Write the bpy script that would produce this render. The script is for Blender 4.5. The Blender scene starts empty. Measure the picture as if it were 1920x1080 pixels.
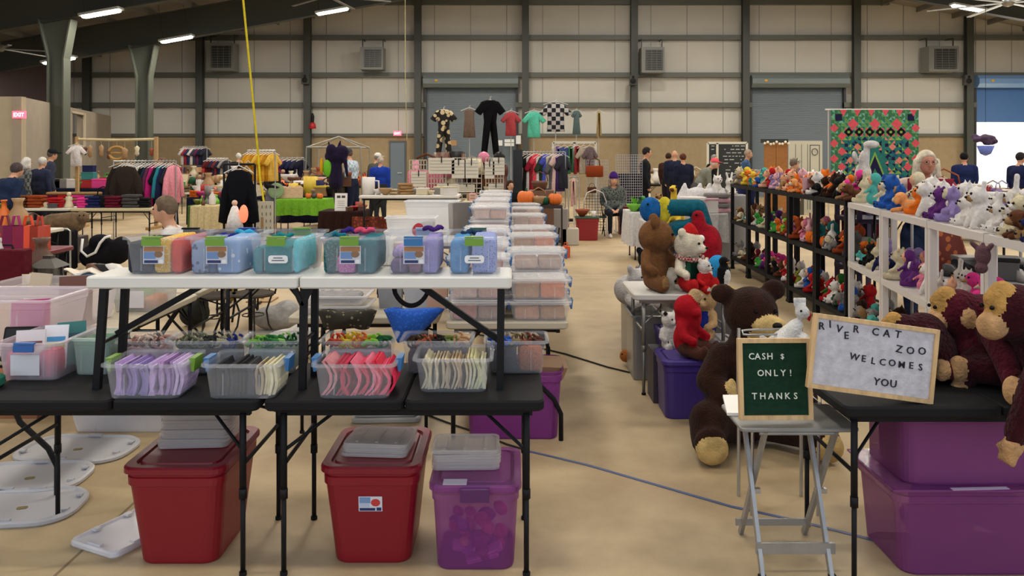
import bpy, math, random
import numpy as np
from mathutils import Matrix, Vector, Euler
random.seed(7)
PI = math.pi
scn = bpy.context.scene
C = scn.collection
# ---------------------------------------------------------------- camera
EYE, F = 1.75, 1500.0          # eye height in metres, focal length in pixels of the 1920 wide frame
cd = bpy.data.cameras.new('camera'); cam = bpy.data.objects.new('camera', cd); C.objects.link(cam)
cam.location = (0, 0, EYE); cam.rotation_euler = (PI/2, 0, 0)
cd.sensor_width = 36; cd.lens = 36*F/1920; cd.shift_y = -250/1920; cd.clip_start = .05; cd.clip_end = 300
scn.camera = cam
# ---------------------------------------------------------------- world, view transform
w = bpy.data.worlds.new('world'); scn.world = w; w.use_nodes = True
wn = w.node_tree.nodes; bg = wn['Background']
bg.inputs[0].default_value = (.80, .88, 1.0, 1); bg.inputs[1].default_value = .72
scn.view_settings.view_transform = 'Standard'; scn.view_settings.look = 'None'
scn.view_settings.exposure = 0.58; scn.view_settings.gamma = 1; scn.view_settings.use_curve_mapping = False
scn.cycles.max_bounces = 8; scn.cycles.transparent_max_bounces = 24; scn.cycles.diffuse_bounces = 4
scn.cycles.use_denoising = True
scn.cycles.sample_clamp_indirect = 4
def area(name, loc, sx, sy, e, col=(1, .93, .83), rot=(0, 0, 0)):
    l = bpy.data.lights.new(name, 'AREA'); l.shape = 'RECTANGLE'; l.size = sx; l.size_y = sy; l.energy = e; l.color = col
    o = bpy.data.objects.new(name, l); C.objects.link(o); o.location = loc; o.rotation_euler = rot
    return o
def roof_z(x): return 9.93 - .18*abs(x-5)
LIGHTS = []
for lx in (-15.4, -11.4, -6.1, -1, 5, 10, 15.5, 21):
    for ly in (2.2, 7.2, 12.2, 17.2, 22.2, 27.2):
        LIGHTS.append((lx, ly))
for lx, ly in LIGHTS:
    e = 92 if lx > -9 else 48
    if ly > 20: e *= 1.5
    if ly < 8: e *= .85
    area('lamp_light', (lx, ly, roof_z(lx)-1.42), 1.0, .3, e)
sd = bpy.data.lights.new('sun', 'SUN'); sd.energy = 16; sd.angle = .01; sd.color = (1, .97, .92)
sun = bpy.data.objects.new('sun', sd); C.objects.link(sun); sun.rotation_euler = (math.radians(-38), 0, math.radians(-15))
# ---------------------------------------------------------------- helpers
def X(px, d): return (px-960)*d/F
def Z(py, d): return EYE-(py-290)*d/F
def G(px, py, z=0.0):
    d = (EYE-z)*F/(py-290)
    return (X(px, d), d, z)
def lin(c):
    if isinstance(c, str):
        c = [int(c[i:i+2], 16)/255 for i in (0, 2, 4)]
    return tuple((v/12.92 if v <= .04045 else ((v+.055)/1.055)**2.4) for v in c[:3])
MATS = {}
def mat(c, kind='plastic', **k):
    key = (c, kind, tuple(sorted(k.items())))
    if key in MATS: return MATS[key]
    m = bpy.data.materials.new(kind+'_'+str(c)); m.use_nodes = True
    nt = m.node_tree; N = nt.nodes; L = nt.links; b = N['Principled BSDF']
    col = lin(c)+(1,)
    b.inputs['Base Color'].default_value = col; m.diffuse_color = col
    def noise(scale, detail=4, coord='Object'):
        tc = N.new('ShaderNodeTexCoord'); n = N.new('ShaderNodeTexNoise'); n.inputs['Scale'].default_value = scale
        n.inputs['Detail'].default_value = detail; L.new(tc.outputs[coord], n.inputs['Vector']); return n
    def bump(src, s, d=.01):
        bp = N.new('ShaderNodeBump'); bp.inputs['Strength'].default_value = s; bp.inputs['Distance'].default_value = d
        L.new(src, bp.inputs['Height']); L.new(bp.outputs[0], b.inputs['Normal'])
    def vary(src, a, lo=.35, hi=.65):
        r = N.new('ShaderNodeMapRange'); r.inputs[1].default_value = lo; r.inputs[2].default_value = hi
        r.inputs[3].default_value = 1-a; r.inputs[4].default_value = 1+a
        L.new(src, r.inputs[0])
        mx = N.new('ShaderNodeVectorMath'); mx.operation = 'SCALE'; mx.inputs[0].default_value = col[:3]
        L.new(r.outputs[0], mx.inputs['Scale']); L.new(mx.outputs[0], b.inputs['Base Color'])
    b.inputs['Roughness'].default_value = k.get('rough', .45)
    if kind == 'fur':
        b.inputs['Roughness'].default_value = 1; b.inputs['Sheen Weight'].default_value = .06; b.inputs['Specular IOR Level'].default_value = .1
        n = noise(k.get('s', 90), 5); bump(n.outputs[0], k.get('bs', .9), k.get('bd', .012)); n2 = noise(k.get('s2', 14), 6); vary(n2.outputs[0], k.get('v', .24))
    elif kind == 'cloth':
        b.inputs['Roughness'].default_value = .95; b.inputs['Specular IOR Level'].default_value = .15
        n = noise(k.get('s', 26), 4); bump(n.outputs[0], .5, .02); vary(n.outputs[0], .10)
    elif kind == 'skin':
        b.inputs['Roughness'].default_value = .6; b.inputs['Subsurface Weight'].default_value = .0
        n = noise(20); vary(n.outputs[0], .06)
    elif kind == 'metal':
        b.inputs['Metallic'].default_value = k.get('m', .9); b.inputs['Roughness'].default_value = k.get('rough', .35)
        n = noise(8, 5); vary(n.outputs[0], .08)
    elif kind == 'wood':
        tc = N.new('ShaderNodeTexCoord'); mp = N.new('ShaderNodeMapping'); mp.inputs['Scale'].default_value = k.get('sc', (6, 40, 40))
        n = N.new('ShaderNodeTexNoise'); n.inputs['Scale'].default_value = 2; n.inputs['Detail'].default_value = 6
        L.new(tc.outputs['Object'], mp.inputs[0]); L.new(mp.outputs[0], n.inputs['Vector']); vary(n.outputs[0], .16); b.inputs['Roughness'].default_value = .6
    elif kind == 'clear':      # thin translucent storage plastic
        tr = N.new('ShaderNodeBsdfTransparent'); tr.inputs[0].default_value = tuple(.5+.5*v for v in col[:3])+(1,)
        mx = N.new('ShaderNodeMixShader'); mx.inputs[0].default_value = k.get('a', .38)
        b.inputs['Roughness'].default_value = k.get('rough', .22); out = N['Material Output']
        L.new(tr.outputs[0], mx.inputs[1]); L.new(b.outputs[0], mx.inputs[2]); L.new(mx.outputs[0], out.inputs[0])
    elif kind == 'emit':
        b.inputs['Emission Color'].default_value = col; b.inputs['Emission Strength'].default_value = k.get('e', 5)
    elif kind == 'print':      # printed fabric: second colour in small motifs
        v = N.new('ShaderNodeTexVoronoi'); v.inputs['Scale'].default_value = k.get('s', 60)
        tc = N.new('ShaderNodeTexCoord'); L.new(tc.outputs['Object'], v.inputs['Vector'])
        r = N.new('ShaderNodeValToRGB'); r.color_ramp.interpolation = 'CONSTANT'
        r.color_ramp.elements[0].color = lin(k['c2'])+(1,); r.color_ramp.elements[1].color = col; r.color_ramp.elements[1].position = k.get('t', .35)
        L.new(v.outputs['Distance'], r.inputs[0]); L.new(r.outputs[0], b.inputs['Base Color']); b.inputs['Roughness'].default_value = .95
    elif kind == 'plaid':
        tc = N.new('ShaderNodeTexCoord'); ck = N.new('ShaderNodeTexChecker'); ck.inputs['Scale'].default_value = k.get('s', 14)
        ck.inputs[1].default_value = col; ck.inputs[2].default_value = lin(k['c2'])+(1,)
        L.new(tc.outputs['Object'], ck.inputs['Vector']); L.new(ck.outputs[0], b.inputs['Base Color']); b.inputs['Roughness'].default_value = .95
    elif kind == 'plastic':
        if sum(col[:3]) < .12: b.inputs['Specular IOR Level'].default_value = .18
        n = noise(k.get('s', 60), 2); bump(n.outputs[0], .05, .002)
    elif kind == 'concrete':
        b.inputs['Roughness'].default_value = .85; n = noise(k.get('s', 1.2), 8, 'Object'); vary(n.outputs[0], k.get('a', .1), .3, .7)
    MATS[key] = m
    return m
class B:
    """collects shapes into ONE mesh"""
    def __init__(s): s.v = []; s.f = []; s.m = []; s.M = Matrix.Identity(4)
    def at(s, loc=(0, 0, 0), rot=(0, 0, 0)):
        s.M = Matrix.Translation(loc) @ Euler(rot).to_matrix().to_4x4(); return s
    def add(s, vs, fs, mi=0):
        n = len(s.v); s.v += [tuple(s.M @ Vector(p)) for p in vs]
        s.f += [tuple(i+n for i in f) for f in fs]; s.m += [mi]*len(fs); return s
    def hexa(s, lo, hi, mi=0, open_top=False):      # lo, hi: four corners each
        fs = [(3, 2, 1, 0), (4, 5, 6, 7), (0, 1, 5, 4), (1, 2, 6, 5), (2, 3, 7, 6), (3, 0, 4, 7)]
        if open_top: fs.pop(1)
        return s.add(list(lo)+list(hi), fs, mi)
    def box(s, x0, x1, y0, y1, z0, z1, mi=0):
        return s.hexa([(x0, y0, z0), (x1, y0, z0), (x1, y1, z0), (x0, y1, z0)], [(x0, y0, z1), (x1, y0, z1), (x1, y1, z1), (x0, y1, z1)], mi)
    def cbox(s, c, sz, mi=0):
        return s.box(c[0]-sz[0]/2, c[0]+sz[0]/2, c[1]-sz[1]/2, c[1]+sz[1]/2, c[2]-sz[2]/2, c[2]+sz[2]/2, mi)
    def rrect(s, w, d, r, n=4):
        pts = []
        for cx, cy, a0 in ((w/2-r, -d/2+r, -PI/2), (w/2-r, d/2-r, 0), (-w/2+r, d/2-r, PI/2), (-w/2+r, -d/2+r, PI)):
            for i in range(n+1):
                a = a0+PI/2*i/n; pts.append((cx+r*math.cos(a), cy+r*math.sin(a)))
        return pts
    def loft(s, rings, mi=0, cap0=True, cap1=True):
        n = len(rings[0]); vs = [p for r in rings for p in r]; fs = []
        for k in range(len(rings)-1):
            for i in range(n):
                j = (i+1) % n; fs.append((k*n+i, k*n+j, (k+1)*n+j, (k+1)*n+i))
        if cap0: fs.append(tuple(range(n-1, -1, -1)))
        if cap1: fs.append(tuple((len(rings)-1)*n+i for i in range(n)))
        return s.add(vs, fs, mi)
    def rslab(s, w, d, z0, z1, r=.03, bev=.005, mi=0, n=4):      # rounded slab centred on the origin
        R = []
        for z, e in ((z0, bev), (z0+bev, 0), (z1-bev, 0), (z1, bev)):
            R.append([(x, y, z) for x, y in s.rrect(w-2*e, d-2*e, max(r-e, .001), n)])
        return s.loft(R, mi)
    def tube(s, pts, r=.01, mi=0, n=8, rr=None):
        pts = [Vector(p) for p in pts]; R = []
        up = None
        for i, p in enumerate(pts):
            t = (pts[min(i+1, len(pts)-1)]-pts[max(i-1, 0)])
            if t.length < 1e-9: t = Vector((0, 0, 1))
            t.normalize()
            if up is None: up = Vector((0, 0, 1)) if abs(t.z) < .9 else Vector((1, 0, 0))
            a = t.cross(up)
            if a.length < 1e-4: a = t.cross(Vector((1, 0, 0)))
            a.normalize(); b = a.cross(t).normalized(); up = b
            q = rr[i] if rr else r
            R.append([tuple(p+a*q*math.cos(2*PI*k/n)+b*q*math.sin(2*PI*k/n)) for k in range(n)])
        return s.loft(R, mi)
    def bar(s, p, q, w=.03, h=.03, mi=0):        # square bar between two points
        return s.tube([p, q], w*.7071, mi, 4) if w == h else s.flat(p, q, w, h, mi)
    def flat(s, p, q, w, h, mi=0, side=None):    # flat bar: width w along side, thickness h
        p = Vector(p); q = Vector(q); t = (q-p).normalized()
        sd = Vector(side) if side else (t.cross(Vector((0, 0, 1))) if abs(t.z) < .9 else Vector((1, 0, 0)))
        sd = (sd-t*sd.dot(t)).normalized(); u = t.cross(sd)
        def ring(c): return [tuple(c+sd*a*w/2+u*b*h/2) for a, b in ((-1, -1), (1, -1), (1, 1), (-1, 1))]
        return s.loft([ring(p), ring(q)], mi)
    def lathe(s, prof, c=(0, 0, 0), n=14, mi=0):
        R = [[(c[0]+r*math.cos(2*PI*k/n), c[1]+r*math.sin(2*PI*k/n), c[2]+z) for k in range(n)] for r, z in prof]
        return s.loft(R, mi)
    def ell(s, c, r, mi=0, rot=(0, 0, 0), n=10, m=7):
        if isinstance(r, (int, float)): r = (r, r, r)
        E = Euler(rot).to_matrix(); R = []
        for j in range(1, m):
            a = PI*j/m
            R.append([tuple(Vector(c)+E @ Vector((r[0]*math.sin(a)*math.cos(2*PI*k/n), r[1]*math.sin(a)*math.sin(2*PI*k/n), -r[2]*math.cos(a)))) for k in range(n)])
        vs = [p for q in R for p in q]; b0 = tuple(Vector(c)+E @ Vector((0, 0, -r[2]))); t0 = tuple(Vector(c)+E @ Vector((0, 0, r[2])))
        fs = []
        for k in range(m-2):
            for i in range(n):
                j = (i+1) % n; fs.append((k*n+i, k*n+j, (k+1)*n+j, (k+1)*n+i))
        L0 = len(vs); vs += [b0, t0]
        for i in range(n):
            j = (i+1) % n; fs.append((L0, j, i)); fs.append((L0+1, (m-2)*n+i, (m-2)*n+j))
        return s.add(vs, fs, mi)
    def sheet(s, fn, nu, nv, mi=0, th=0):        # surface fn(u,v), optionally thick along its normal-ish y
        vs = [fn(i/nu, j/nv) for j in range(nv+1) for i in range(nu+1)]
        fs = [(j*(nu+1)+i, j*(nu+1)+i+1, (j+1)*(nu+1)+i+1, (j+1)*(nu+1)+i) for j in range(nv) for i in range(nu)]
        if th:
            n = len(vs); vs2 = [(p[0]+th[0], p[1]+th[1], p[2]+th[2]) for p in vs]
            fs2 = [tuple(i+n for i in reversed(f)) for f in fs]
            ed = [j*(nu+1) for j in range(nv+1)]; ed2 = [j*(nu+1)+nu for j in range(nv+1)]
            for a in range(nv): fs2 += [(ed[a], ed[a+1], ed[a+1]+n, ed[a]+n), (ed2[a+1], ed2[a], ed2[a]+n, ed2[a+1]+n)]
            t = nv*(nu+1)
            for a in range(nu): fs2 += [(a+1, a, a+n, a+1+n), (t+a, t+a+1, t+a+1+n, t+a+n)]
            vs += vs2; fs += fs2
        return s.add(vs, fs, mi)
    def prism(s, poly, y0, y1, mi=0):            # polygon in x,z extruded in y
        return s.loft([[(x, y0, z) for x, z in poly], [(x, y1, z) for x, z in poly]], mi)
    def mesh(s, name, mats, smooth=False):
        me = bpy.data.meshes.new(name); me.from_pydata(s.v, [], s.f)
        for m in (mats if isinstance(mats, (list, tuple)) else [mats]): me.materials.append(m)
        if any(s.m): me.polygons.foreach_set('material_index', s.m)
        if smooth: me.polygons.foreach_set('use_smooth', [True]*len(s.f))
        me.update(); return me
REG = {}
def tag(o, label, cat, group=None):
    o['label'] = label; o['category'] = cat
    if group: o['group'] = group
    REG.setdefault(label, []).append(o)
    return o
def thing(name, label, cat, loc=(0, 0, 0), rz=0, group=None, rot=None):
    o = bpy.data.objects.new(name, None); C.objects.link(o); o.empty_display_size = .1
    o.location = loc; o.rotation_euler = rot or (0, 0, rz)
    return tag(o, label, cat, group)
def part(name, b, mats, parent, smooth=False, label=None, loc=None):
    me = b if isinstance(b, bpy.types.Mesh) else b.mesh(name, mats, smooth)
    o = bpy.data.objects.new(name, me); C.objects.link(o); o.parent = parent
    if label: o['label'] = label
    if loc: o.location = loc
    return o
def single(name, b, mats, label, cat, loc=(0, 0, 0), rz=0, group=None, smooth=False, rot=None):
    me = b if isinstance(b, bpy.types.Mesh) else b.mesh(name, mats, smooth)
    o = bpy.data.objects.new(name, me); C.objects.link(o); o.location = loc; o.rotation_euler = rot or (0, 0, rz)
    return tag(o, label, cat, group)
def struct(name, b, mats, smooth=False):
    o = bpy.data.objects.new(name, b.mesh(name, mats, smooth)); C.objects.link(o); o['kind'] = 'structure'; return o
def dup(root, loc, rz=None, label=None, group=None):
    def cp(o, par):
        c = o.copy(); C.objects.link(c)
        if par: c.parent = par
        for g in list(o.children): cp(g, c)
        return c
    r = cp(root, None); r.location = loc
    if rz is not None: r.rotation_euler = (0, 0, rz)
    if label: r['label'] = label; REG.setdefault(label, []).append(r)
    if group: r['group'] = group
    return r
def recolor(o, *ms):
    for i, m in enumerate(ms):
        if m is not None and i < len(o.material_slots):
            o.material_slots[i].link = 'OBJECT'; o.material_slots[i].material = m
    return o
# ---- figures: rounded shapes fused into one continuous surface, coloured by the nearest source shape
class Fig:
    def __init__(s): s.P = []; s.extra = B()
    def cap(s, p, q, r1, r2=None, mi=0): s.P.append((Vector(p), Vector(q), r1, r2 if r2 is not None else r1, mi, None)); return s
    def el(s, c, r, mi=0, rot=(0, 0, 0)):
        if isinstance(r, (int, float)): r = (r, r, r)
        s.P.append((Vector(c), Vector(r), 0, 0, mi, Euler(rot).to_matrix())); return s
    def body(s, vox=.02, it=2):
        b = B()
        for p, q, r1, r2, mi, E in s.P:
            if E is not None:
                k = len(b.v); b.ell(p, tuple(q), 0, E.to_euler(), 14, 10)
            else:
                d = q-p; n = 12
                t = d.normalized() if d.length > 1e-6 else Vector((0, 0, 1))
                pts = []; rr = []
                for a in (-80, -55, -30, 0): pts.append(p+t*r1*math.sin(math.radians(a))); rr.append(r1*math.cos(math.radians(a)))
                for a in (0, 30, 55, 80): pts.append(q+t*r2*math.sin(math.radians(a))); rr.append(r2*math.cos(math.radians(a)))
                b.tube(pts, 0, 0, n, rr)
        me = b.mesh('tmp', mat('808080')); o = bpy.data.objects.new('tmp', me); C.objects.link(o)
        md = o.modifiers.new('r', 'REMESH'); md.mode = 'VOXEL'; md.voxel_size = vox
        if it: sm = o.modifiers.new('s', 'SMOOTH'); sm.iterations = it; sm.factor = .5
        dg = bpy.context.evaluated_depsgraph_get(); dg.update()
        r = bpy.data.meshes.new_from_object(o.evaluated_get(dg))
        bpy.data.objects.remove(o); bpy.data.meshes.remove(me)
        nf = len(r.polygons); nv = len(r.vertices)
        co = np.empty(nv*3); r.vertices.foreach_get('co', co); co = co.reshape(-1, 3)
        fs = [tuple(p.vertices) for p in r.polygons]
        cen = np.empty(nf*3); r.polygons.foreach_get('center', cen); cen = cen.reshape(-1, 3)
        best = np.full(nf, 1e9); idx = np.zeros(nf, int)
        for p, q, r1, r2, mi, E in s.P:
            P = np.array(p)
            if E is not None:
                v = (cen-P) @ np.array(E); R = np.array(q); k = np.linalg.norm(v/R, axis=1); d = (k-1)*R.min()
            else:
                D = np.array(q-p); L = max((D*D).sum(), 1e-9); t = np.clip(((cen-P) @ D)/L, 0, 1)
                d = np.linalg.norm(cen-P-t[:, None]*D, axis=1)-(r1+(r2-r1)*t)
            u = d < best; best[u] = d[u]; idx[u] = mi
        bpy.data.meshes.remove(r)
        return co, fs, idx
    def mesh(s, name, mats, vox=.02, it=2):
        co, fs, idx = s.body(vox, it)
        o = B(); o.v = [tuple(c) for c in co]; o.f = fs; o.m = [int(i) for i in idx]
        n = len(o.v); o.v += s.extra.v; o.f += [tuple(i+n for i in f) for f in s.extra.f]; o.m += s.extra.m
        return o.mesh(name, mats, True)
# ================================================================ the hall
DW = 33.0
XL, XR = -18.4, 28.4
steel = mat('3f423c', 'paint', rough=.5); steel2 = mat('5b5d54', 'paint', rough=.5)
panel = mat('c3c0b6', 'concrete', s=.35, a=.06); brick = mat('9a8767', 'concrete', s=5, a=.08)
b = B(); b.box(XL-1, XR+1, -4, DW+.3, -.2, 0)
fm = mat('cbb489', 'concrete', s=.6, a=.08)
nt = fm.node_tree; N = nt.nodes; L = nt.links; bs = N['Principled BSDF']; bs.inputs['Roughness'].default_value = .55
tc = N.new('ShaderNodeTexCoord'); nn = N.new('ShaderNodeTexNoise'); nn.inputs['Scale'].default_value = .9; nn.inputs['Detail'].default_value = 9; nn.inputs['Roughness'].default_value = .65
L.new(tc.outputs['Object'], nn.inputs['Vector'])
cr = N.new('ShaderNodeValToRGB'); e = cr.color_ramp.elements; e[0].position = .32; e[0].color = lin('9a8464')+(1,); e[1].position = .66; e[1].color = lin('bfaa84')+(1,)
L.new(nn.outputs[0], cr.inputs[0])
br = N.new('ShaderNodeTexBrick'); br.offset = 0; br.inputs['Scale'].default_value = 1; br.inputs['Brick Width'].default_value = 4.5; br.inputs['Row Height'].default_value = 14.0; br.inputs['Mortar Size'].default_value = .008
br.inputs[1].default_value = (1, 1, 1, 1); br.inputs[2].default_value = (1, 1, 1, 1); br.inputs[3].default_value = (.45, .42, .38, 1)
mp = N.new('ShaderNodeMapping'); mp.inputs['Location'].default_value = (1.9, 2.5, 0); L.new(tc.outputs['Object'], mp.inputs[0]); L.new(mp.outputs[0], br.inputs['Vector'])
mu = N.new('ShaderNodeMix'); mu.data_type = 'RGBA'; mu.blend_type = 'MULTIPLY'; mu.inputs[0].default_value = 1
L.new(cr.outputs[0], mu.inputs[6]); L.new(br.outputs[0], mu.inputs[7]); L.new(mu.outputs[2], bs.inputs['Base Color'])
struct('floor', b, fm)
# back wall with three door openings; x positions from the photograph at the wall's distance
DOORS = [(X(800, DW), X(967, DW)), (X(1409, DW), X(1580, DW)), (X(1828, DW), X(1995, DW))]
DT = Z(163, DW)
b = B(); BT = Z(256, DW)
xs = [XL]
for a, c in DOORS: xs += [a, c]
xs.append(XR)
for i in range(0, len(xs), 2):
    b.box(xs[i], xs[i+1], DW, DW+.2, 0, BT, 1)
    b.box(xs[i], xs[i+1], DW+.06, DW+.2, BT, DT, 0)
b.prism([(XL, DT), (XR, DT), (XR, roof_z(XR)), (5, 9.93), (XL, roof_z(XL))], DW+.06, DW+.2, 0)
for i in range(0, len(xs), 2): b.box(xs[i], xs[i+1], DW-.02, DW+.01, BT-.03, BT+.02, 1)
# wall panels: corrugation seams as thin standing ribs
x = XL+.3
while x < XR-.2:
    if not any(a-.1 < x < c+.1 for a, c in DOORS): b.box(x-.012, x+.012, DW+.045, DW+.07, BT, roof_z(x), 2)
    else: b.box(x-.012, x+.012, DW+.045, DW+.07, DT+.35, roof_z(x), 2)
    x += 1.49
struct('wall_back', b, [panel, brick, mat('8e8d86', 'paint')])
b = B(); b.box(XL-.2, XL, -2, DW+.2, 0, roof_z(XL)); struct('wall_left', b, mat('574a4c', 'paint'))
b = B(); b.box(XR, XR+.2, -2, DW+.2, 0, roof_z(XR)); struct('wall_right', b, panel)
b = B()
for s, xe in ((-1, XL), (1, XR)):
    z0, z1 = 9.93, roof_z(xe); pl = [(5, z0), (xe, z1), (xe, z1+.15), (5, z0+.15)]
    b.prism(pl if s > 0 else pl[::-1], -2, DW+.2)
struct('ceiling', b, mat('8b867c', 'concrete', s=2, a=.08))
# girts, purlins, wall columns
b = B()
for py in (5, 71, 141, 197):
    z = Z(py, DW)
    segs = [(XL, XR)]
    if z < DT+.2:
        segs = [(xs[i], xs[i+1]) for i in range(0, len(xs), 2)]
    for a, c in segs:
        a2 = max(a, 5-(9.93-z)/.18+.1); c2 = min(c, 5+(9.93-z)/.18-.1)
        b.box(a2, c2, DW-.16, DW+.05, z-.10, z+.10)
b.box(XL, DOORS[0][0], DW-.1, DW, BT, BT+.12); b.box(DOORS[0][1], DOORS[1][0], DW-.1, DW, BT, BT+.12); b.box(DOORS[1][1], DOORS[2][0], DW-.1, DW, BT, BT+.12)
struct('trim_1', b, steel2)
k = 0
for px in (170, 380, 580, 785, 985, 1187, 1394, 1600, 1809):
    x = X(px, DW); b = B(); zt = roof_z(x)-.05
    b.box(x-.14, x+.14, DW-.42, DW-.38, 0, zt); b.box(x-.14, x+.14, DW-.2, DW-.16, 0, zt); b.box(x-.02, x+.02, DW-.38, DW-.2, 0, zt)
    k += 1; struct('trim_%d' % (k+1), b, steel)
b = B()     # purlins under the roof
for s, xe in ((-1, XL), (1, XR)):
    n = 16
    for i in range(1, n):
        x = 5+(xe-5)*i/n; z = roof_z(x); b.box(x-.03, x+.03, -2, DW, z-.2, z)
struct('trim_20', b, mat('77766f', 'paint'))
# rigid frames: tapered rafter and inner columns
def frame(y, nm):
    b = B(); dp = 1.0
    for s, xe in ((-1, XL), (1, XR)):
        top0, top1 = 9.93-.2, roof_z(xe)-.2
        for w0, d0, d1 in ((.012, 0, dp),):
            pl = [(5, top0-dp), (xe, top1-dp), (xe, top1), (5, top0)]
            b.prism(pl if s > 0 else pl[::-1], y-.01, y+.01)
        for dz in (0, -dp):
            pl = [(5, top0+dz-.03), (xe, top1+dz-.03), (xe, top1+dz), (5, top0+dz)]
            b.prism(pl if s > 0 else pl[::-1], y-.14, y+.14)
    return struct(nm, b, steel)
frame(22.5, 'trim_21'); frame(27.75, 'trim_22'); frame(17.25, 'trim_23')
k = 24
for y in (22.5, 27.75):
    x = -12.75; zt = roof_z(x)-1.2; b = B()
    prof = [(-.22, 0), (.2, 0), (.22, 4.45), (.42, zt), (-.48, zt), (-.22, 4.45)]
    b.prism([(x+p, z) for p, z in prof], y-.012, y+.012)
    for sgn, pts in ((-1, [(-.22, 0), (-.22, 4.45), (-.48, zt)]), (1, [(.2, 0), (.22, 4.45), (.42, zt)])):
        for (p0, z0), (p1, z1) in zip(pts, pts[1:]):
            b.hexa([(x+p0-.02, y-.18, z0), (x+p0+.02, y-.18, z0), (x+p0+.02, y+.18, z0), (x+p0-.02, y+.18, z0)],
                   [(x+p1-.02, y-.18, z1), (x+p1+.02, y-.18, z1), (x+p1+.02, y+.18, z1), (x+p1-.02, y+.18, z1)])
    struct('trim_%d' % k, b, mat('565a50', 'paint', rough=.45)); k += 1
# block room on the left
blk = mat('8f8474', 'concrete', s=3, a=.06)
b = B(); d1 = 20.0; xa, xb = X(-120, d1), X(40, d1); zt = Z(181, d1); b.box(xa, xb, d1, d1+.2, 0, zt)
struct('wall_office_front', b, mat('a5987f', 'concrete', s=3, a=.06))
b = B(); b.hexa([(xb, d1, 0), (xb, d1+.2, 0), (xb-.2, d1+.2, 0), (xb-.2, d1, 0)][::-1], [(xb, d1, zt), (xb, d1+.2, zt), (xb-.2, d1+.2, zt), (xb-.2, d1, zt)][::-1])
p0 = (xb, d1+.0); p1 = (X(208, 30), 30.0)
def wallseg(b, p, q, th, z0, z1):
    v = Vector((q[0]-p[0], q[1]-p[1])).normalized(); n = Vector((-v.y, v.x))*th
    b.hexa([(p[0], p[1], z0), (q[0], q[1], z0), (q[0]+n.x, q[1]+n.y, z0), (p[0]+n.x, p[1]+n.y, z0)],
           [(p[0], p[1], z1), (q[0], q[1], z1), (q[0]+n.x, q[1]+n.y, z1), (p[0]+n.x, p[1]+n.y, z1)])
b = B()
def on(t): return (p0[0]+(p1[0]-p0[0])*t, p0[1]+(p1[1]-p0[1])*t)
zt2 = 3.2
wallseg(b, on(0), on(.47), .2, 0, zt2); wallseg(b, on(.47), on(.60), .2, 0, 2.0); wallseg(b, on(.47), on(.6), .2, 3.05, zt2); wallseg(b, on(.6), on(1), .2, 0, zt2)
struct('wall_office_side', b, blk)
b = B(); wallseg(b, on(.46), on(.61), -.03, 1.95, 2.02); wallseg(b, on(.46), on(.61), -.03, 3.03, 3.1); wallseg(b, on(.595), on(.61), -.05, 1.95, 3.1)
struct('window_1', b, mat('b8ab92', 'paint'))
b = B(); wallseg(b, on(.45), on(.62), .6, 1.9, 3.1)
# rolling doors with their hoods
grey = mat('5f6a70', 'paint', rough=.5); blue = mat('4f78b0', 'paint', rough=.45)
for i, (a, c) in enumerate(DOORS):
    m = grey if i < 2 else blue; zb = 0 if i < 2 else Z(229, DW)
    b = B(); z = zb
    while z < DT:
        z2 = min(z+.075, DT); b.hexa([(a, DW+.02, z), (c, DW+.02, z), (c, DW+.04, z), (a, DW+.04, z)], [(a, DW+.035, z2), (c, DW+.035, z2), (c, DW+.05, z2), (a, DW+.05, z2)])
        z += .075
    dr = struct('door_%d' % (i+1), b, m)
    b = B(); R = []
    for xx in (a-.1, c+.1):
        R.append([(xx, DW-.02, DT-.05), (xx, DW-.35, DT-.05), (xx, DW-.5, DT+.1), (xx, DW-.5, DT+.3), (xx, DW-.35, DT+.45), (xx, DW-.02, DT+.45)])
    b.loft(R); h = part('hood', b, mat('6b7574', 'paint', rough=.4) if i < 2 else mat('6f95c4', 'paint', rough=.35), dr)
    b = B(); b.box(a-.09, a, DW-.12, DW+.06, 0, DT); part('guide_rail', b, mat('26282a', 'paint'), dr)
    b = B(); b.box(c, c+.09, DW-.12, DW+.06, 0, DT); part('guide_rail', b, mat('26282a', 'paint'), dr)
    b = B(); b.ell((a+(c-a)*.12, DW-.51, DT+.22), (.07, .02, .05)); part('badge', b, mat('d0a020'), dr, label='small yellow badge')
# blue-grey exit doors in the brick band and a cream door
def pdoor(px0, px1, py, m, n, d=DW):
    b = B(); x0, x1 = X(px0, d), X(px1, d); zt = Z(py, d)
    b.box(x0-.06, x1+.06, d-.06, d-.01, 0, zt+.08, 1); b.box(x0, x1, d-.09, d-.05, 0, zt, 0)
    o = struct('door_%d' % n, b, [m, mat('565b5c', 'paint')])
    h = B(); h.tube([(x1-.12, d-.09, 1.0), (x1-.12, d-.15, 1.0), (x1-.28, d-.15, 1.0)], .015); part('door_handle', h, mat('b0b0b0', 'metal'), o)
pdoor(733, 759, 268, mat('66757f', 'paint'), 4)
# outside, seen through the open door: a sunlit pale yard
b = B(); b.box(-10, 60, DW+.3, DW+40, -.25, -.05); struct('ground', b, mat('e8e4da', 'concrete', s=.3, a=.03))
b = B(); b.box(8, 48, DW+14, DW+14.3, 0, 5); struct('wall_outside', b, mat('f2f2ee', 'paint'))
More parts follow.
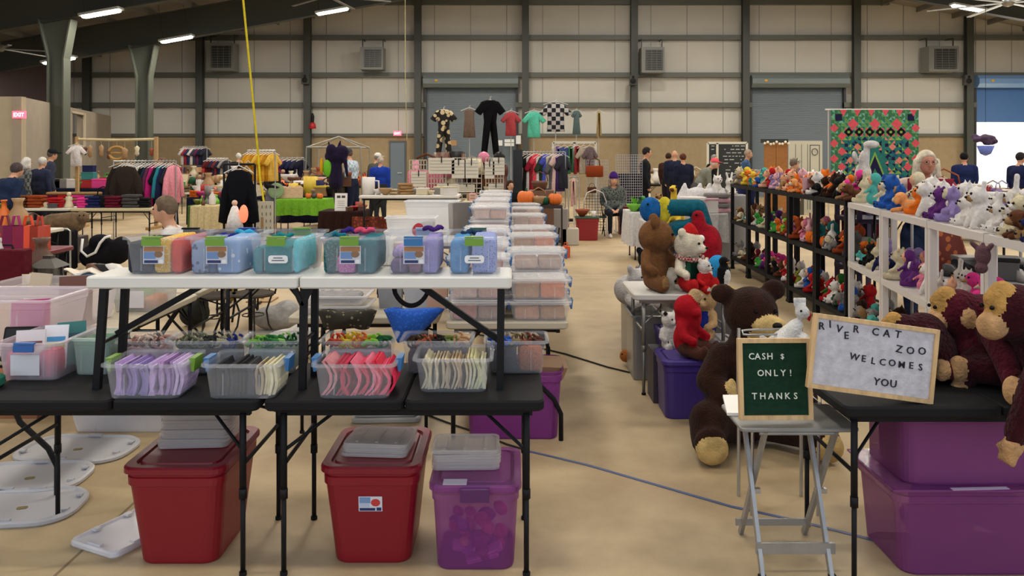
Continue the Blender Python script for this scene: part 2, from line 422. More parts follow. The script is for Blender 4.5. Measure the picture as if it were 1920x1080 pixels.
# ceiling lights
def light_fixture(lx, ly, label):
    z = roof_z(lx)-1.3; t = thing('high_bay_light', label, 'ceiling light', (lx, ly, z))
    sl = math.atan(.18)*(1 if lx < 5 else -1); t.rotation_euler = (0, -sl, 0)
    b = B(); b.rslab(1.16, .36, 0, .07, .05, .01); part('housing', b, mat('c8c8c4', 'metal', m=.3), t)
    b = B(); b.rslab(1.06, .28, -.045, -.002, .1, .012); part('diffuser', b, mat('fff6e4', 'emit', e=9), t)
    for sx in (-.45, .45): b = B(); b.tube([(sx, 0, .07), (sx*.9, 0, 1.36)], .006, 0, 4); part('hanger', b, mat('303030', 'metal'), t)
names = {(-11.4, 22.2): 'bright white high bay light hanging near the left steel beam, largest of the ceiling lights', (-11.4, 27.2): 'white high bay light hanging above the second steel column',
         (-15.4, 27.2): 'white high bay light hanging lowest, above the concrete block room', (-6.1, 27.2): 'white high bay light beside the ceiling fan at top left', (15.5, 27.2): 'white high bay light under the roof at top right'}
for p in LIGHTS:
    if p in names: light_fixture(p[0], p[1], names[p])
# wall heaters
for px0, px1, py0, py1, lb in ((387, 437, 80, 132, 'square grey unit heater high on the back wall, leftmost of four'), (675, 718, 88, 130, 'square grey unit heater high on the wall left of the first rolling door'),
                               (1203, 1246, 88, 136, 'square grey unit heater high on the wall right of the centre wall column'), (1742, 1798, 86, 134, 'square grey unit heater high on the wall above the quilt, rightmost of four')):
    d = DW-.9; x0, x1 = X(px0, d), X(px1, d); z0, z1 = Z(py1, d), Z(py0, d); cx = (x0+x1)/2
    t = thing('unit_heater', lb, 'heater', (cx, d, z0)); w = x1-x0; h = z1-z0
    b = B(); b.box(-w/2, w/2, 0, .7, 0, h); part('casing', b, mat('73746e', 'paint'), t)
    b = B(); b.box(-w*.32, w*.42, -.02, 0, h*.1, h*.88); part('recess', b, mat('2c2d2b', 'paint'), t)
    b = B()
    for i in range(8): zz = h*(.14+.09*i); b.box(-w*.32, w*.42, -.04, -.015, zz, zz+.02)
    for i in range(4): xx = -w*.3+w*.22*i; b.box(xx, xx+.02, -.045, -.02, h*.1, h*.88)
    part('grille', b, mat('5d5e58', 'paint'), t)
    for sx in (-1, 1): b = B(); b.box(sx*w*.45-.02, sx*w*.45+.02, .3, .34, h, h+.35); b.box(sx*w*.45-.02, sx*w*.45+.02, .3, .9, h+.33, h+.37); part('bracket', b, mat('33342f', 'paint'), t)
for px, py, lb in ((572, 148, 'dark wall loudspeaker on the column left of the first rolling door'), (1187, 150, 'dark wall loudspeaker on the centre wall column'), (1816, 150, 'dark wall loudspeaker beside the open blue rolling door')):
    d = DW-.7; t = thing('loudspeaker', lb, 'speaker', (X(px, d), d, Z(py, d)))
    b = B(); b.hexa([(-.16, .0, -.2), (.16, .0, -.2), (.12, .25, -.2), (-.12, .25, -.2)], [(-.16, -.05, .2), (.16, -.05, .2), (.12, .25, .2), (-.12, .25, .2)]); part('cabinet', b, mat('3c3c38'), t)
    b = B(); b.ell((0, -.04, -.04), (.11, .02, .11)); part('speaker_cone', b, mat('191919'), t); b = B(); b.ell((0, -.05, .12), (.05, .02, .05)); part('speaker_cone', b, mat('191919'), t)
    b = B(); b.box(-.04, .04, .2, .33, -.05, .05); part('bracket', b, mat('33342f', 'paint'), t)
# exit signs (lettering EXIT)
def text_mesh(s, size, m, name='lettering', ext=.002, align='CENTER'):
    cu = bpy.data.curves.new(name, 'FONT'); cu.body = s; cu.size = size; cu.extrude = ext; cu.offset = size*.008; cu.align_x = align; cu.resolution_u = 2
    o = bpy.data.objects.new('tmp', cu); C.objects.link(o); dg = bpy.context.evaluated_depsgraph_get(); dg.update()
    me = bpy.data.meshes.new_from_object(o.evaluated_get(dg)); bpy.data.objects.remove(o); me.name = name
    me.materials.clear(); me.materials.append(m); return me
for px, py, d, lb, rz in ((745, 250, DW-.45, 'small glowing red exit sign above the blue-grey door in the back wall', 0), (33, 215, 19.9, 'small glowing red exit sign on the concrete block room', 0)):
    if d < 25: x = X(px, d); d2 = d+.045
    else: x = X(px, d); d2 = d
    t = thing('exit_sign', lb, 'sign', (x, d2, Z(py, d2)))
    b = B(); b.box(-.16, .16, 0, .05, -.09, .09); part('case', b, mat('ff5a70', 'emit', e=1.3), t)
    o = part('lettering', text_mesh('EXIT', .13, mat('ffd0d0', 'emit', e=2)), None, t); o.rotation_euler = (PI/2, 0, 0); o.location = (0, -.003, -.045)
    if d > 25: b = B(); b.box(-.02, .02, .05, .45, -.02, .02); part('bracket', b, steel, t)
# ceiling fans
def fan(x, y, z, n, L_, lb, a0=0, tilt=.0, z_up=1.0):
    t = thing('ceiling_fan', lb, 'fan', (x, y, z), a0)
    b = B(); b.lathe([(.02, .15), (.12, .12), (.16, .0), (.1, -.08), (.02, -.1)]); part('motor', b, mat('9a9a98', 'metal'), t, True)
    b = B(); b.tube([(0, 0, .1), (0, 0, z_up)], .02, 0, 6); part('downrod', b, steel, t)
    for i in range(n):
        a = 2*PI*i/n; c, s = math.cos(a), math.sin(a); bb = B()
        bb.flat((c*.1, s*.1, 0), (c*L_, s*L_, -.05), .11, .025, 0); part('blade', bb, mat('8d8c86', 'metal', m=.4), t)
fan(X(628, 25), 24, 6.5, 6, 1.9, 'large pale ceiling fan with long thin blades at top left', .3, z_up=1.2)
fan(X(30, 25), 24.2, 4.95, 6, 1.6, 'ceiling fan with thin blades above the concrete block room', .2, z_up=1.0)
fan(X(1890, 20), 20, 5.55, 6, 1.8, 'ceiling fan with pale blades at the top right corner', .5, z_up=2.0)
# ================================================================ builders for the sale's furniture
blackm = mat('19191b', 'plastic', rough=.7); blacktube = mat('18181a', 'plastic', rough=.5); whitep = mat('dcdad2', 'plastic', rough=.4)
chrome = mat('b9bbbd', 'metal', rough=.3)
def fold_table(label, x0, x1, y0, y1, z, top, leg=None, th=.045, style='straight', seam=True, axis='x', group=None, name='folding_table', legs=True, inset=.08):
    """plastic folding table; its legs carry it to the floor or to z0"""
    cx, cy = (x0+x1)/2, (y0+y1)/2; w, d = x1-x0, y1-y0; leg = leg or blacktube
    t = thing(name, label, 'table', (cx, cy, 0), group=group)
    b = B()
    if seam and axis == 'x':
        for s in (-1, 1):
            b.at((s*w/4, 0, 0)); b.rslab(w/2-.004, d, z-th, z, .035, .008)
        b.at()
    elif seam:
        for s in (-1, 1):
            b.at((0, s*d/4, 0)); b.rslab(w, d/2-.004, z-th, z, .035, .008)
        b.at()
    else: b.rslab(w, d, z-th, z, .04, .008)
    part('tabletop', b, top, t)
    b = B()
    if axis == 'x':
        for s in (-1, 1): b.box(-w/2+.05, w/2-.05, s*(d/2-.06)-.012, s*(d/2-.06)+.012, z-th-.03, z-th)
        for s in (-1, 1): b.box(s*(w/2-inset)-.012, s*(w/2-inset)+.012, -d/2+.06, d/2-.06, z-th-.03, z-th)
    else:
        for s in (-1, 1): b.box(s*(w/2-.06)-.012, s*(w/2-.06)+.012, -d/2+.05, d/2-.05, z-th-.03, z-th)
        for s in (-1, 1): b.box(-w/2+.06, w/2-.06, s*(d/2-inset)-.012, s*(d/2-inset)+.012, z-th-.03, z-th)
    part('frame', b, leg, t)
    if not legs: return t
    zt = z-th-.02
    L_, W_ = (w, d) if axis == 'x' else (d, w)
    def P(u, v, zz): return (u, v, zz) if axis == 'x' else (v, u, zz)
    for su in (-1, 1):
        u = su*(L_/2-inset)
        if style == 'straight':
            for sv in (-1, 1):
                v = sv*(W_/2-.05); b = B()
                b.tube([P(u, v, zt), P(u, v, .33)], .0145); b.tube([P(u, v, .34), P(u, v, .012)], .011); b.tube([P(u, v, .36), P(u, v, .32)], .017)
                lg = part('leg', b, leg, t, True)
                b = B(); b.tube([P(u, v, .015), P(u, v, 0)], .016); part('foot_cap', b, blackm, lg)
            b = B(); b.tube([P(u, -W_/2+.05, z*.62), P(u, W_/2-.05, z*.62)], .009); part('crossbar', b, leg, t)
            for sv in (-1, 1):
                b = B(); b.tube([P(u, sv*(W_/2-.05), z*.70), P(u-su*.24, sv*.05, zt-.005)], .0075, 0, 6); part('brace', b, leg, t)
        else:   # wishbone legs
            for sv in (-1, 1):
                v0, v1 = sv*W_*.16, sv*(W_/2-.04); b = B()
                b.tube([P(u, v0, zt), P(u, v0, z*.62), P(u, v0+(v1-v0)*.15, z*.52), P(u, v0+(v1-v0)*.8, z*.34), P(u, v1, z*.22), P(u, v1, 0)], .0145)
                part('leg', b, leg, t, True)
            b = B(); b.tube([P(u, -W_*.16, z*.66), P(u, W_*.16, z*.66)], .01); part('crossbar', b, leg, t)
            b = B(); b.tube([P(u, 0, z*.66), P(u-su*.3, 0, zt)], .008, 0, 6); part('brace', b, leg, t)
    return t
CLEAR = mat('f2f4f8', 'clear', a=.15); CLEARL = mat('e9e8e8', 'clear', a=.5); MILK = mat('f0eef0', 'clear', a=.72)
GREEN = mat('6f9a2c'); BLUEL = mat('2f6fa8'); 
def clear_bin(label, w, d, h, loc, rz=0, latch=None, latch2=None, paper=None, group=None, m=None, taper=.9, lid=None, name='storage_bin', side_latch=None, rim=.016):
    m = m or CLEAR; t = thing(name, label, 'storage bin', loc, rz, group)
    def body_mesh():
        b = B(); R = []
        for z, k in ((0, taper-.02), (.006, taper), (h*.8, 1-(1-taper)*.15), (h*.82, 1.0), (h, 1.01)):
            R.append([(x, y, z) for x, y in b.rrect(w*k, d*(k if k < 1 else k), .025, 3)])
        b.loft(R, 0, True, False)
        R = [[(x, y, h-rim*.6) for x, y in b.rrect(w*1.01, d*1.01, .025, 3)], [(x, y, h-rim*.6) for x, y in b.rrect(w*1.01+2*rim, d*1.01+2*rim, .035, 3)],
             [(x, y, h) for x, y in b.rrect(w*1.01+2*rim, d*1.01+2*rim, .035, 3)], [(x, y, h+.002) for x, y in b.rrect(w*1.0, d*1.0, .022, 3)]]
        b.loft(R, 0, False, False)
        for sx in (-.25, .25): b.box(sx*w-.002, sx*w+.002, -d/2*taper-.006, -d/2*taper, h*.1, h*.7)
        return b
    bb_ = part('bin_body', body_mesh(), m, t, False)
    if latch:
        for s, mm in ((-1, latch), (1, latch2 or latch)):
            b = B(); y = s*(d/2+rim+.004); lw = min(.10, w*.33)
            b.box(-lw/2, lw/2, min(y, y+s*.008), max(y, y+s*.008), h-.034, h-.004); b.box(-lw/2, lw/2, min(y-s*.02, y+s*.004), max(y-s*.02, y+s*.004), h-.002, h+.006)
            part('latch', b, mm, t)
    if side_latch:
        for s in (-1, 1):
            b = B(); x = s*(w/2+rim+.003); b.hexa([(x-.004, -.045, h-.05), (x+.006, -.045, h-.05), (x+.006, .045, h-.05), (x-.004, .045, h-.05)], [(x-.014, -.045, h+.006), (x+.012, -.045, h+.006), (x+.012, .045, h+.006), (x-.014, .045, h+.006)])
            part('latch', b, side_latch, t)
    if paper == 'brand':
        b = B(); y = -d/2*(taper+.06)-.008; pw = .092; z1 = h-.037; z0 = z1-.078
        b.box(-pw/2, pw/2, y, y+.001, z0, z1, 0); b.box(-pw*.46, pw*.46, y-.001, y, z1-.024, z1-.004, 1); b.box(-pw*.46, pw*.1, y-.001, y, z0+.022, z1-.026, 2)
        b.ell((pw*.22, y-.0005, z1-.036), (.02, .001, .015), 3); b.box(-pw*.44, pw*.2, y-.001, y, z0+.004, z0+.016, 4); b.box(pw*.25, pw*.44, y-.001, y, z0+.003, z0+.019, 5)
        part('paper_label', b, [mat('c9ccd4'), mat('b07a50'), mat('6f8fc0'), mat('8a6a4c'), mat('1f2f66'), mat('e8e8e8')], bb_, label='printed paper label with a small picture')
    if paper == 'white':
        b = B(); y = -d/2*(taper+.05)-.004; b.at((0, y, h*.42), (PI/2, 0, 0)); b.rslab(.085, .034, 0, .0015, .012, .0003, 0); b.at()
        for i, ww in enumerate((.04, .055)): b.box(-ww/2, ww/2, y-.0025, y-.0015, h*.42+.004-i*.011, h*.42+.008-i*.011, 1)
        part('paper_label', b, [mat('f2f2f0'), mat('555560')], bb_, label='white handwritten label')
    if paper == 'sheet':
        b = B(); y = -d/2*(taper+.05)-.004; b.box(-w*.28, w*.2, y, y+.001, h*.15, h*.72, 0); part('paper_label', b, [mat('e3dfe2')], bb_, label='white paper sheet')
    if lid:
        b = B(); b.rslab(w*1.02+2*rim, d*1.02+2*rim, h+.001, h+.012, .035, .004); b.rslab(w*.9, d*.9, h+.010, h+.020, .03, .004)
        for i in range(3): b.cbox(((i-1)*w*.25, 0, h+.021), (w*.04, d*.6, .004))
        part('lid', b, lid, t)
    return t
def sheets(bl, label, loc, w, d, h, cols, n, group, rz=0, lean=.25, kind='cloth', cat='fabric', top=.02, name='felt_sheet'):
    """upright folded sheets standing side by side in a bin; each its own thing"""
    g = w/n
    for i in range(n):
        c = cols[int(i*len(cols)/n)] if isinstance(cols, list) else cols
        rnd = random.Random(hash((label, i)) & 0xffff if False else i*131+int(abs(loc[0])*1000)+int(loc[1]*77))
        hh = h*(.78+.25*rnd.random()); dd = d*(.75+.2*rnd.random()); ln = lean*(.5+rnd.random())*h*(1 if rnd.random() < .8 else -.6)
        th = g*(.62+.3*rnd.random()); b = B(); R = []
        for k in range(6):
            z = hh*k/5; off = ln*math.sin(k/5*PI)*.45+th*.12*math.sin(k*1.7+i)
            tt = th/2*(1 if k < 5 else .6)
            R.append([(off-tt, -dd/2, z), (off+tt, -dd/2, z), (off+tt, dd/2, z), (off-tt, dd/2, z)])
        b.loft(R)
        x = -w/2+g*(i+.5)
        o = single(name, b, mat(c, kind), label if isinstance(label, str) else label(c), cat, (loc[0]+x*math.cos(rz), loc[1]+x*math.sin(rz), loc[2]+.008), rz, group)
def cname(c):
    return {'a':1}.get(c, c)
# ================================================================ the two black tables and the white bench on them
fold_table('black plastic folding table at the front left, with the pink-label craft bin on it', -2.26, -1.04, 3.28, 3.89, .74, blackm)
tb = fold_table('black plastic folding table at the front carrying the pink and cream fabric bins', -1.025, .135, 3.28, 3.89, .74, blackm, inset=.075)
b = B(); b.tube([(-.22, .22, .70), (-.20, .22, .64), (-.12, .22, .60), (-.02, .22, .62), (.02, .22, .70)], .012, 0, 6); part('carry_strap', b, blackm, tb, True)
BZ = 1.226
t = thing('folding_bench', 'long white plastic folding bench standing on the two black tables', 'bench', (-.917, 3.58, .74))
b = B()
for s in (-1, 1): b.at((s*.459, 0, 0)); b.rslab(.914, .30, BZ-.74-.052, BZ-.74, .02, .007)
b.at(); part('bench_top', b, whitep, t)
for u in (-.85, .014, .865):
    b = B(); b.tube([(u, -.10, BZ-.80), (u, .10, BZ-.80)], .011); part('crossbar', b, blacktube, t)
    b = B(); b.tube([(u, -.125, .20), (u, .075, .20)], .009); part('crossbar', b, blacktube, t)
    for v in (-.12, .07):
        b = B(); b.flat((u+.004, v, BZ-.79), (u-(.02 if u < -.5 else 0), v*1.12, 0), .03, .028, 0, (1, 0, 0)); part('leg', b, blacktube, t)
for (u0, z0, u1, z1) in ((-.85, .21, -.46, .43), (.86, .18, .50, .43)):
    b = B(); b.flat((u0, 0, z0), (u1, 0, z1), .026, .026, 0, (0, 1, 0)); part('brace', b, blacktube, t)
b = B(); b.flat((.014, -.13, .36), (-.02, -.13, .435), .02, .02, 0, (1, 0, 0)); b.flat((.014, -.13, .36), (.05, -.13, .435), .02, .02, 0, (1, 0, 0)); part('hinge_fork', b, blacktube, t)
b = B(); b.tube([(.375+.17*u/14, .05, .44-.115*math.sin(PI*u/14)**.45) for u in range(15)], .0115, 0, 6); part('carry_strap', b, blackm, t, label='black looped carry strap')
# ---- bins on the bench
def block(label, col, loc, w, d, h, grp=None, kind='cloth', rz=0, **k):
    b = B(); R = []
    r = min(.015, w/4)
    for z, e in ((0, .006), (.012, 0), (h*.5, -.002), (h-.014, 0), (h-.003, .006), (h, .014)):
        R.append([(x, y, z+.003*math.sin(x*90+y*40)*(z > h*.6)) for x, y in b.rrect(max(w-2*e, .01), max(d-2*e, .01), r, 3)])
    b.loft(R)
    return single('folded_fabric', b, mat(col, kind, **k), label, 'fabric', (loc[0], loc[1], loc[2]+.006), rz, grp, True)
BB = [ # px centre, label, latch, latch2, paper
 (284, 'open clear bin of grey, yellow and coral fabric at the left end of the bench', GREEN, blackm, 'brand'),
 (403, 'open clear bin of blue printed fabric with a green latch, second along the white bench', GREEN, mat('2a3f9a'), 'brand'),
 (518, 'open clear bin of aqua and teal fabric with a white label on the bench', GREEN, GREEN, 'white'),
 (655, 'open clear bin of dark teal and pink fabric on the white bench', GREEN, mat('30206a'), 'brand'),
 (775, 'open clear bin of lavender fabric with a blue latch on the white bench', BLUEL, mat('9fb8d8'), 'brand'),
 (889, 'open clear bin of periwinkle print fabric at the right end of the white bench', GREEN, mat('2f5f4a'), 'white')]
bx = []
for px, lb, l1, l2, pp in BB:
    x = X(px, 3.45); clear_bin(lb, .245, .39, .165, (x, 3.45+.215, BZ), latch=l1, latch2=l2, paper=pp); bx.append(x)
y0 = 3.66
def put(i, px0, px1, col, lb, h=.135, kind='cloth', d=.31, dy=0, **k):
    a, c = X(px0, 3.48), X(px1, 3.48); block(lb, col, ((a+c)/2, y0+dy, BZ), c-a-.003, d, h, None, kind, **k)
put(0, 233, 282, '2f343c', 'charcoal grey folded fabric in the first bench bin'); put(0, 283, 315, 'd8a830', 'yellow printed folded fabric in the first bench bin', .15, 'print', c2='e8dca0', s=120); put(0, 316, 336, 'cc4030', 'coral red folded fabric in the first bench bin', .15)
put(1, 353, 386, '8294b4', 'grey-blue printed folded fabric in the second bench bin', .14, 'print', c2='48587c', s=45); put(1, 387, 400, '3f5f86', 'narrow dark blue folded fabric in the second bench bin', .13); put(1, 401, 446, '7f9fca', 'light blue folded fabric with pale dots in the second bench bin', .145, 'print', c2='d8e0ee', s=22, t=.18)
put(2, 470, 489, '3f7f8c', 'dark aqua folded fabric in the third bench bin', .11); put(2, 490, 545, '0f767e', 'large teal folded fabric in the third bench bin', .12); put(2, 546, 558, '5fc0cc', 'pale aqua folded fabric in the third bench bin', .145)
put(3, 603, 628, '1a5054', 'dark teal folded fabric left in the fourth bench bin', .14, 'print', c2='3f7c7c', s=120); put(3, 629, 664, 'b86aa8', 'pink speckled folded fabric in the fourth bench bin', .08, 'print', c2='d890c4', s=140); put(3, 666, 702, '1f6672', 'deep teal folded fabric right in the fourth bench bin', .145)
put(4, 730, 763, '5c4a70', 'dark purple folded fabric lying low in the fifth bench bin', .06); put(4, 764, 788, '7c5570', 'plum folded fabric lying low in the fifth bench bin', .06); put(4, 790, 820, '8f86be', 'lavender folded fabric with a pale dot in the fifth bench bin', .15)
put(5, 843, 878, '4a88bc', 'mid blue folded fabric in the last bench bin', .145); put(5, 884, 930, '8f9cd0', 'periwinkle scribble print fabric in the last bench bin', .15, 'print', c2='56639a', s=110, t=.3)
b = B(); b.ell((0, 0, .006), (.018, .002, .018)); 
def roll(label, col, loc, L_, r, rz=0, kind='cloth', name='fabric_roll', **k):
    b = B(); n = 9; pts = []; rr = []
    for i in range(n): u = i/(n-1); pts.append(((u-.5)*L_, .012*math.sin(u*5+loc[0]*9), .006*math.sin(u*11+loc[0]*20))); rr.append(r*(.75+.3*math.sin(u*9+loc[1]*7)**2)*(.6 if i in (0, n-1) else 1))
    b.tube(pts, 0, 0, 10, rr); return single(name, b, mat(col, kind, **k), label, 'fabric', loc, rz, None, True)
for px, col, lb, dz, dy in ((265, '1c1c1e', 'black folded strap fabric on top in the first bench bin', .118, .1), (400, '23307e', 'navy folded ribbon lying on the second bench bin', .128, .12), (430, '37a5c8', 'turquoise fabric roll on the second bench bin', .142, .15),
                       (512, '1f7f80', 'teal scrap roll on top in the third bench bin', .132, .1), (620, '1f6f80', 'teal fabric roll across the top of the fourth bench bin', .142, .03), (672, 'd8506c', 'hot pink fabric roll across the top of the fourth bench bin', .156, .1), (640, '3a2a78', 'dark violet fabric roll at the back of the fourth bench bin', .15, .17),
                       (806, '4a2a70', 'deep purple fabric roll on top in the fifth bench bin', .166, .1), (880, '28405a', 'navy fabric roll on top in the last bench bin', .146, .12)):
    roll(lb, col, (X(px, 3.6), y0+dy, BZ+dz+.012), .095, .013, .1)
roll('crumpled lilac fabric roll in the fifth bench bin', 'b8a0d0', (X(748, 3.5), y0-.08, BZ+.095), .05, .03)
# ---- front row of open bins on the black tables
def fbin(lb, x, y, w=.315, d=.245, h=.145, latch=None, paper=None, z=.74, rz=0, m=None):
    return clear_bin(lb, w, d, h, (x, y, z), rz, paper=paper, side_latch=latch, m=m or mat('eef0f4', 'clear', a=.17))
fbin('open clear bin of purple and lilac felt on the front left black table', -1.525, 3.42, latch=GREEN)
sheets(None, 'lilac, lavender or violet felt sheet standing in the purple felt bin', (-1.525, 3.42, .74), .28, .2, .135, ['b49acb', '8e7ab2', '9c88c4', '8f7fb4', 'c3a8d6', 'b896c8', 'a888bc', 'cab4da'], 17, 'felt sheets in the purple bin', name='felt_sheet')
fbin('open clear bin of charcoal and cream felt on the front left black table', -1.12, 3.42, latch=BLUEL, w=.30)
sheets(None, 'black or charcoal felt sheet standing in the charcoal and cream bin', (-1.165, 3.42, .74), .18, .2, .125, ['2c2c30', '3a393c', '2a2a2c', '454347'], 10, 'dark felt sheets in the charcoal bin', lean=.1)
sheets(None, 'cream felt sheet standing at the right of the charcoal bin', (-1.03, 3.42, .74), .085, .2, .14, ['b8a888', 'e0d6ac', 'e8e0bc'], 6, 'cream felt sheets in the charcoal bin', lean=.15)
fbin('open clear bin of pink and red felt on the front right black table', -.655, 3.42, latch=BLUEL, w=.32)
sheets(None, 'pink, rose or red felt sheet leaning in the pink felt bin', (-.655, 3.42, .74), .285, .2, .14, ['d08a90', '6a3340', 'b03c50', 'c83a58', 'e07088', 'd84a62', 'e87890', 'd8384c', 'e85a78', 'd83050'], 19, 'felt sheets in the pink bin', lean=.5)
fbin('open clear bin of cream and beige felt on the front right black table', -.252, 3.51, latch=None, w=.31)
sheets(None, 'cream or beige felt sheet standing in the cream felt bin', (-.252, 3.51, .74), .28, .2, .135, ['cfc4a4', 'd8ccac', 'c8b492', 'bfa98c', 'c8b08c', 'd8c8a0', 'cfcb9c', 'd8d4b4'], 20, 'felt sheets in the cream bin', lean=.25)
# ---- rear row
RR = [('A', -1.72, .2, 'open clear bin of beige and pink scraps behind the purple felt bin', ['caa9a0', '8a5a48', 'd8c8b8', '6a4a44', 'c89a90'], 'beige, pink or brown ribbon piece in the scraps bin behind the purple bin'),
      ('B', -1.43, .32, 'open clear bin of olive and grey ribbons behind the charcoal felt bin', ['6a6a52', '8a8a70', '3c3c38', 'b8b090', '30408c'], 'olive, grey or navy ribbon piece in the bin behind the charcoal bin'),
      ('C', -1.12, .25, 'open clear bin of green ribbons behind the charcoal felt bin', ['7fc04a', '2f6a3a', '3f8c46', 'a0d070', '1f5a30'], 'green ribbon piece in the green ribbon bin'),
      ('D', -.72, .32, 'open clear bin of lime, yellow and orange ribbons behind the pink felt bin', ['c8442c', 'e8c83c', 'd87840', '8fd040', '2f6a40'], 'lime, yellow or orange ribbon piece in the bright ribbon bin'),
      ('E', -.35, .31, 'open clear bin of brown and rust trimmings behind the cream felt bin', ['4a3a2c', 'a85a38', '2f2a26', '7a8a4a', 'c89a70'], 'brown or rust trimming piece in the brown trimmings bin'),
      ('F', .02, .27, 'open clear bin of dark blue and copper trimmings overhanging the right table end', ['3a64b8', '4a70c8', '8a7a58', '7a4434', '5a3a30'], 'blue or copper ribbon piece in the bin at the right table end')]
for k, x, w, lb, cols, sl in RR:
    fbin(lb, x, 3.79, w=w, d=.21, h=.15)
    rnd = random.Random(ord(k))
    n = int(w/.028)
    for i in range(n):
        for j in range(2):
            c = cols[min(len(cols)-1, int((i+rnd.random()*.9)/n*len(cols)))]; b = B()
            r = .018+.008*rnd.random()
            if rnd.random() < .5:   # looped ribbon
                b.sheet(lambda u, v, r=r: (r*math.sin(2*PI*u*.92), .02*v-.01, r+r*math.cos(2*PI*u*.92)), 12, 1, 0, (0, 0, 0)); nm = 'ribbon_loop'
                b2 = B(); b2.tube([(r*math.sin(2*PI*u/10*.92), 0, r+r*math.cos(2*PI*u/10*.92)) for u in range(11)], .006, 0, 4); b = b2
            else: b.tube([(-.03, 0, .01), (-.01, .004, .03), (.012, -.004, .028), (.03, 0, .012)], .011, 0, 6); nm = 'ribbon_roll'
            single(nm, b, mat(c, 'cloth'), sl, 'ribbon', (x-w*.42+w*.84*(i+.5)/n, 3.74+.09*j, .74+.105+.006*rnd.random()), rnd.uniform(-.6, .6), 'ribbons '+{'A': 'in the scraps bin', 'B': 'in the olive bin', 'C': 'in the green bin', 'D': 'in the bright bin', 'E': 'in the brown bin', 'F': 'in the blue and copper bin'}[k], True)
    if k != 'F': block('folded %s fabric filling the bin behind' % {'A': 'dusty pink', 'B': 'dark grey', 'C': 'grey-green', 'D': 'mauve grey', 'E': 'dark plum'}[k]+{'A': ' the purple felt bin', 'B': ' the charcoal felt bin', 'C': ' the cream end of the charcoal bin', 'D': ' the pink felt bin', 'E': ' the cream felt bin'}[k],
                       {'A': 'b89aa0', 'B': '55524f', 'C': '7a8a80', 'D': '9a8a90', 'E': '4a3438'}[k], (x, 3.79, .74), w*.85, .17, .10)
    else:
        block('dark slate fabric block in the bin at the right table end', '3f3c44', (x-.06, 3.79, .74), .12, .17, .11); block('copper print fabric block in the bin at the right table end', 'a8623c', (x+.065, 3.79, .74), .11, .17, .115, None, 'print', c2='7a4028', s=150)
# ---- craft bin on the left black table
clear_bin('open clear craft bin with a blue latch and books in it at the far left', .27, .36, .17, (-2.16, 3.74, .74), .0, latch=mat('2a62a8'), paper='sheet', m=mat('e8dce4', 'clear', a=.4))
def book(label, w, d, h, loc, rot, cover, pages='e8e4d8', stripes=None):
    t = thing('book', label, 'book', loc, rot=rot)
    b = B(); b.box(-w/2, w/2, -d/2, -d/2+.003, 0, h); b.box(-w/2, w/2, d/2-.003, d/2, 0, h); b.box(-w/2-.002, -w/2, -d/2, d/2, 0, h)
    if stripes:
        for i, c in enumerate(stripes): b.box(-w*.4, w*.4, -d/2-.001, -d/2, h*(.62-.14*i), h*(.73-.14*i), i+1)
    part('cover', b, [mat(cover)]+[mat(c) for c in (stripes or [])], t)
    b = B(); b.box(-w/2+.001, w/2-.004, -d/2+.003, d/2-.003, .004, h-.004); part('pages', b, mat(pages, 'paint'), t)
book('white craft book with a brown square, leaning in the craft bin', .12, .012, .19, (-2.22, 3.68, .75), (-.18, 0, .25), 'e0dcdc', stripes=['7a4a40'])
book('white booklet with green and yellow lettering, leaning in the craft bin', .10, .01, .20, (-2.14, 3.74, .75), (-.22, 0, .2), 'f0f0f4', stripes=['4a9ad0', 'b8d050', 'e8d040'])
book('teal booklet leaning at the right of the craft bin', .12, .01, .20, (-2.10, 3.82, .75), (-.15, 0, .5), '3f8480', stripes=['2f5a70'])
for i, (c, dx) in enumerate((('d8607a', -.09), ('e08a9a', -.06), ('c4c0c4', .0), ('c05a78', .05), ('d8586c', .08))):
    block(['rose', 'pale pink', 'grey', 'mauve', 'crimson'][i]+' folded fabric in the craft bin', c, (-2.16+dx, 3.64, .74), .028, .12, .12)
clear_bin('clear lidless bin of green fabric between the craft bin and the purple felt bin', .17, .2, .17, (-1.93, 3.76, .74), m=mat('d8e8e0', 'clear', a=.4))
block('grey-green folded fabric in the narrow bin beside the bench leg', '5c7a68', (-1.93, 3.76, .74), .14, .16, .15)
